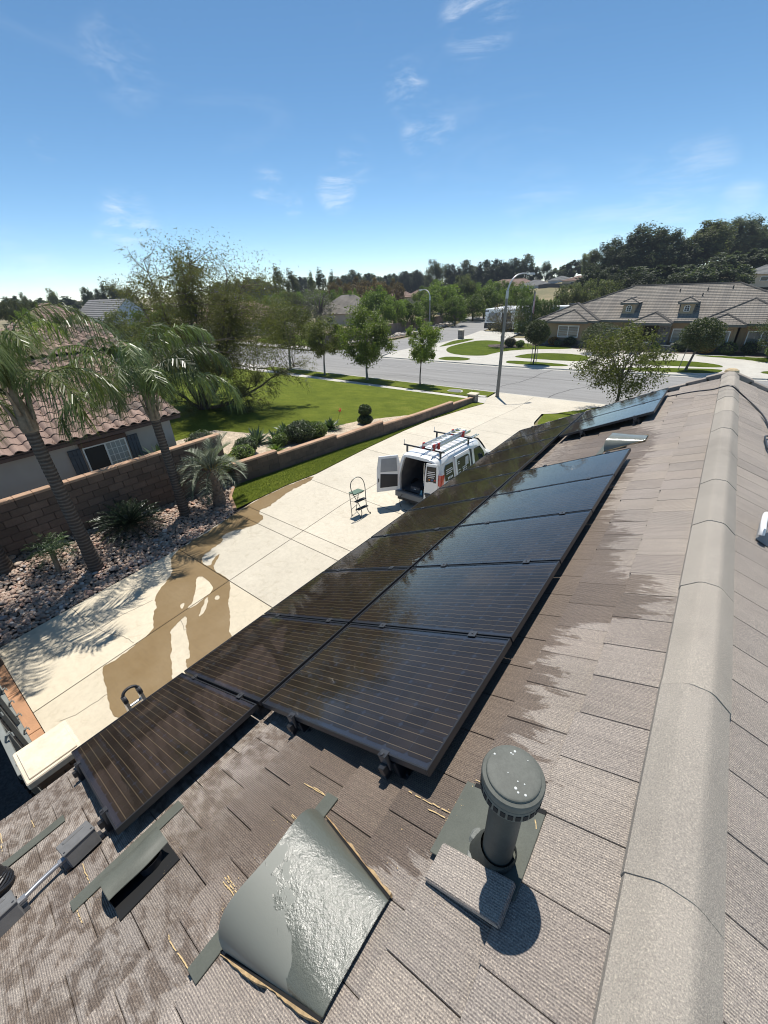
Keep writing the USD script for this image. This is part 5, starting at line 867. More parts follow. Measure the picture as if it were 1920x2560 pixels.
MB().tube([(.25, .1, .1), (.38, .2, .6), (.45, .25, .86)], .008, 5).build('flower_stalk', limeleaf, t); V, F = cloud((.45, .25, .9), (.07, .07, .09), 60, .05, 4); MB().add(V, F).build('flower', mat('red_petal', (.45, .03, .02), .6, isl=.3), t)
clump('flax_lily', 'dark strap-leaved plant half hidden behind the round shrub by the low wall', 'plant', -14.1, 11.0, agave, 50, .9, .10)
clump('flax_lily', 'upright dark agapanthus clump left of the round shrub behind the low wall', 'plant', -13.55, 10.0, agave, 56, .85, .085)
clump('flax_lily', 'bright lime-green low rosette just behind the coping of the low wall', 'plant', -12.72, 9.3, limeleaf, 46, .5, .06)
clump('agave', 'grey-green agave behind the pindo palm fronds', 'plant', -14.2, 9.5, agave2, 44, .8, .10, (.3, 1.3), .12)
clump('agave', 'tall grey bird-of-paradise leaves beside the shuttered window', 'plant', -14.5, 5.75, agave2, 16, 1.0, .15, (.7, 1.4), .15).GetAttribute('xformOp:translate').Set(Gf.Vec3d(-14.5, 5.75, .75))
MB().tube([(-14.5, 5.75, -.3), (-14.5, 5.75, .8)], .05, 6).build('plant_stem', fibre, stage.GetPrimAtPath('/World/agave_001')).GetPrim() if False else None
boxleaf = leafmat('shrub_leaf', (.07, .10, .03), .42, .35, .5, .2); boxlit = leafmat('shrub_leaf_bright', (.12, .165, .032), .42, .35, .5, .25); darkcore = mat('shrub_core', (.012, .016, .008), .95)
def shrub(label, x, y, z, r, n, size, m, seed, cat='shrub', name='shrub', core=True):
    t = thing(name, label, cat, (x, y, z)); r = np.asarray(r, float); V, F = cloud((0, 0, r[2]), r, n, size, seed, shell=.72); MB().add(V, F).build('foliage', m, t)
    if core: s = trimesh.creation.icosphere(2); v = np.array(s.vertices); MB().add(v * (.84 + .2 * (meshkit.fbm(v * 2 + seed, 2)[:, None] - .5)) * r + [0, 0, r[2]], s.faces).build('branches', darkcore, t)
    return t
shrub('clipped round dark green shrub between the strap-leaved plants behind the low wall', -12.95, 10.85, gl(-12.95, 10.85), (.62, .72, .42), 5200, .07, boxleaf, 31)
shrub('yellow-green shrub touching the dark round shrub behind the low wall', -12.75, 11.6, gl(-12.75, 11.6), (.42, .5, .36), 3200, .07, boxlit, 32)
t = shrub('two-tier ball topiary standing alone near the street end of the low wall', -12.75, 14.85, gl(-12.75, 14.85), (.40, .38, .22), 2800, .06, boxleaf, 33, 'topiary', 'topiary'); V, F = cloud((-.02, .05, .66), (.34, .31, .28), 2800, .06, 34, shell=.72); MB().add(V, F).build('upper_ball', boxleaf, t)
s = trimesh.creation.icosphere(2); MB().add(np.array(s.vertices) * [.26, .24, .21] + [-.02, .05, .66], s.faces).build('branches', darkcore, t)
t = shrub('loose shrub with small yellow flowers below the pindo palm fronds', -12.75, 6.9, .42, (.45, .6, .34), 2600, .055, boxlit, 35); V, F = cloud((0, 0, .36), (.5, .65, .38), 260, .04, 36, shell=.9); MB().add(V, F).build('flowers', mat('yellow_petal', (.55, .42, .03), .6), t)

# ---- trees
barkm = mat('bark', (.105, .082, .064), .95, .35, 6, bump=.7, bscale=18); barkg = mat('grey_bark', (.20, .17, .14), .95, .3, 5, bump=.6, bscale=16)
def tree_parts(t, H, c, r, n, size, leaf, bark, seed, r0=.1, fork=.45, limbs=9, clumps=60, shell=.3, lean=(0, 0), squash=.55, twigs=True):
    """tapered trunk and limbs reaching the leaf clumps, and a crown of leaf faces"""
    g = np.random.default_rng(seed); c, r = np.asarray(c, float), np.asarray(r, float); zf = c[2] - r[2] * (1 - fork)
    tk = np.linspace(0, 1, 9); tr = MB(); top = np.array([c[0] * .6 + lean[0], c[1] * .6 + lean[1], zf]); path_ = np.stack([top[0] * tk ** 1.4 + .03 * np.sin(tk * 5 + seed), top[1] * tk ** 1.4, zf * tk - .12 * (tk == 0)], -1); tr.tube(path_, np.interp(tk, [0, .06, 1], [r0 * 1.35, r0, r0 * .62]), 9, False)
    lp = []
    for i in range(limbs):
        a = i * 2.4 + g.normal(0, .3); e = g.uniform(.25, 1.15); d = np.array([math.cos(a) * math.cos(e), math.sin(a) * math.cos(e), math.sin(e)]); end = c + d * r * g.uniform(.65, .92); st = path_[-1 - (i % 3)]; mid = st * .5 + end * .5 + g.normal(0, .06, 3) * r + [0, 0, .08 * r[2]]; q = spline([st, mid, end], 7); tr.tube(q, np.linspace(r0 * .45, r0 * .08, 7), 5, False); lp.append(q)
        if twigs:
            for _ in range(3): k = g.integers(2, 6); e2 = q[k] + g.normal(0, .33, 3) * r + [0, 0, .1 * r[2]]; tr.tube(spline([q[k], (q[k] + e2) / 2 + g.normal(0, .05, 3) * r, e2], 5), np.linspace(r0 * .16, r0 * .04, 5), 4, False)
    cen = []; V, F = cloud(c, r, n, size, seed, shell=shell, clumps=clumps, squash=squash, centres=cen)
    if cen and twigs:
        sk = np.vstack(lp)
        for e2 in cen[0]:
            b = sk[np.argmin(np.linalg.norm(sk - e2, axis=1) + .35 * np.maximum(sk[:, 2] - e2[2], 0))]; tr.tube(spline([b, (b + e2) / 2 + g.normal(0, .05, 3) * r, e2 + (e2 - b) * .12], 5), np.linspace(r0 * .15, r0 * .035, 5), 4, False)
    tr.build('trunk', bark, t); MB().add(V, F).build('crown', leaf, t)
olive_l = leafmat('street_leaf_olive', (.145, .15, .046), .5, .4, .4, .42); green_l = leafmat('street_leaf_green', (.135, .165, .036), .5, .4, .4, .42); dark_l = leafmat('street_leaf_dark', (.075, .09, .032), .5, .4, .4, .3); red_l = leafmat('reddish_leaf', (.10, .08, .04), .5, .45, .4, .25)
def tree(name, label, base, H, c, r, n, size, leaf, bark, seed, group=None, **k): t = thing(name, label, 'tree', base, group=group); tree_parts(t, H, c, r, n, size, leaf, bark, seed, **k); return t

for (x_, y_, r_, m_, sd_) in ((-12.85, 7.9, (.38, .5, .30), boxlit, 71), (-13.3, 8.4, (.42, .5, .34), boxleaf, 72), (-13.1, 9.9, (.3, .35, .26), boxlit, 73), (-14.6, 7.4, (.6, .6, .5), boxleaf, 74)): shrub({71: 'low yellow-green filler shrub next to the coping behind the pindo palm', 72: 'dark filler shrub between the pindo palm and the agapanthus', 73: 'small light green shrub in front of the agapanthus clump', 74: 'dark shrub near the corner of the neighbour house'}[sd_], x_, y_, gl(x_, y_), r_, 2600, .06, m_, sd_)

# ---- jacaranda: several stems fanning from the ground, thin feathery foliage
jl = leafmat('jacaranda_leaf', (.155, .15, .05), .5, .55, .4, .45); jb = mat('jacaranda_bark', (.10, .078, .062), .95, .3, 6, bump=.6, bscale=18)
jac = thing('jacaranda_tree', 'wide multi-stemmed jacaranda with thin feathery leaves and mauve flowers behind the neighbour house', 'tree', (-22.2, 11.9, gl(-22.2, 11.9) - .05))
gj = np.random.default_rng(77); tr = MB(); tips = []; jsk = []
for i in range(19):
    a = i * 2.4 + gj.normal(0, .2); e = gj.uniform(.78, 1.45) if i > 4 else gj.uniform(.28, .6); L = gj.uniform(4.6, 6.9) if i > 4 else gj.uniform(4.0, 5.2); d = unit(np.array([math.cos(a) * math.cos(e) + .18, math.sin(a) * math.cos(e) + .2, math.sin(e)])); up = .6 if i > 4 else .2
    st = np.array([.12 * math.cos(a), .12 * math.sin(a), 0]); q = spline([st, st + d * L * .35 + [0, 0, -.1], st + d * L * .7 + [0, 0, .25 * up], st + d * L + [0, 0, .7 * up]], 16) + np.cumsum(gj.normal(0, .035, (16, 3)), axis=0); q[0] = st - [0, 0, .1]; jsk.append(q[4:])
    tr.tube(q, np.linspace(.10, .016, 16), 6, False)
    for k in range(15):
        s0 = gj.integers(4, 16); b = q[s0]; dd = unit(d * .8 + gj.normal(0, .62, 3) + [0, 0, .15]); l2 = gj.uniform(.7, 1.9) * (1.25 - s0 / 24); e2 = b + dd * l2 + [0, 0, -.08 * l2 * (i < 5)]; mid = (b + e2) / 2 + gj.normal(0, .08, 3); q2 = spline([b, mid, e2], 6); tr.tube(q2, np.linspace(.02, .005, 6), 4, False)
        for f in (.45, .62, .78, .9, 1.0): tips.append((q2[min(5, int(f * 5))] + gj.normal(0, .10, 3), dd))
tr.build('trunk', jb, jac)
lv = MB(); T = np.array([t_[0] for t_ in tips]); D = np.array([t_[1] for t_ in tips]); keep = gj.random(len(T)) < .92; T, D = T[keep], D[keep]
for rep in range(5):      # fern-like sprays: a stalk with paired leaflets
    ax = D + gj.normal(0, .7, D.shape) - [0, 0, .25]; ax /= np.linalg.norm(ax, axis=1, keepdims=True); L = gj.uniform(.28, .48, len(T))
    for f in np.linspace(.2, 1, 6):
        for sg in (-1, 1):
            sd = np.cross(ax, [0, 0, 1.0]); sd /= np.linalg.norm(sd, axis=1, keepdims=True) + 1e-9; P = T + ax * (L * f)[:, None] - np.array([0, 0, 1]) * (.12 * f * f) + gj.normal(0, .012, T.shape); V, F = strips(P, sd * sg + ax * .6 + gj.normal(0, .2, T.shape), .10 * (1.2 - .5 * f) * gj.uniform(.8, 1.2, len(T)), .028, .3, 1, (1.0, .3)); lv.add(V, F)
for k_, c in enumerate(T[gj.random(len(T)) < .62]): V, F = cloud(c, (.34, .34, .24), 26, .105, 9000 + k_, shell=0, squash=.34); lv.add(V, F)
cen = []; V, F = cloud((1.2, 1.0, 4.5), (4.3, 4.4, 3.2), 44000, .105, 4321, shell=.18, clumps=270, squash=.34, centres=cen, sig=.55); lv.add(V, F); jt = MB(); sk = np.vstack(jsk)
for e2 in cen[0]: b = sk[np.argmin(np.linalg.norm(sk - e2, axis=1) + .4 * np.maximum(sk[:, 2] - e2[2], 0))]; jt.tube(spline([b, (b + e2) / 2 + gj.normal(0, .12, 3), e2 + (e2 - b) * .15], 6), np.linspace(.018, .004, 6), 4, False)
tag(jt.build('twigs', jb, jac), kind='stuff')
lv.build('crown', jl, jac)
fl = MB(); sel = [t_[0] for t_ in tips if gj.random() < (.085 if t_[0][2] > 4.5 else .035)]
for k, c in enumerate(sel): V, F = cloud(c + gj.normal(0, .08, 3), (.10, .10, .13), 26, .055, 500 + k); fl.add(V, F)
fl.build('flowers', mat('mauve_petal', (.20, .17, .34), .7, isl=.25, transl=(.25, (1.1, 1.1, 1.1))), jac)

# ---- street trees
tree('street_tree', 'leaning street tree with greyish crown nearest to the jacaranda on the parkway', (-36.9, 30.8, -1.74), 6.6, (.35, .3, 4.35), (2.75, 2.7, 2.45), 17000, .17, olive_l, barkg, 101, r0=.13, clumps=80)
tree('street_tree', 'small thin-trunked street tree, second from the jacaranda on the parkway', (-31.2, 30.4, -1.71), 5.4, (.3, .3, 3.55), (2.05, 2.0, 1.85), 11000, .17, olive_l, barkg, 102, r0=.10, clumps=62)
tree('street_tree', 'broad yellow-green street tree, third from the jacaranda on the parkway', (-25.5, 30.35, -1.71), 6.0, (.1, .05, 3.85), (2.6, 2.5, 2.15), 17000, .17, green_l, barkg, 103, r0=.11, clumps=74)
tree('street_tree', 'slim young street tree left of the tall street lamp on the parkway', (-19.95, 31.0, -1.75), 5.2, (.05, .0, 3.45), (1.45, 1.4, 1.85), 8500, .15, green_l, barkm, 104, r0=.065, clumps=46, fork=.3)
tree('street_tree', 'airy spreading street tree rising behind the far end of the solar panels', (-4.15, 30.2, -1.7), 5.2, (-.3, -.1, 3.05), (2.5, 2.4, 1.95), 10500, .14, olive_l, barkm, 105, r0=.11, clumps=80, limbs=13)
def stake(x, y): MB().tube([(x, y, -1.75), (x, y, .15)], .022, 6).build('tree_stake', barkg, None)
tree('lollipop_tree', 'round-headed dark tree on stakes in the far parkway right of the tall lamp', (-14.9, 45.1, -1.75), 4.2, (0, 0, 3.05), (1.22, 1.2, 1.2), 7000, .15, dark_l, barkm, 106, r0=.07, clumps=0, shell=.5, limbs=6)
tree('lollipop_tree', 'leaning round-headed dark tree in the far parkway in front of the right-hand windows', (-1.7, 47.2, -1.75), 4.4, (.45, 0, 3.05), (1.65, 1.6, 1.35), 8000, .15, dark_l, barkm, 107, r0=.11, clumps=0, shell=.5, limbs=6, lean=(.25, 0))
tree('lollipop_tree', 'dark bushy tree at the right picture edge in front of the far house', (4.6, 56.4, -1.75), 4.4, (0, 0, 2.5), (2.2, 2.0, 1.7), 5200, .15, dark_l, barkm, 108, r0=.09, clumps=40)
tree('bare_tree', 'thin nearly leafless tree in the round bed of the corner lawn', (-23.3, 56.3, -1.73), 5.2, (0, 0, 3.3), (2.6, 2.4, 2.0), 2200, .16, red_l, barkm, 109, r0=.11, clumps=60, limbs=22)
tree('dark_bush_tree', 'large dark shrub-like tree hiding the left part of the house porch', (-10.9, 54.8, -1.75), 3.4, (0, 0, 1.75), (2.1, 2.0, 1.6), 6000, .14, dark_l, barkm, 110, r0=.10, clumps=0, shell=.55, limbs=5)
def ball(label, x, y, r, m, seed, n=1500): return shrub(label, x, y, -1.74, (r, r, r * .72), n, .11, m, seed, 'shrub', 'ball_shrub')
orange_l = mat('orange_shrub_leaf', (.36, .20, .028), .6, isl=.3, transl=(.25, (1.2, 1.1, .6)))
ball('orange ball shrub under the double window of the far house', -17.4, 59.6, .75, orange_l, 41); ball('orange ball shrub right of the porch of the far house', -1.0, 58.4, .95, orange_l, 42)
ball('green ball shrub beside the orange one right of the porch', 1.0, 58.6, .9, boxlit, 43); ball('dark clipped shrub against the stone base near the right-hand windows', 2.9, 59.3, .9, boxleaf, 44); ball('dark clipped shrub beside the orange one under the double window', -15.4, 59.8, .8, boxleaf, 45)
ball('yellowish ball shrub at the right edge near the far house', 4.9, 57.6, .95, boxlit, 46); ball('red-brown ball shrub next to the leafless tree in the round bed', -22.0, 56.2, .82, red_l, 47); ball('small yellow flowering shrub in the round bed', -20.8, 56.6, .6, limeleaf, 48)
ball('low grey-green shrub in front of the double window', -16.6, 59.0, .55, agave2, 49); ball('dark shrub under the porch-side window', -3.4, 59.2, .85, boxleaf, 50); ball('small green ball shrub right of the airy street tree', -7.6, 56.2, .9, boxlit, 51)
ball('ground-hugging yellow flower clump before the porch wall', -5.6, 58.4, .6, limeleaf, 52, 900)

# ---- hedge and background trees
V = []; F = []; hm = MB(); gh = np.random.default_rng(61); hedge = thing('cypress_hedge', 'tall dense green cypress hedge beside the parked motorhomes', 'hedge', (-24.5, 72.5, -1.9)); nh_ = 12
for k in range(nh_): x = -3.0 + 6.0 * k / (nh_ - 1); V, F = cloud((x, 0, 2.5), (.55, .7, 2.75 + gh.uniform(-.15, .2)), 1600, .2, 300 + k, shell=.75); MB().add(V, F).build('cypress', boxlit, hedge)
bgd = leafmat('far_leaf_dark', (.068, .078, .044), .6, .5, .3, .3, var=.3, scale=.25); bgg = leafmat('far_leaf_green', (.125, .165, .036), .55, .4, .3, .42, var=.3, scale=.25); bgo = leafmat('far_leaf_olive', (.12, .125, .06), .6, .45, .3, .35, var=.3, scale=.25); bgr = leafmat('far_leaf_rust', (.165, .11, .058), .6, .45, .3, .35, var=.3, scale=.25); bgp = leafmat('far_leaf_pale', (.17, .165, .125), .6, .45, .3, .25)
KIND = {}
def kind(name, leaf, H, cz, r, n, size, seed, r0, **k): p = proto(name + '_kind'); tree_parts(p, H, np.array([0, 0, cz]), r, n, size, leaf, barkm, seed, r0=r0, twigs=False, **k); KIND[name] = (p, cz + r[2])
kind('round', bgg, 8, 4.6, (3.6, 3.5, 3.2), 6500, .34, 201, .2, clumps=60, shell=.35); kind('round2', bgg, 8, 4.4, (3.4, 3.6, 3.3), 6500, .34, 202, .2, clumps=46, shell=.35)
kind('gum', bgd, 16, 9.6, (4.6, 4.4, 6.2), 8000, .5, 203, .3, clumps=60, shell=.25, fork=.2); kind('gum2', bgo, 16, 9.4, (4.0, 4.4, 6.4), 7000, .48, 204, .3, clumps=42, shell=.25, fork=.2)
kind('pine', bgd, 14, 8.2, (3.3, 3.3, 5.8), 6000, .5, 205, .3, clumps=40, shell=.3, fork=.3); kind('poplar', bgo, 12, 6.4, (1.9, 1.9, 5.8), 4500, .38, 206, .2, clumps=36, shell=.3); kind('far', bgd, 10, 5.6, (4.0, 3.8, 4.4), 3200, .7, 207, .3, clumps=30, shell=.4)
kind('rust', bgr, 8, 5.0, (3.8, 3.6, 3.2), 5000, .4, 208, .2, clumps=50, shell=.35); kind('wisp', bgp, 8, 4.8, (3.2, 3.2, 3.8), 1700, .3, 209, .16, clumps=70, shell=.2, limbs=26); kind('olive', bgo, 8, 4.5, (3.6, 3.6, 3.2), 5500, .38, 210, .2, clumps=44, shell=.35)

# ================================================================ van
VS = .93; PITCH = -.050
van = thing('work_van', 'white compact work van with open rear door and ladder rack on the driveway', 'van', (-6.03, 9.22, float(gz(9.2)))); place(van, (-6.03, 9.22, float(gz(9.2))), 0.0, (VS * .94, VS, VS), (math.degrees(PITCH), 0, 0))
vwhite = mat('van_white', (.78, .78, .77), .22, .03, 1.5, spec=.5, coat=.6); vblack = mat('van_graphic', (.012, .012, .014), .25, spec=.5); vplast = mat('black_plastic', (.022, .022, .024), .55); vtrim = mat('van_interior', (.10, .10, .105), .8, .2, 4); tyre = mat('tyre', (.016, .016, .017), .85); rim = mat('wheel_rim', (.42, .43, .44), .35, metal=.7); redl = mat('tail_light', (.42, .015, .012), .15, spec=.7, coat=1.0); chrome = mat('bright_metal', (.62, .63, .64), .28, metal=.85); vglass = mat('van_glass', (.016, .022, .022), .05, spec=.8)
def vsec(y, zt, xr, xb, zb=.30, zbelt=1.02):
    """right half of a body section from roof centre down to the sill"""
    return [(0, y, zt), (xr * .55, y, zt - .012), (xr * .86, y, zt - .045), (xr, y, zt - .11), (xr + (xb - xr) * .28, y, zt - .26), (xr + (xb - xr) * .72, y, zbelt + .18), (xb - .012, y, zbelt), (xb, y, zbelt - .12), (xb, y, .62), (xb - .015, y, zb + .06), (xb - .06, y, zb)]
secs = [vsec(0.0, 1.80, .66, .885), vsec(.12, 1.84, .70, .905), vsec(.8, 1.865, .715, .915), vsec(1.9, 1.87, .715, .915), vsec(2.65, 1.845, .705, .915), vsec(3.0, 1.79, .68, .912), vsec(3.35, 1.50, .70, .908, zbelt=1.0), vsec(3.72, 1.16, .74, .90, zbelt=.93), vsec(4.25, 1.06, .68, .87, zbelt=.86), vsec(4.52, .93, .60, .82, zbelt=.76), vsec(4.66, .70, .50, .74, zbelt=.58)]
rows = []
for s in secs: L_ = [(-x, y, z) for x, y, z in s[::-1]]; rows.append(L_ + s[1:])
body = MB().grid(np.array(rows)); fr_ = np.array(rows[-1]); body.add(np.vstack([fr_, [[0, 4.70, .5]]]), [[i, i + 1, len(fr_)] for i in range(len(fr_) - 1)])
# rear frame round the opening
out = np.array(rows[0]); ix = np.interp(np.linspace(0, 1, len(out)), np.linspace(0, 1, len(out)), np.arange(len(out)))
inn = out.copy(); inn[:, 0] *= .86; inn[:, 2] = np.clip(.46 + (out[:, 2] - .30) * .875, .50, 1.70); inn2 = inn + [0, .10, 0]
body.grid(np.array([inn2, inn, out])); body.add([out[0], out[-1], inn[-1], inn[0]], [[0, 1, 2], [0, 2, 3]])
body.build('body', vwhite, van, smooth=38)
cav = MB(); cav.grid(np.array([inn2 + [0, .0, 0], inn2 * [.97, 1, 1] + [0, 1.75, 0]])); e_ = inn2 * [.97, 1, 1] + [0, 1.75, 0]; cav.add(np.vstack([e_, [[0, e_[0, 1], 1.0]]]), [[i, i + 1, len(e_)] for i in range(len(e_) - 1)]); cav.add([inn2[0], inn2[-1], e_[-1], e_[0]], [[0, 1, 2], [0, 2, 3]]); cav.build('cargo_lining', vtrim, van)
bump_ = MB(); bump_.bbox((-.90, -.10, .30), (.90, .06, .50), .035); bump_.build('rear_bumper', mat('bumper_grey', (.16, .165, .17), .5), van); MB().bbox((-.84, -.02, .16), (.84, .2, .31), .02).build('underbody', vplast, van); MB().box((-.8, .2, .17), (.8, 4.4, .33)).build('floor_pan', vplast, van)
for sx in (-1, 1):
    for y in (.88, 3.70):
        w_ = MB().lathe([(.0, -.10), (.19, -.10), (.30, -.09), (.315, -.05), (.315, .05), (.30, .09), (.21, .10)], (sx * .80, y, .315), 24, (1, 0, 0)).build('wheel', tyre, van, smooth=35); MB().lathe([(.0, .065 * sx), (.05, .075 * sx), (.17, .085 * sx), (.20, .101 * sx)], (sx * .80, y, .315), 20, (1, 0, 0)).build('rim', rim, w_)
        MB().lathe([(.34, -.02), (.40, -.01), (.40, .02), (.36, .03)], (sx * .905, y, .33), 26, (1, 0, 0)).build('arch', vplast, van)
# tail lights wrap the rear corners
for sx in (-1, 1): m = MB(); m.grid(np.array([[(sx * x, y, z) for x, y in ((.78, -.012), (.875, -.016), (.912, .03), (.925, .16))] for z in (.80, .88, 1.1, 1.30, 1.36)])); m.build('tail_light', redl, van, smooth=60)
for sx in (-1, 1): MB().grid(np.array([[(sx * x, y, z) for x, y in ((.80, -.018), (.86, -.020))] for z in (.93, 1.0)])).build('reverse_light', mat('clear_lens', (.75, .75, .74), .2), van)
# right side: sliding door standing slightly proud, window graphics, front door glass
def side_pt(y, z, off=0.0):
    z = np.asarray(z, float); x = np.interp(z, [.3, .62, .9, 1.02, 1.20, 1.61, 1.76], [.86, .915, .915, .903, .86, .765, .715]) + off; return np.stack([x, np.full_like(x, y) if np.ndim(y) == 0 else y, z], -1)
def side_panel(name, pts, m, off, parent=van, mirror=False):
    g = Polygon(pts); x0, y0, x1, y1 = g.bounds; b = MB()
    for lo in np.arange(y0, y1, .06):
        q = g.intersection(sbox(x0, lo, x1, lo + .06))
        for h in getattr(q, 'geoms', [q]):
            if h.geom_type == 'Polygon' and h.area > 1e-5: V, F = trimesh.creation.triangulate_polygon(h, engine='earcut'); V = np.asarray(V); P = side_pt(V[:, 0], V[:, 1], off); P[:, 0] *= (-1 if mirror else 1); b.add(P, F)
    return b.build(name, m, parent)
sd = side_panel('sliding_door', [(.98, .42), (2.02, .42), (2.02, 1.58), (1.96, 1.68), (1.03, 1.68), (.98, 1.6)], vwhite, .045)
ed = MB(); zz = np.linspace(.42, 1.66, 10); ed.grid(np.array([side_pt(2.02, zz, .045), side_pt(2.02, zz, -.01)])); ed.grid(np.array([side_pt(.98, zz, .045), side_pt(.98, zz, .0)])); yy = np.linspace(.98, 2.02, 5); ed.grid(np.array([side_pt(yy, np.full(5, 1.68), .045), side_pt(yy, np.full(5, 1.70), -.02)])); ed.build('door_edge', vwhite, sd)
side_panel('door_gap', [(2.02, .5), (2.22, .5), (2.22, 1.62), (2.02, 1.66)], vplast, .012)
side_panel('door_graphic', [(1.08, .98), (1.95, .98), (1.95, 1.50), (1.82, 1.57), (1.14, 1.57), (1.08, 1.50)], vblack, .052, sd)
side_panel('quarter_graphic', [(.30, 1.08), (.86, 1.0), (.88, 1.55), (.42, 1.55), (.32, 1.42)], vblack, .010)
wl = mat('white_lettering', (.80, .80, .80), .6)
for z, w_ in ((1.38, .40), (1.32, .44), (1.26, .36)): side_panel('lettering', [(.40, z), (.40 + w_, z), (.40 + w_, z + .022), (.40, z + .022)], wl, .014)
for k in range(4): side_panel('lettering', [(.46 + k * .09, 1.09), (.515 + k * .09, 1.09), (.515 + k * .09, 1.16), (.46 + k * .09, 1.16)], wl, .014)
side_panel('lettering', [(1.42, 1.03), (1.86, 1.03), (1.86, 1.05), (1.42, 1.05)], wl, .056, sd)
for k in range(3):       # mark of three slanted outlined letters under a stack of slanted bars
    y0 = 1.40 + k * .105
    for z in (1.10, 1.16, 1.22): side_panel('logo', [(y0, z), (y0 + .075, z), (y0 + .08, z + .018), (y0 + .005, z + .018)], wl, .056, sd)
    side_panel('logo', [(y0, 1.10), (y0 + .018, 1.10), (y0 + .03, 1.24), (y0 + .012, 1.24)], wl, .056, sd)
for k in range(5): side_panel('logo', [(1.62 + k * .042, 1.24 + k * .0), (1.645 + k * .042, 1.24), (1.70 + k * .042, 1.50), (1.675 + k * .042, 1.50)], wl, .056, sd)
for z in (1.12, 1.20, 1.40, 1.46): side_panel('lettering', [(1.10, z), (1.24, z), (1.24, z + .02), (1.10, z + .02)], wl, .056, sd)
side_panel('side_window', [(2.40, 1.03), (3.28, 1.0), (3.10, 1.35), (2.86, 1.58), (2.40, 1.58)], vglass, .008); side_panel('side_window', [(.3, 1.05), (3.2, 1.03), (2.86, 1.58), (.4, 1.58)], vglass, .008, van, True)
m = MB(); m.grid(np.array([[(x * .60, 3.05, 1.765) for x in (-1, 0, 1)], [(x * .64, 3.36, 1.515) for x in (-1, 0, 1)], [(x * .68, 3.70, 1.195) for x in (-1, 0, 1)]]) + [0, .012, .012]); m.build('windscreen', vglass, van)
for sx in (-1, 1): MB().bbox((sx * 1.02 - .09, 3.05, 1.05), (sx * 1.02 + .09, 3.17, 1.28), .04).build('mirror', vplast, van); MB().bar((sx * .88, 3.10, 1.06), (sx * 1.0, 3.10, 1.12), .05).build('mirror_arm', vplast, van)
MB().bbox((.928, 2.30, .92), (.945, 2.46, .95), .006).build('door_handle', vplast, van); MB().bbox((.972, 1.86, .90), (.985, 1.98, .96), .006).build('handle', vplast, sd)
MB().bbox((.96, .40, 1.0), (.968, 1.9, 1.03), .003).build('slide_rail', vplast, van)
# rear doors: the wide left one swung out, the narrow right one ajar
def rdoor(name, hinge, ang, w, z0, z1, inside):
    d = sub(name, van); c, s = math.cos(ang), math.sin(ang); Mx = np.array([[c, -s, 0], [s, c, 0], [0, 0, 1.0]]); ta = (z1 - z0); sg = 1 if w > 0 else -1
    def P(mb): return mb.xform(Mx, hinge)
    o = [(0, z0), (w, z0 + .0), (w * .985, z0 + ta * .62), (w * .90, z1), (w * .10, z1 + .0), (0, z0 + ta * .75)]
    V, F = trimesh.creation.triangulate_polygon(Polygon(o), engine='earcut'); V = np.asarray(V); shell = MB(); n = len(o)
    a = [(x, -.05, z) for x, z in o]; b = [(x, .0, z) for x, z in o]; shell.add([(x, -.05, z) for x, z in V], F).add([(x, .0, z) for x, z in V], F).add(a + b, [[i, (i + 1) % n, n + (i + 1) % n] for i in range(n)] + [[i, n + (i + 1) % n, n + i] for i in range(n)]); P(shell).build('shell', vwhite, d)
    q = [(w * .12, z0 + ta * .50), (w * .88, z0 + ta * .50), (w * .84, z1 - .08), (w * .16, z1 - .08)]
    P(MB().add([(x, -.054, z) for x, z in q], [[0, 1, 2], [0, 2, 3]])).build('door_graphic', vblack, d)
    P(MB().add([(w * .10, .006, z0 + .14), (w * .86, .006, z0 + .14), (w * .84, .006, z0 + ta * .52), (w * .10, .006, z0 + ta * .46)], [[0, 1, 2], [0, 2, 3]])).build('inner_trim', vplast, d)
    P(MB().add([(w * .12, .006, z0 + ta * .55), (w * .84, .006, z0 + ta * .57), (w * .80, .006, z1 - .08), (w * .16, .006, z1 - .08)], [[0, 1, 2], [0, 2, 3]])).build('inner_window', mat('door_window_inside', (.30, .31, .32), .4, .1, 3), d)
    P(MB().bbox((w * .93 - .012, -.002, z0 + .36), (w * .93 + .012, .03, z0 + .48), .005)).build('latch', vplast, d)
    if not inside:
        for z, ww in ((1.44, .7), (1.38, .8), (1.32, .75), (1.26, .6), (1.10, .5)): P(MB().box((w * (.5 - ww * .36) if w > 0 else w * (.5 + ww * .36), -.057, z), (w * (.5 + ww * .36) if w > 0 else w * (.5 - ww * .36), -.0545, z + .022))).build('lettering', wl, d)
        for k, mm in enumerate(('orange_mark', 'blue_mark', 'red_mark')): P(MB().box((w * (.62 - .2 * k) - .025, -.058, 1.165), (w * (.62 - .2 * k) + .025, -.0545, 1.215))).build('logo', mat(mm, ((.55, .16, .02), (.04, .10, .30), (.45, .04, .03))[k], .6), d)
        P(MB().bbox((w * .72 - .10, -.075, .66), (w * .72 + .10, -.05, .72), .008)).build('number_plate_light', vplast, d)
        P(MB().box((w * .55 - .15, -.056, .58), (w * .55 + .15, -.0545, .70))).build('plate', vblack, d)
    return d
rdoor('rear_door', (-.76, .02, 0), math.radians(180 + 52), .82, .50, 1.72, True)
rdoor('rear_door', (.80, -.005, 0), math.radians(14), -.46, .50, 1.70, False)
rk = sub('roof_rack', van); rkm = mat('rack_black', (.02, .02, .022), .5)
for y in (.28, 2.15): MB().bbox((-.80, y - .025, 1.985), (.80, y + .025, 2.025), .006).build('crossbar', rkm, rk)
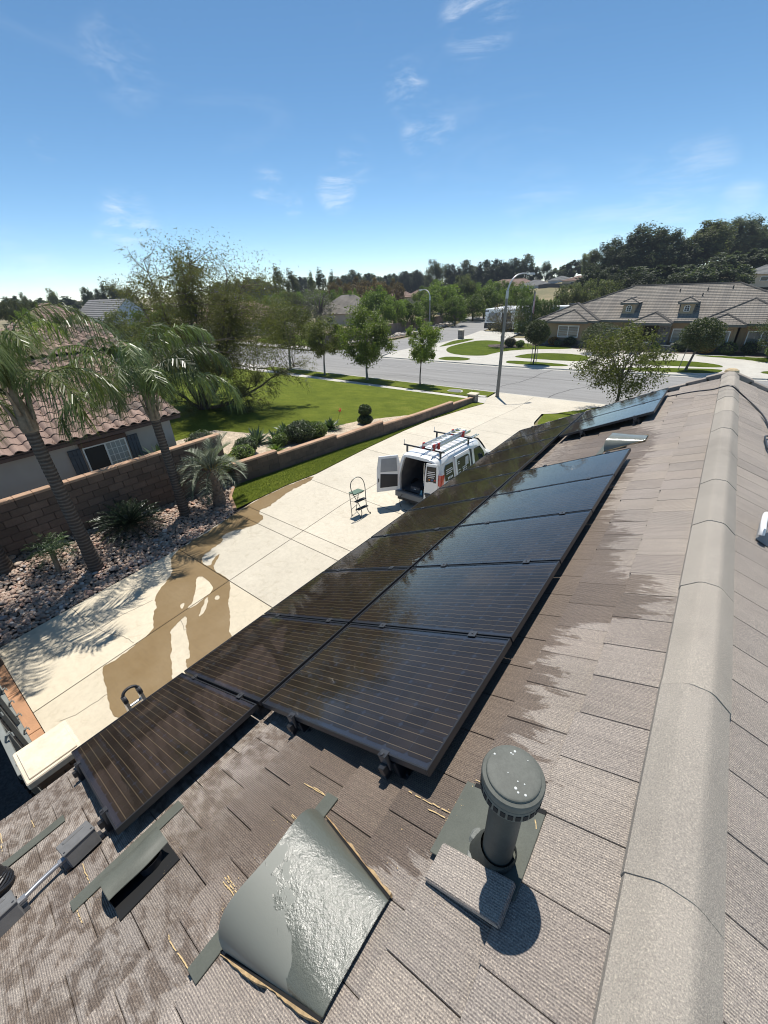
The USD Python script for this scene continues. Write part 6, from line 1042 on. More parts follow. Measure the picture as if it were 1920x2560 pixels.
for y in (.28, 2.15):
    for x in (-.66, .66): m = MB(); m.bar((x, y, 1.78), (x, y, 1.99), .05); m.build('foot', rkm, rk)
    MB().tube([(-.78, y, 2.02), (-.78, y, 2.17)], .013, 8).build('stop', chrome, rk)
for x in (.60, .68): MB().bbox((x - .012, .28, 1.945), (x + .012, 2.9, 1.97), .004).build('side_rail', chrome, rk)
for y in (.3, .75, 1.2, 1.65, 2.1, 2.5): MB().bar((.60, y, 1.958), (.68, y, 1.958), .02).build('rung', chrome, rk)
redm = mat('red_clamp', (.42, .03, .025), .5)
def VP_(p): return np.array([-6.03, 9.22, float(gz(9.2))]) + VS * (np.asarray(p, float) * [.94, 1, 1] @ np.array([[1, 0, 0], [0, math.cos(PITCH), math.sin(PITCH)], [0, -math.sin(PITCH), math.cos(PITCH)]]))
def vthing(mb): mb.v = [VP_(v) for v in mb.v]; return mb
lad = thing('extension_ladder', 'aluminium extension ladder strapped to the van roof rack', 'ladder')
for k, (xa, xb, z) in enumerate(((-.02, .40, 2.07), (.02, .36, 2.13))):
    for x in (xa, xb): vthing(MB().bbox((x - .014, .12 + .1 * k, z - .04), (x + .014, 2.75 - .25 * k, z + .04), .005)).build('stile', chrome, lad)
    for y in np.arange(.3 + .1 * k, 2.5, .30): vthing(MB().tube([(xa, y, z), (xb, y, z)], .016, 8)).build('rung', chrome, lad)
for (x, y) in ((.0, .28), (.40, .28), (.44, 2.15), (.0, 2.15), (.44, .5)): vthing(MB().bbox((x - .03, y - .05, 2.0), (x + .03, y + .05, 2.20), .01)).build('clamp', redm, lad)
t = thing('storage_shelf', 'metal tool shelf inside the open back of the van', 'shelf')
for x in (-.05, .50):
    for y in (.45, 1.1): vthing(MB().bar((x, y, .52), (x, y, 1.45), .025)).build('upright', chrome, t)
for z in (.80, 1.10, 1.38): vthing(MB().bbox((-.07, .43, z), (.52, 1.12, z + .02), .004)).build('shelf_board', mat('shelf_grey', (.20, .20, .20), .6), t)
t = thing('tool_bag', 'red bag on the upper shelf inside the van', 'bag'); vthing(MB().bbox((.02, .42, 1.12), (.30, .80, 1.42), .05)).build('bag_body', redm, t); vthing(MB().tube([(.08, .61, 1.41), (.10, .61, 1.48), (.22, .61, 1.48), (.24, .61, 1.41)], .012, 6)).build('handle', vplast, t)
t = thing('equipment_case', 'low grey case lying on the van floor behind the bumper', 'case'); vthing(MB().bbox((-.42, .18, .50), (-.02, .60, .66), .02)).build('case_body', mat('case_grey', (.06, .062, .07), .5), t); vthing(MB().bbox((-.27, .165, .56), (-.17, .18, .60), .006)).build('latch', chrome, t)
t = thing('spray_bottle', 'pale bottle standing near the right rear door of the van', 'bottle'); vthing(MB().lathe([(0, .5), (.05, .5), (.05, .68), (.02, .74), (.02, .80), (0, .80)], (.22, .22, 0), 14)).build('bottle_body', mat('bottle_white', (.55, .56, .55), .4), t); vthing(MB().bbox((.20, .17, .80), (.24, .25, .84), .006)).build('cap', vplast, t)
rg = MB(); u = np.linspace(0, 1, 12); w9 = np.linspace(-1, 1, 7); G = np.array([[(.14 + .10 * (.35 + .65 * a) * b + .02 * math.sin(b * 5 + a * 3), .05 + .03 * math.cos(b * 7 + a * 4), .66 - .30 * a) for b in w9] for a in u]); rg.grid(G); vthing(rg)
tag(rg.build('cleaning_cloth', mat('blue_cloth', (.16, .36, .48), .9), None, smooth=60), 'pale blue cleaning cloth hanging over the van bumper', 'cloth')
hose = spline([(-.55, -.12, .42), (-.62, -.16, .2), (-.55, -.2, .02), (-.2, -.35, .012), (.2, -.40, .012), (.6, -.30, .012)], 40); hb = MB().tube(hose, .011, 6); vthing(hb); tag(hb.build('hose', vplast, None), 'thin black hose looping from the van bumper to the concrete', 'hose')

# ================================================================ step stool, ladder at the eave
st = thing('step_stool', 'folding three-step stool with a hoop handle standing on the driveway', 'step stool'); sm = mat('stool_steel', (.12, .13, .125), .4, .1, 20, metal=.5); stp = mat('stool_tread', (.035, .037, .037), .7)
FF, FN, BN, BF = np.array([-6.99, 8.12, .012]), np.array([-7.05, 7.74, .012]), np.array([-7.36, 7.70, .012]), np.array([-7.47, 8.02, .012]); up_ = np.array([-.24, -.02, 0])
tf, tn = FF + up_ * 1.05 + [0, -.02, 1.12], FN + up_ * 1.05 + [0, .02, 1.12]
m = MB(); k = spline([FF, FF * .5 + tf * .5 + [.0, 0, .0], tf, (tf + tn) / 2 + [0, 0, .07], tn, FN * .5 + tn * .5, FN], 44); m.tube(k, .0125, 8); m.build('front_frame', sm, st, smooth=40)
def on(a, b, z): t_ = (z - a[2]) / (b[2] - a[2]); return a + (b - a) * t_
for i, z in enumerate((.25, .49, .73)):
    p, q = on(FN, tn, z), on(FF, tf, z); w = np.array([.10 if i < 2 else .02, 0, 0]); v = np.array([-.10 if i < 2 else -.24, 0, 0]); MB().hexa([p + w * 0 + [0, 0, -.02], p + v + [0, 0, -.02], q + v + [0, 0, -.02], q + [0, 0, -.02], p + [0, 0, .012], p + v + [0, 0, .012], q + v + [0, 0, .012], q + [0, 0, .012]]).build('step', stp if i < 2 else mat('stool_mat', (.10, .16, .12), .8), st)
pb, qb = on(FN, tn, .70) + [-.22, 0, 0], on(FF, tf, .70) + [-.22, 0, 0]
for a, b in ((pb, BN), (qb, BF)): MB().tube([a, b], .011, 8).build('rear_leg', sm, st)
MB().tube([on(pb, BN, .2), on(qb, BF, .2)], .009, 6).build('brace', sm, st); MB().tube([on(FN, tn, .5), on(pb, BN, .45)], .006, 6).build('strut', sm, st)
for p in (FF, FN, BN, BF): MB().lathe([(.017, -.012), (.017, .03), (.012, .03)], p, 8).build('rubber_foot', vplast, st)
al = thing('folding_ladder', 'top of an aluminium folding ladder with black hinges just showing beyond the nearest panel', 'ladder')
for y in (.45, .60):
    for x0, x1 in ((-3.97, -4.75), (-3.97, -3.28)): MB().bar((x0, y, 2.27), (x1, y, 0.02), .06, .03, (0, 1, 0)).build('stile', chrome, al)
    MB().lathe([(0, -.02), (.045, -.02), (.05, 0), (.045, .02), (0, .02)], (-3.97, y, 2.28), 18, (0, 1, 0)).build('hinge', vplast, al)
MB().tube(spline([(-3.97, .45, 2.31), (-3.99, .47, 2.35), (-3.99, .58, 2.35), (-3.97, .60, 2.31)], 14), .016, 8).build('top_bar', vplast, al)
for z in np.arange(.3, 2.2, .3): f_ = (2.27 - z) / 2.25; MB().tube([(-3.97 - .78 * f_, .45, z), (-3.97 - .78 * f_, .60, z)], .018, 8).build('rung', chrome, al); MB().tube([(-3.97 + .69 * f_, .45, z), (-3.97 + .69 * f_, .60, z)], .018, 8).build('rung', chrome, al)

# ================================================================ street furniture
polem = mat('lamp_pole', (.155, .14, .125), .75, .1, 3, bump=.3, bscale=80); armm = mat('lamp_arm', (.40, .41, .41), .45, metal=.4)
def lamp(label, x, y, z0, H, ang, L=1.9, rise=.95, r=.13):
    t = thing('street_lamp', label, 'street lamp', (x, y, z0), ang, 'street lamps'); MB().lathe([(r * 1.25, -.1), (r * 1.2, .06), (r, .1), (r * .62, H), (0, H)], (0, 0, 0), 8).build('pole', polem, t)
    p = spline([(0, 0, H - .25), (.05, 0, H + .12), (.5 * L * .62, 0, H + rise * .82), (L * .72, 0, H + rise), (L, 0, H + rise * .98)], 16); MB().tube(p, np.linspace(.055, .034, 16), 8).build('arm', armm, t, smooth=40); MB().tube([(-.0, 0, H - .5), (0, 0, H - .02)], r * .72, 10).build('collar', armm, t)
    MB().bbox((L - .05, -.13, H + rise - .10), (L + .55, .13, H + rise + .03), .05).build('lamp_head', armm, t); MB().lathe([(.10, 0), (.08, -.06), (0, -.08)], (L + .28, 0, H + rise - .10), 12).build('lens', mat('lamp_lens', (.55, .55, .52), .3), t); return t
lamp('tall tapered street lamp on the near kerb at the driveway mouth', -12.28, 29.9, -1.70, 7.15, math.radians(66), 1.75, .95)
lamp('street lamp at the side street corner, arm turned left, behind the slim street tree', -33.5, 54.4, -1.75, 6.3, math.radians(160), 1.9, .8)
lamp('distant street lamp among the trees above the leaning street tree', -98, 70, -1.9, 6.6, math.radians(160), 2.6, .9)
lamp('small street lamp on the skyline at the left picture edge', -62, 10.5, -.6, 6.3, math.radians(200), 2.0, .6)
sb = thing('stone_marker', 'square stone block pillar on the corner lawn by the side street', 'pillar', (-32.7, 62.6, -1.76)); 
for c in range(4):
    for s in range(4): m = MB().bbox((-.36, -.37, c * .30 + .005), (.30, -.30, c * .30 + .292), .02); m.xform(rotz(s * math.pi / 2)); m.build('stone', stonem, sb)
MB().box((-.31, -.31, 0), (.31, .31, 1.2)).build('core', grout, sb); MB().bbox((-.42, -.42, 1.2), (.42, .42, 1.3), .03).build('cap', palecap, sb)
mh = thing('manhole_cover', 'grey oval utility cover in the parkway grass', 'manhole cover', (-15.95, 29.95, float(gz(29.95)) + .03)); MB().lathe([(.55, -.03), (.55, .015), (.47, .018), (0, .018)], (0, 0, 0), 28).build('lid', mat('cast_grey', (.14, .14, .145), .7), mh); MB().lathe([(.66, -.03), (.66, .008), (.55, .008)], (0, 0, 0), 28).build('ring', conc_pale, mh)
tag(MB().bbox((-13.6, 29.1, -1.66), (-12.95, 29.55, float(gz(29.3)) + .05), .02).build('utility_box_lid', conc_pale, None), 'small pale concrete utility lid in the grass by the tall lamp', 'utility lid')
for i, (x, y) in enumerate(((-15.15, 45.05), (-14.65, 45.1))): tag(MB().tube([(x, y, -1.8), (x, y, .35)], .035, 6).build('tree_stake', barkg, None), f'{("left", "right")[i]} wooden stake of the round-headed tree in the far parkway', 'tree stake')
tag(MB().tube([(-2.25, 47.1, -1.8), (-2.0, 47.15, .6)], .035, 6).build('tree_stake', barkg, None), 'slanting wooden stake beside the leaning round-headed tree', 'tree stake')

# ================================================================ the house across the street
rooft = usdkit.material(stage, '/World/Looks/far_roof_tile', {
    'g': ('geometry', {}), 'n': ('noise_texture', {'scale': .5, 'detail': 5.0, 'roughness': .7}), 'r': ('rgb_ramp', {'ramp': [(0, (.19, .165, .14)), (.35, (.225, .20, .172)), (.6, (.26, .235, .205)), (1, (.30, .275, .245))]}),
    'br': ('brick_texture', {'scale': 1.0, 'mortar_size': .012, 'brick_width': .33, 'row_height': 50.0, 'color1': (1.08, 1.07, 1.05), 'color2': (.86, .86, .87), 'mortar': (.55, .55, .55)}), 'm': ('mix_color', {'blend_type': 'multiply', 'fac': 1.0, 'use_clamp': False}),
    'n2': ('noise_texture', {'scale': 7.0, 'detail': 3.0}), 'r2': ('rgb_ramp', {'ramp': [(0, (.8, .8, .8)), (1, (1.15, 1.15, 1.15))]}), 'm2': ('mix_color', {'blend_type': 'multiply', 'fac': 1.0, 'use_clamp': False}), 'p': ('principled_bsdf', {'roughness': .9, 'specular_ior_level': .2})},
    [('g.position', 'n.vector'), ('n.fac', 'r.fac'), ('g.position', 'br.vector'), ('r.color', 'm.a'), ('br.color', 'm.b'), ('g.position', 'n2.vector'), ('n2.fac', 'r2.fac'), ('m.result', 'm2.a'), ('r2.color', 'm2.b'), ('m2.result', 'p.base_color')], surface='p.BSDF')
def roof_plane(pts, e=.36, lift=.05):
    """stepped tile courses on a plane given by its outline"""
    P = np.array(pts, float); n = unit(np.cross(P[1] - P[0], P[2] - P[0])); n = n if n[2] > 0 else -n; v = unit(np.array([0, 0, 1.0]) - n * n[2]); u = np.cross(v, n); q = np.stack([(P - P[0]) @ u, (P - P[0]) @ v], -1); g = Polygon(q)
    if not g.is_valid: g = g.buffer(0)
    x0, y0, x1, y1 = g.bounds; m = MB(); k = 0
    for lo in np.arange(y0, y1, e):
        h = g.intersection(sbox(x0 - 1, lo, x1 + 1, lo + e))
        for s in getattr(h, 'geoms', [h]):
            if s.geom_type != 'Polygon' or s.area < .004: continue
            V, F = trimesh.creation.triangulate_polygon(s, engine='earcut'); V = np.asarray(V); up = lift * (1 - (V[:, 1] - lo) / e); m.add(P[0] + V[:, :1] * u + V[:, 1:] * v + up[:, None] * n, F)
            b = V[V[:, 1] < lo + .01]
            if len(b) > 1: a_, b_ = b[:, 0].min(), b[:, 0].max(); A_ = P[0] + a_ * u + lo * v; B_ = P[0] + b_ * u + lo * v; m.add([A_ - n * .02, B_ - n * .02, B_ + n * lift, A_ + n * lift], [[0, 1, 2], [0, 2, 3]])
    return m
fh = thing('far_house', 'long tan single-storey house with grey tiled hip roof and two dormers across the street', 'house')
tan = mat('tan_stucco', (.29, .215, .13), .92, .06, 1.0); tandk = mat('tan_trim', (.30, .20, .12), .85); fas = mat('roof_edge_dark', (.035, .032, .028), .8); hipm = mat('hip_tile', (.085, .078, .070), .9, .2, 3)
SL = .46; E0, EY, EZ = -20.0, 59.9, 1.33
def mz(y): return EZ + SL * (y - EY)
X1 = 10.0; RY = 67.4; RZ = mz(RY)
roofp = MB(); 
def rp_(name, pts, parent=fh): return roof_plane(pts).build(name, rooft, parent)
hips = []
rp_('front_slope', [(E0, EY, EZ), (X1, EY, EZ), (.2, RY, RZ), (-10.4, RY, RZ)]); rp_('left_slope', [(E0, EY, EZ), (-10.4, RY, RZ), (E0, 75.5, EZ)]); rp_('right_slope', [(X1, EY, EZ), (X1, 75.5, EZ), (.2, RY, RZ)]); rp_('back_slope', [(E0, 75.5, EZ), (-10.4, RY, RZ), (.2, RY, RZ), (X1, 75.5, EZ)])
hips += [((E0, EY, EZ), (-10.4, RY, RZ)), ((-10.4, RY, RZ), (.2, RY, RZ)), ((.2, RY, RZ), (X1, EY, EZ))]
def bump_roof(x0, x1, yf, ze, s=SL):
    xm, d = (x0 + x1) / 2, (x1 - x0) / 2; ya = yf + d; zr = ze + s * d; yb = EY + (zr - EZ) / SL; ybe = EY + (ze - EZ) / SL
    rp_('front_slope', [(x0, yf, ze), (x1, yf, ze), (xm, ya, zr)]); rp_('side_slope', [(x0, yf, ze), (xm, ya, zr), (xm, yb, zr), (x0, max(ybe, yf + .05), ze)]); rp_('side_slope', [(x1, yf, ze), (x1, max(ybe, yf + .05), ze), (xm, yb, zr), (xm, ya, zr)])
    hips.extend([((x0, yf, ze), (xm, ya, zr)), ((x1, yf, ze), (xm, ya, zr)), ((xm, ya, zr), (xm, yb, zr)), ((xm, yb, zr), (x1, max(ybe, yf), ze))])
bump_roof(-19.95, -12.2, 59.2, 1.25); bump_roof(-18.4, -13.4, 58.9, 1.2); bump_roof(-8.75, -4.6, 58.7, 1.16); bump_roof(-2.6, 6.6, 59.1, 1.2); bump_roof(-1.9, 1.9, 58.6, 1.12)
hh = MB()
for a, b in hips: hh.tube([np.array(a) + [0, 0, .04], np.array(b) + [0, 0, .04]], .11, 6)
hh.build('hip_tiles', hipm, fh)
fm = MB(); 
for a, b in (((E0, EY, EZ), (X1, EY, EZ)), ((-19.95, 59.2, 1.25), (-12.2, 59.2, 1.25)), ((-18.4, 58.9, 1.2), (-13.4, 58.9, 1.2)), ((-8.75, 58.7, 1.16), (-4.6, 58.7, 1.16)), ((-2.6, 59.1, 1.2), (6.6, 59.1, 1.2)), ((-1.9, 58.6, 1.12), (1.9, 58.6, 1.12)), ((E0, EY, EZ), (E0, 75.5, EZ))): fm.bar(np.array(a) - [0, 0, .11], np.array(b) - [0, 0, .11], .06, .20)
fm.build('fascia', mat('fascia_olive', (.10, .095, .075), .8), fh)
sf = MB()
for a in ((E0, 59.9, 62, 1.15, X1), (-19.9, 59.2, 61, 1.08, -12.3), (-8.7, 58.7, 61, .98, -4.7), (-2.5, 59.1, 61, 1.02, 6.5)): sf.add([(a[0], a[1], a[3]), (a[4], a[1], a[3]), (a[4], a[2], a[3]), (a[0], a[2], a[3])], [[0, 1, 2], [0, 2, 3]])
sf.build('soffit', tandk, fh)
wl_ = MB(); wl_.box((-19.2, 60.9, -1.9), (-8.1, 61.1, 1.2)); wl_.box((-19.3, 60.2, -1.9), (-13.0, 60.4, 1.12)); wl_.box((-19.3, 60.2, -1.9), (-19.1, 74.8, 1.2)); wl_.box((-13.2, 60.2, -1.9), (-13.0, 61.0, 1.12)); wl_.box((-5.8, 60.9, -1.9), (9.4, 61.1, 1.2)); wl_.box((-2.0, 60.1, -1.9), (1.5, 60.3, 1.05)); wl_.box((1.3, 60.1, -1.9), (1.5, 61, 1.05)); wl_.box((-2.0, 60.1, -1.9), (-1.8, 61, 1.05)); wl_.box((-8.1, 62.4, -1.9), (-5.8, 62.6, 1.1)); wl_.box((-8.25, 60.9, -1.9), (-8.1, 62.5, 1.1)); wl_.box((-5.95, 60.9, -1.9), (-5.8, 62.5, 1.1)); wl_.build('wall', tan, fh)
st_ = MB(); gs_ = np.random.default_rng(9)
def stones(x0, x1, y, z0, z1, nrm=-1):
    z = z0
    while z < z1 - .03:
        h = min(gs_.uniform(.13, .22), z1 - z); x = x0
        while x < x1 - .03:
            w_ = min(gs_.uniform(.25, .6), x1 - x); MB().bbox((x + .008, y - .06 - gs_.uniform(0, .03), z + .008), (x + w_ - .008, y + .02, z + h - .008), .015).build('stone', vene, fh); x += w_
        z += h
vene = mat('grey_ledge_stone', (.135, .12, .108), .9, .35, 3, isl=.35)
stones(-19.4, -12.95, 60.2, -1.75, -1.12); stones(-2.1, 1.6, 60.1, -1.75, -1.2); stones(-5.9, -4.75, 59.9, -1.75, 1.0); stones(-9.0, -8.1, 59.9, -1.75, 1.0); MB().box((-5.9, 59.9, -1.8), (-4.75, 60.9, 1.0)).build('porch_column', tan, fh); MB().box((-9.0, 59.9, -1.8), (-8.1, 60.9, 1.0)).build('porch_column', tan, fh)
def fwin(x0, x1, z0, z1, y, n=2):
    w_ = sub('window', fh); m = MB(); xs = np.linspace(x0, x1, n + 1)
    for x in xs: m.box((x - .05, y - .07, z0), (x + .05, y, z1))
    for z in (z0, z1): m.box((x0 - .05, y - .072, z - .05), (x1 + .05, y - .002, z + .05))
    m.build('frame', whm, w_); t_ = MB(); t_.bbox((x0 - .22, y - .05, z1 + .05), (x1 + .22, y, z1 + .24), .02); t_.bbox((x0 - .22, y - .05, z0 - .2), (x0 - .05, y - .0, z1 + .05), .02); t_.bbox((x1 + .05, y - .05, z0 - .2), (x1 + .22, y, z1 + .05), .02); t_.bbox((x0 - .25, y - .08, z0 - .2), (x1 + .25, y, z0 - .06), .02); t_.build('surround', tandk, w_)
    for a, b in zip(xs[:-1], xs[1:]):
        MB().add([(a + .05, y - .03, z0 + .05), (b - .05, y - .03, z0 + .05), (b - .05, y - .03, z1 - .05), (a + .05, y - .03, z1 - .05)], [[0, 1, 2], [0, 2, 3]]).build('pane', panes, w_)
        s = MB()
        for z in np.arange(z0 + .1, z1 - .08, .085): s.hexa([(a + .07, y - .022, z), (b - .07, y - .022, z), (b - .07, y - .004, z + .03), (a + .07, y - .004, z + .03), (a + .07, y - .022, z + .01), (b - .07, y - .022, z + .01), (b - .07, y - .004, z + .04), (a + .07, y - .004, z + .04)])
        s.build('shutter_slats', mat('shutter_slat', (.60, .63, .64), .6), w_)
panes = usdkit.material(stage, '/World/Looks/far_pane', {'f': ('fresnel', {'IOR': 1.5}), 't': ('transparent_bsdf', {'color': (.85, .88, .88)}), 'gl': ('glossy_bsdf', {'color': (1, 1, 1), 'roughness': .03}), 'm': ('mix_closure', {})}, [('t.BSDF', 'm.closure1'), ('gl.BSDF', 'm.closure2'), ('f.fac', 'm.fac')], surface='m.closure')
fwin(-17.2, -14.7, -.72, .62, 60.2); fwin(-4.5, -2.5, -.95, .42, 60.9); fwin(-1.3, .75, -1.0, .35, 60.1); fwin(2.3, 4.6, -1.0, .35, 60.9); fwin(-11.8, -10.0, -.9, .4, 60.9)
MB().box((-7.6, 62.33, -1.75), (-6.4, 62.4, .55)).build('door', mat('dark_door', (.035, .022, .016), .6), fh); MB().lathe([(.0, 0), (.05, 0), (.05, .22), (0, .25)], (-5.3, 59.82, .35), 8).build('wall_lamp', fas, fh)
for (x0, x1, y, z) in ((-7.0, -6.2, 58.6, -.9), (-4.2, -3.5, 58.8, -1.0)): MB().bbox((x0, y, -1.8), (x1, y + .5, z), .02).build('porch_pier', vene, fh); MB().bbox((x0 - .06, y - .06, z), (x1 + .06, y + .56, z + .1), .02).build('pier_cap', palecap, fh)
MB().bbox((-6.2, 58.7, -1.8), (-4.2, 58.95, -1.15), .02).build('porch_wall', vene, fh); MB().bbox((-6.2, 58.66, -1.15), (-4.2, 58.99, -1.07), .02).build('porch_wall_cap', palecap, fh)
for xc in (-9.66, -3.82):
    d = sub('dormer', fh); yf, w2 = 61.25, .64; zb, ze = mz(yf) - .02, 3.12; yb = EY + (ze - EZ) / SL
    MB().add([(xc - w2, yf, zb), (xc + w2, yf, zb), (xc + w2, yf, ze), (xc - w2, yf, ze), (xc - w2, yb, ze), (xc + w2, yb, ze)], [[0, 1, 2], [0, 2, 3], [0, 3, 4], [1, 5, 2]]).build('cheeks', tan, d)
    o = w2 + .32; za = ze + .5 * o; ya = yf - .32 + o; ybk = EY + (za - EZ) / SL
    for pts in ([(xc - o, yf - .32, ze), (xc + o, yf - .32, ze), (xc, ya, za)], [(xc - o, yf - .32, ze), (xc, ya, za), (xc, ybk, za), (xc - o, yb, ze)], [(xc + o, yf - .32, ze), (xc + o, yb, ze), (xc, ybk, za), (xc, ya, za)]): roof_plane(pts).build('dormer_roof', rooft, d)
    m = MB()
    for a, b in (((xc - o, yf - .32, ze), (xc, ya, za)), ((xc + o, yf - .32, ze), (xc, ya, za)), ((xc, ya, za), (xc, ybk, za))): m.tube([np.array(a) + [0, 0, .04], np.array(b) + [0, 0, .04]], .08, 6)
    m.build('dormer_hips', hipm, d); MB().bar((xc - o, yf - .34, ze - .07), (xc + o, yf - .34, ze - .07), .05, .14).build('dormer_fascia', mat('fascia_olive', (.1, .095, .075)), d)
    an = np.linspace(0, np.pi, 9); arch = [(xc - .25, zb + .32), (xc + .25, zb + .32)] + [(xc + .25 * math.cos(a), zb + .72 + .22 * math.sin(a)) for a in an]
    V, F = trimesh.creation.triangulate_polygon(Polygon(arch), engine='earcut'); MB().add([(x, yf - .012, z) for x, z in V], F).build('pane', pane, d)
    m = MB(); ring = [(x, yf - .03, z) for x, z in arch] + [(arch[0][0], yf - .03, arch[0][1])]; m.tube(ring, .035, 5, False); m.bar((xc, yf - .025, zb + .32), (xc, yf - .025, zb + .92), .03); m.bar((xc - .25, yf - .025, zb + .70), (xc + .25, yf - .025, zb + .70), .03); m.bar((xc - .25, yf - .025, zb + .51), (xc + .25, yf - .025, zb + .51), .02); m.build('window_frame', whm, d)
for x, y in ((-5.3, 65.8), (-2.6, 65.9), (-.3, 66.2), (-2.9, 64.8)): MB().lathe([(.06, 0), (.06, .42), (.0, .42)], (x, y, mz(y) - .05), 8).build('vent_stack', fas, fh)
# flag
fl_ = thing('flag_pole', 'slim flag pole with a limp striped flag near the motorhome', 'flag pole', (-20.1, 57.6, -1.75)); MB().tube([(0, 0, -.1), (0, 0, 6.6)], [.04, .025], 8).build('pole', mat('flag_pole_metal', (.10, .10, .10), .5), fl_)
G = np.array([[(.05 + .30 * b * (.35 + .4 * a) + .05 * math.sin(9 * b + 3 * a), .10 * math.sin(7 * b + 4 * a), 6.45 - 2.3 * a - .35 * b) for b in np.linspace(0, 1, 12)] for a in np.linspace(0, 1, 14)])
red_, wht, blu = mat('flag_red', (.22, .035, .035), .9), mat('flag_white', (.5, .48, .46), .9), mat('flag_blue', (.03, .04, .10), .9)
for k in range(11):
    MB().grid(G[:, k:k + 2]).build('flag_stripe', (red_, wht)[k % 2], fl_) if k > 5 else (MB().grid(G[:6, k:k + 2]).build('flag_canton', blu, fl_), MB().grid(G[5:, k:k + 2]).build('flag_stripe', (red_, wht)[k % 2], fl_))
# motorhomes
rvw = mat('motorhome_white', (.72, .71, .68), .4, .05, 1); rvd = mat('motorhome_dark', (.02, .022, .022), .3)
rv = thing('motorhome', 'motorhome with black and white graphics parked at the end of the side street', 'motorhome', (-31.7, 74.6, -1.8))
MB().bbox((-2.7, 0, .45), (2.5, 9, 3.6), .12).build('body', rvw, rv); MB().bbox((-2.72, -.03, .45), (2.52, .02, 1.35), .02).build('lower_panel', rvd, rv); MB().hexa([(-2.3, -.04, 1.5), (-.4, -.04, 1.5), (-.4, .0, 1.5), (-2.3, .0, 1.5), (-1.9, -.04, 3.0), (.3, -.04, 3.0), (.3, 0, 3.0), (-1.9, 0, 3.0)]).build('graphic', mat('motorhome_grey', (.22, .23, .24), .4), rv); MB().bbox((.5, -.04, 1.6), (2.2, .0, 3.0), .02).build('window', rvd, rv); MB().bbox((-2.72, -.02, 3.15), (-2.0, .9, 3.35), .02).build('awning', rvd, rv)
for x in (-2.3, 1.9):
    for y in (1.6, 6.8): MB().lathe([(0, -.14), (.42, -.14), (.45, -.08), (.45, .08), (.42, .14), (0, .14)], (x, y, .45), 18, (1, 0, 0)).build('wheel', tyre, rv)
MB().bbox((-.8, 3, 3.6), (.6, 4.2, 3.85), .05).build('roof_unit', rvw, rv)
rv = thing('motorhome', 'white motorhome whose roof shows above the left end of the tan house roof', 'motorhome', (-20.2, 75.5, -1.5)); MB().bbox((-2.9, -1.2, .45), (5.2, 1.2, 3.72), .18).build('body', rvw, rv); MB().bbox((-1.2, -1.23, 2.25), (-.3, -1.19, 3.0), .05).build('window', rvd, rv); MB().bbox((1.0, -1.23, 2.25), (2.6, -1.19, 3.0), .05).build('window', rvd, rv); MB().bbox((-.2, -.5, 3.72), (1.0, .5, 4.02), .08).build('roof_unit', rvd, rv); MB().bbox((2.3, -.4, 3.72), (3.3, .4, 3.95), .08).build('roof_unit', rvw, rv)
for x in (-1.8, 3.6):
    for y in (-1.1, 1.1): MB().lathe([(0, -.14), (.42, -.14), (.45, 0), (.42, .14), (0, .14)], (x, y, .45), 16, (0, 1, 0)).build('wheel', tyre, rv)
# ================================================================ far houses
pinkr = mat('pink_far_roof', (.26, .175, .135), .9, .12, 1.5); greyr = mat('grey_far_roof', (.20, .195, .185), .9, .12, 1.5); cream = mat('cream_far_wall', (.44, .36, .27), .9, .06, 1); greyw = mat('grey_far_wall', (.36, .37, .38), .9)
def far_house(label, x, y, z0, L, D, h, rise, rz, wallm, roofm, hip=True, gable_wall=None):
    t = thing('distant_house', label, 'house', (x, y, z0), rz); MB().box((-L / 2, -D / 2, -.5), (L / 2, D / 2, h)).build('wall', wallm, t); o = .5; a = L / 2 + o; b = D / 2 + o; r = a - b if hip else a
    c = [(-a, -b, h), (a, -b, h), (a, b, h), (-a, b, h), (-r, 0, h + rise), (r, 0, h + rise)]
    for k in ([0, 1, 5, 4], [2, 3, 4, 5], [1, 2, 5], [3, 0, 4]):
        if len(k) == 3 and not hip: MB().add([c[i] for i in k], [[0, 1, 2]]).build('gable', wallm, t)
        else: roof_plane([c[i] for i in k], .42, .06).build('roof', roofm, t)
    for k in range(max(1, int(L / 5))):
        for sy in (-1, 1): x0 = -L / 2 + (k + .5) * L / max(1, int(L / 5)); w_ = MB().bbox((x0 - .75, sy * (D / 2 + .03) - .02, h * .35), (x0 + .75, sy * (D / 2 + .03) + .02, h * .8), .01).build('window', whm, t); MB().bbox((x0 - .65, sy * (D / 2 + .05) - .02, h * .35 + .08), (x0 + .65, sy * (D / 2 + .05) + .02, h * .8 - .08), .005).build('pane', pane, w_)
    return t
far_house('house with grey ribbed hip roof behind the two bare-looking street trees', -73, 81.5, -1.9, 14, 11, 2.7, 3.7, math.radians(30), cream, rooft)
far_house('low pink-roofed house farthest left beyond the palm crowns', -84, 24.0, -1.4, 10, 9, 4.2, 2.8, math.radians(75), cream, pinkr)
far_house('grey-roofed house with a pointed gable beyond the palm crowns', -79, 31.0, -1.6, 9, 7, 4.4, 3.0, math.radians(10), greyw, greyr, False)
far_house('long pink-roofed house seen through the jacaranda', -82, 56, -1.9, 20, 11, 2.9, 3.2, math.radians(70), cream, pinkr)
far_house('peach two-storey house beyond the green trees of the side street', -90, 125, -1.8, 12, 10, 4.4, 2.4, math.radians(35), cream, pinkr)
far_house('pink-roofed house right of the peach two-storey one', -90, 140, -1.6, 11, 9, 3.6, 2.4, math.radians(20), cream, pinkr)
far_house('red-tiled house behind the rust-coloured trees', -99, 115, -1.9, 13, 10, 5.0, 3.0, math.radians(35), cream, pinkr)
far_house('pale roofed house on the ridge left of the dry field', -76, 190, 1.0, 20, 11, 3.0, 2.6, math.radians(12), cream, pinkr)
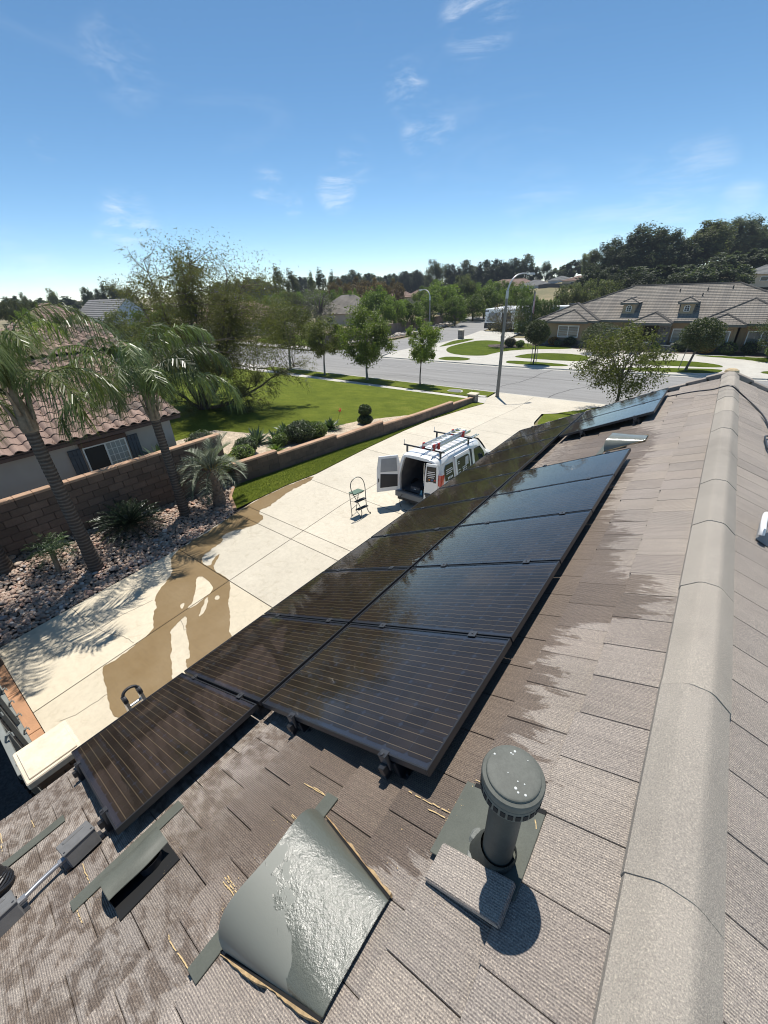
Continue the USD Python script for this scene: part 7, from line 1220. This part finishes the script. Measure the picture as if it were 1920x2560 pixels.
far_house('grey-roofed house on the ridge behind the tall lamp arm', -63, 181, 1.6, 11, 9, 2.4, 1.9, math.radians(8), greyw, greyr)
far_house('white-walled house on the ridge above the dry field', -57, 193, 3.0, 9, 8, 2.4, 1.5, math.radians(8), greyw, greyr)
far_house('long peach-roofed house on the ridge left of the gum trees', -45, 181, 3.2, 14, 9, 2.0, 1.5, math.radians(5), cream, pinkr)
far_house('green-grey roofed house at the far right under the hillside trees', 4.5, 142, 3.0, 9, 8, 2.2, 1.8, 0, cream, greyr)
fw_ = thing('ridge_fence', 'long dark fence along the top of the dry field', 'fence', group=None)
for k in range(12): a, b = np.array([-58.5, 171.2]) * (1 - k / 12) + np.array([-36, 165]) * k / 12, np.array([-58.5, 171.2]) * (1 - (k + 1) / 12) + np.array([-36, 165]) * (k + 1) / 12; MB().bar((*a, float(land(*a)) + .5), (*(a * .02 + b * .98), float(land(*b)) + .5), .12, 1.6).build('fence_panel', mat('fence_brown', (.06, .05, .042), .9), fw_)
# low walls along the side street, boulders at their foot
sw = thing('street_wall', 'low tan block wall under the green trees along the side street', 'wall'); 
for k in range(22): y = 48 + k * 2.4; x = np.interp(y, [48, 72, 100], [-48.5, -48.0, -52]); MB().bbox((x - .12, y, -1.9), (x + .12, y + 2.38, -.05), .02).build('wall_panel', mat('far_block', (.20, .14, .10), .9, .15, 1), sw)
gb = np.random.default_rng(14); bo = MB()
for k in range(220):
    y = gb.uniform(50, 90); x = np.interp(y, [48, 72, 90], [-46.2, -45.6, -49]) + gb.uniform(-1.6, 1.2); s = trimesh.creation.icosphere(1); bo.add(np.array(s.vertices) * gb.uniform(.15, .42) * np.array([1.2, 1, .7]) * (1 + .2 * gb.normal(0, 1, (len(s.vertices), 1)) * .5) + [x, y, -1.7], s.faces)
tag(bo.build('boulders', mat('pale_boulder', (.34, .30, .26), .9, .25, 1.0, isl=.3), None, 'scatter of pale boulders at the foot of the side street wall'), kind='stuff')
# background trees
BG = [(-233.6, 55.0, -1.96, 1.19, 1.0, 'far', 'A'), (-232.0, 61.4, -1.96, 0.55, 0.88, 'far', 'A'), (-231.2, 64.4, -1.96, 0.95, 0.9, 'far', 'A'), (-229.1, 71.5, -1.96, 1.71, 0.82, 'far', 'A'), (-228.0, 74.9, -1.96, 1.15, 0.82, 'far', 'A'), (-193.7, 49.9, -1.96, 0.34, 0.65, 'gum2', 'A'), (-191.6, 57.5, -1.96, 0.48, 0.71, 'gum2', 'A'), (-178.8, 64.3, -1.96, 0.82, 0.8, 'pine', 'B'), (-177.7, 67.2, -1.96, 0.77, 0.76, 'pine', 'B'), (-176.4, 70.5, -1.96, 0.65, 0.77, 'gum', 'B'), (-175.5, 72.8, -1.96, 0.62, 0.71, 'gum', 'B'), (-174.4, 75.4, -1.96, 0.83, 0.67, 'gum', 'B'), (-114.9, 96.5, -1.96, 1.1, 1.17, 'poplar', 'C'), (-112.2, 99.6, -1.96, 1.33, 1.07, 'poplar', 'C'), (-108.3, 103.8, -1.96, 0.74, 1.01, 'poplar', 'C'), (-106.0, 106.1, -1.95, 1.04, 1.07, 'poplar', 'C'), (-103.8, 108.3, -1.95, 0.67, 1.01, 'poplar', 'C'), (-226.3, 147.3, -1.96, 1.91, 1.33, 'far', 'D'), (-222.1, 153.6, -1.96, 2.11, 1.4, 'far', 'D'), (-217.2, 160.4, -1.95, 2.13, 1.37, 'far', 'D'), (-214.7, 163.7, -1.94, 2.44, 1.51, 'far', 'D'), (-211.4, 168.0, -1.92, 1.96, 1.22, 'far', 'D'), (-199.3, 182.2, -1.83, 1.49, 1.38, 'far', 'D'), (-197.4, 184.2, -1.82, 1.79, 1.41, 'far', 'D'), (-182.9, 198.6, -1.69, 2.0, 1.37, 'far', 'D'), (-173.4, 207.0, -1.61, 2.01, 1.39, 'far', 'D'), (-168.9, 210.6, -1.57, 1.7, 1.43, 'far', 'D'), (-165.0, 213.7, -1.54, 1.71, 1.27, 'far', 'D'), (-160.7, 217.0, -1.5, 1.71, 1.36, 'far', 'D'), (-156.1, 220.3, -1.47, 2.01, 1.25, 'far', 'D'), (-150.4, 224.2, -1.42, 2.0, 1.43, 'far', 'D'), (-146.6, 226.7, -1.4, 1.8, 1.37, 'far', 'D'), (-143.7, 228.6, -1.37, 1.8, 1.19, 'far', 'D'), (-171.4, 195.5, -1.61, 1.7, 1.12, 'pine', 'D'), (-168.3, 198.2, -1.59, 1.25, 1.01, 'pine', 'D'), (-148.5, 213.4, -1.41, 1.25, 0.98, 'pine', 'D'), (-142.1, 217.8, -1.36, 1.25, 1.01, 'pine', 'D'), (-88.5, 95.2, -1.96, 0.94, 1.24, 'rust', 'E'), (-84.6, 98.7, -1.96, 1.11, 1.27, 'rust', 'E'), (-80.9, 101.7, -1.96, 1.01, 1.21, 'rust', 'E'), (-76.5, 105.1, -1.94, 0.74, 1.16, 'rust', 'E'), (-119.4, 196.6, -1.24, 1.11, 1.06, 'gum2', 'F'), (-115.0, 199.2, -1.19, 1.24, 0.93, 'gum2', 'F'), (-111.2, 201.3, -1.16, 1.26, 1.05, 'pine', 'F'), (-105.3, 204.5, -1.1, 1.79, 1.15, 'pine', 'F'), (-100.8, 206.7, -1.06, 1.41, 0.95, 'pine', 'F'), (-97.1, 208.5, -1.02, 1.78, 1.12, 'pine', 'F'), (-93.5, 210.1, -0.99, 1.54, 1.12, 'pine', 'F'), (-88.9, 212.1, -0.75, 1.62, 1.0, 'pine', 'F'), (-85.2, 213.6, 0.0, 1.52, 1.06, 'pine', 'F'), (-80.6, 215.4, 0.93, 1.51, 1.08, 'pine', 'F'), (-76.1, 217.0, 1.81, 0.99, 0.66, 'pine', 'F'), (-89.3, 211.9, -0.83, 1.55, 0.96, 'pine', 'F'), (-71.8, 218.5, 2.68, 0.76, 0.64, 'gum2', 'F'), (-67.2, 220.0, 3.6, 1.08, 0.67, 'far', 'F'), (-63.5, 221.1, 4.33, 1.07, 0.66, 'far', 'F'), (-60.4, 221.9, 4.96, 1.3, 0.81, 'far', 'F'), (-56.3, 223.0, 5.78, 1.11, 0.69, 'far', 'F'), (-103.2, 205.6, -1.08, 1.67, 1.09, 'far', 'F'), (-94.7, 209.6, -1.0, 1.65, 1.03, 'far', 'F'), (-42.1, 169.9, 3.77, 0.64, 0.62, 'gum2', 'G'), (-39.8, 170.4, 3.99, 0.64, 0.63, 'gum2', 'G'), (-32.8, 156.6, 2.97, 0.9, 0.79, 'gum', 'G'), (-30.0, 157.2, 3.24, 1.02, 0.68, 'gum', 'G'), (-26.2, 157.8, 3.59, 1.29, 0.8, 'gum', 'G'), (-23.5, 158.3, 3.84, 1.46, 0.9, 'gum', 'G'), (-19.5, 158.8, 4.21, 1.24, 0.77, 'gum', 'G'), (-16.3, 159.2, 4.49, 0.97, 0.61, 'gum', 'G'), (-14.2, 164.4, 5.24, 0.93, 0.58, 'gum2', 'G'), (-11.2, 164.6, 5.48, 1.26, 0.78, 'gum2', 'G'), (-8.7, 164.8, 5.68, 1.2, 0.74, 'gum2', 'G'), (-9.4, 164.7, 5.63, 1.26, 0.78, 'gum2', 'G'), (-27.4, 157.6, 3.48, 1.43, 0.88, 'far', 'G'), (-22.9, 158.4, 3.9, 1.4, 0.87, 'far', 'G'), (-18.3, 159.0, 4.32, 1.38, 0.86, 'far', 'G'), (-13.3, 159.4, 4.75, 1.36, 0.84, 'far', 'G'), (-6.2, 189.9, 7.7, 1.16, 0.72, 'gum', 'H'), (-2.7, 190.0, 7.86, 1.28, 0.79, 'gum', 'H'), (-1.0, 190.0, 7.94, 0.71, 0.44, 'gum', 'H'), (1.8, 210.0, 8.1, 1.34, 0.83, 'far', 'H'), (3.2, 210.0, 8.15, 1.47, 0.91, 'far', 'H'), (5.7, 209.9, 8.23, 1.47, 0.91, 'far', 'H'), (-0.4, 210.0, 8.03, 1.63, 1.01, 'far', 'H'), (-7.1, 209.9, 7.8, 1.67, 1.03, 'far', 'H'), (4.2, 210.0, 8.18, 1.6, 0.99, 'far', 'H'), (-23.2, 84.9, -1.96, 0.66, 0.9, 'olive', 'I'), (-21.2, 85.4, -1.96, 0.58, 0.92, 'olive', 'I'), (-18.9, 85.9, -1.96, 0.75, 0.96, 'olive', 'I'), (-16.5, 86.4, -1.96, 0.63, 0.92, 'olive', 'I'), (-22.5, 107.7, -1.38, 0.63, 0.52, 'gum', 'I'), (-16.6, 108.7, -1.11, 0.82, 0.46, 'gum', 'I'), (-10.9, 109.5, -0.84, 0.7, 0.41, 'gum', 'I'), (-52.3, 65.7, -1.96, 0.95, 1.05, 'round', 'J'), (-49.5, 67.9, -1.96, 0.75, 0.85, 'round', 'J'), (-48.0, 71.3, -1.96, 0.84, 0.73, 'round2', 'J'), (-52.3, 89.9, -1.96, 1.27, 1.14, 'round', 'J'), (-49.3, 80.0, -1.96, 0.81, 0.74, 'round2', 'J'), (-44.7, 82.7, -1.96, 0.78, 0.72, 'round2', 'J'), (-46.9, 95.1, -1.96, 1.01, 0.73, 'round2', 'J'), (-47.2, 101.6, -1.96, 1.08, 1.0, 'round', 'J'), (-40.3, 104.5, -1.88, 1.09, 0.98, 'round', 'J'), (-42.6, 99.3, -1.96, 0.87, 0.81, 'round2', 'J'), (-36.0, 101.8, -1.9, 0.66, 0.66, 'round2', 'J'), (-51.9, 99.3, -1.96, 0.88, 1.21, 'olive', 'J'), (-74.2, 72.8, -1.96, 1.34, 1.02, 'wisp', 'K'), (-76.3, 70.6, -1.96, 0.78, 0.82, 'wisp', 'K'), (-79.4, 68.7, -1.96, 0.7, 0.97, 'olive', 'K'), (-81.2, 66.6, -1.96, 0.61, 0.86, 'olive', 'K'), (-72.6, 82.7, -1.96, 0.52, 1.0, 'round2', 'K'), (-57.4, 17.3, -0.67, 0.61, 0.67, 'olive', 'L'), (-56.7, 19.6, -0.87, 0.56, 0.62, 'olive', 'L'), (-55.7, 22.4, -1.16, 0.57, 0.74, 'olive', 'L'), (-72.7, 18.3, -0.75, 0.5, 0.78, 'round2', 'L'), (-68.4, 30.9, -1.87, 0.65, 0.83, 'round2', 'L'), (-67.3, 33.2, -1.96, 0.57, 0.79, 'round2', 'L'), (-92.5, 21.6, -1.08, 0.58, 0.94, 'olive', 'M'), (-92.0, 23.7, -1.31, 0.59, 0.92, 'olive', 'M'), (-87.0, 38.1, -1.96, 0.79, 0.89, 'olive', 'M'), (-85.1, 42.2, -1.96, 0.81, 0.84, 'olive', 'M'), (-82.8, 46.5, -1.96, 0.69, 0.83, 'olive', 'M'), (-79.7, 51.8, -1.96, 0.71, 0.79, 'olive', 'M'), (-115.8, 31.4, -1.92, 0.62, 1.03, 'round2', 'M'), (-110.8, 46.0, -1.96, 0.85, 0.91, 'round2', 'M'), (-107.4, 53.5, -1.96, 0.88, 0.87, 'round2', 'M'), (-98.6, 68.4, -1.96, 0.93, 0.91, 'round2', 'M'), (-96.3, 71.5, -1.96, 0.93, 0.91, 'round2', 'M'), (-93.6, 75.1, -1.96, 0.83, 0.95, 'round2', 'M'), (-91.0, 78.2, -1.96, 0.95, 1.04, 'round2', 'M'), (-88.3, 81.2, -1.96, 0.84, 1.02, 'round2', 'M'), (-85.2, 84.5, -1.96, 0.84, 1.03, 'round2', 'M'), (-82.2, 87.4, -1.96, 0.77, 1.04, 'round2', 'M'), (-28.3, 121.8, -0.52, 1.04, 0.86, 'far', 'N'), (-25.0, 122.5, -0.3, 1.19, 0.87, 'far', 'N'), (-21.2, 123.2, -0.04, 1.35, 0.78, 'far', 'N'), (-17.6, 123.8, 0.21, 1.32, 0.76, 'far', 'N'), (-14.0, 124.2, 0.46, 1.3, 0.69, 'far', 'N'), (-10.6, 124.5, 0.69, 1.28, 0.67, 'far', 'N'), (-7.4, 124.8, 0.91, 1.1, 0.66, 'far', 'N'), (-4.2, 124.9, 1.13, 1.08, 0.62, 'far', 'N'), (-1.3, 125.0, 1.33, 1.07, 0.54, 'far', 'N'), (0.5, 150.0, 4.66, 0.9, 0.32, 'far', 'O'), (2.7, 150.0, 4.83, 1.06, 0.33, 'far', 'O'), (5.0, 149.9, 4.99, 1.05, 0.32, 'far', 'O'), (-4.1, 149.9, 4.3, 1.1, 0.43, 'far', 'O'), (-1.3, 150.0, 4.52, 0.91, 0.41, 'far', 'O'), (-72.3, 114.0, -1.77, 0.93, 0.96, 'round2', 'P'), (-67.4, 117.0, -1.63, 1.11, 0.95, 'round2', 'P'), (-63.4, 119.2, -1.49, 0.92, 1.0, 'round2', 'P'), (-59.9, 121.0, -1.35, 0.91, 1.0, 'round2', 'P'), (-55.0, 123.3, -1.11, 0.9, 0.97, 'round2', 'P'), (-51.4, 124.8, -0.99, 0.9, 0.93, 'round2', 'P')]

TXT = {'A': ('dark tree low on the left skyline', 'trees low on the left skyline'), 'B': ('tall dark skyline tree left of the jacaranda', 'dark skyline trees left of the jacaranda'), 'C': ('upright poplar-like tree standing above the street trees', 'upright trees above the street trees'), 'D': ('far tree of the skyline belt behind the poplars', 'trees of the far skyline belt'), 'E': ('rust-coloured tree behind the grey ribbed hip roof', 'rust-coloured trees'),
       'F': ('dark tree on the ridge between the lamps', 'dark ridge trees between the lamps'), 'G': ('towering dark gum tree behind the tan house with dormers', 'gum trees behind the tan house'), 'H': ('dark hillside tree at the far right skyline', 'hillside trees at the far right'), 'I': ('grey-green bushy tree behind the tan house roof', 'bushy trees behind the tan house'), 'J': ('bright green leafy tree lining the side street', 'bright green trees along the side street'),
       'K': ('garden tree left of the ribbed hip roof', 'garden trees left of the ribbed hip roof'), 'M': ('leafy garden tree below the left skyline', 'garden trees below the left skyline'), 'N': ('dark undergrowth tree below the gum trees', 'undergrowth at the foot of the gum trees'), 'O': ('bushy hillside tree above the tan house', 'bushy hillside trees at the right'), 'P': ('green tree behind the side street row', 'green trees behind the side street row'),
       'L': ('garden tree behind the neighbour house roof', 'garden trees behind the neighbour house')}
ORDS = 'first second third fourth fifth sixth seventh eighth ninth tenth eleventh twelfth thirteenth fourteenth fifteenth sixteenth seventeenth eighteenth nineteenth twentieth twenty-first twenty-second twenty-third twenty-fourth twenty-fifth twenty-sixth twenty-seventh twenty-eighth'.split()
gk = np.random.default_rng(31); count = {}
for (x, y, z, sx, sz, k, g) in sorted(BG, key=lambda b: to_px(np.array(b[:3]))[0]):
    sz = max(sz, .55 * sx); kindword = 'pale thin-leaved ' if k == 'wisp' else ''; i = count[g] = count.get(g, 0) + 1
    copy(KIND[k][0], {'gum': 'gum_tree', 'gum2': 'gum_tree', 'pine': 'pine_tree', 'poplar': 'poplar_tree', 'far': 'far_tree', 'rust': 'rust_tree', 'wisp': 'wispy_tree', 'olive': 'garden_tree', 'round': 'green_tree', 'round2': 'green_tree'}[k], f'{kindword}{TXT[g][0]}, {ORDS[i - 1]} from left', 'tree', (x, y, z), gk.uniform(0, 6.28), TXT[g][1], (sx, sx, sz))
# ---- air
hz = usdkit.material(stage, '/World/Looks/haze', {'v': ('principled_volume', {'color': (.80, .88, 1.0), 'density': .0002, 'anisotropy': .3})}, volume='v.volume')
tag(MB().box((-420, -160, -4.0), (140, 420, 40)).build('haze', hz, None), kind='stuff')
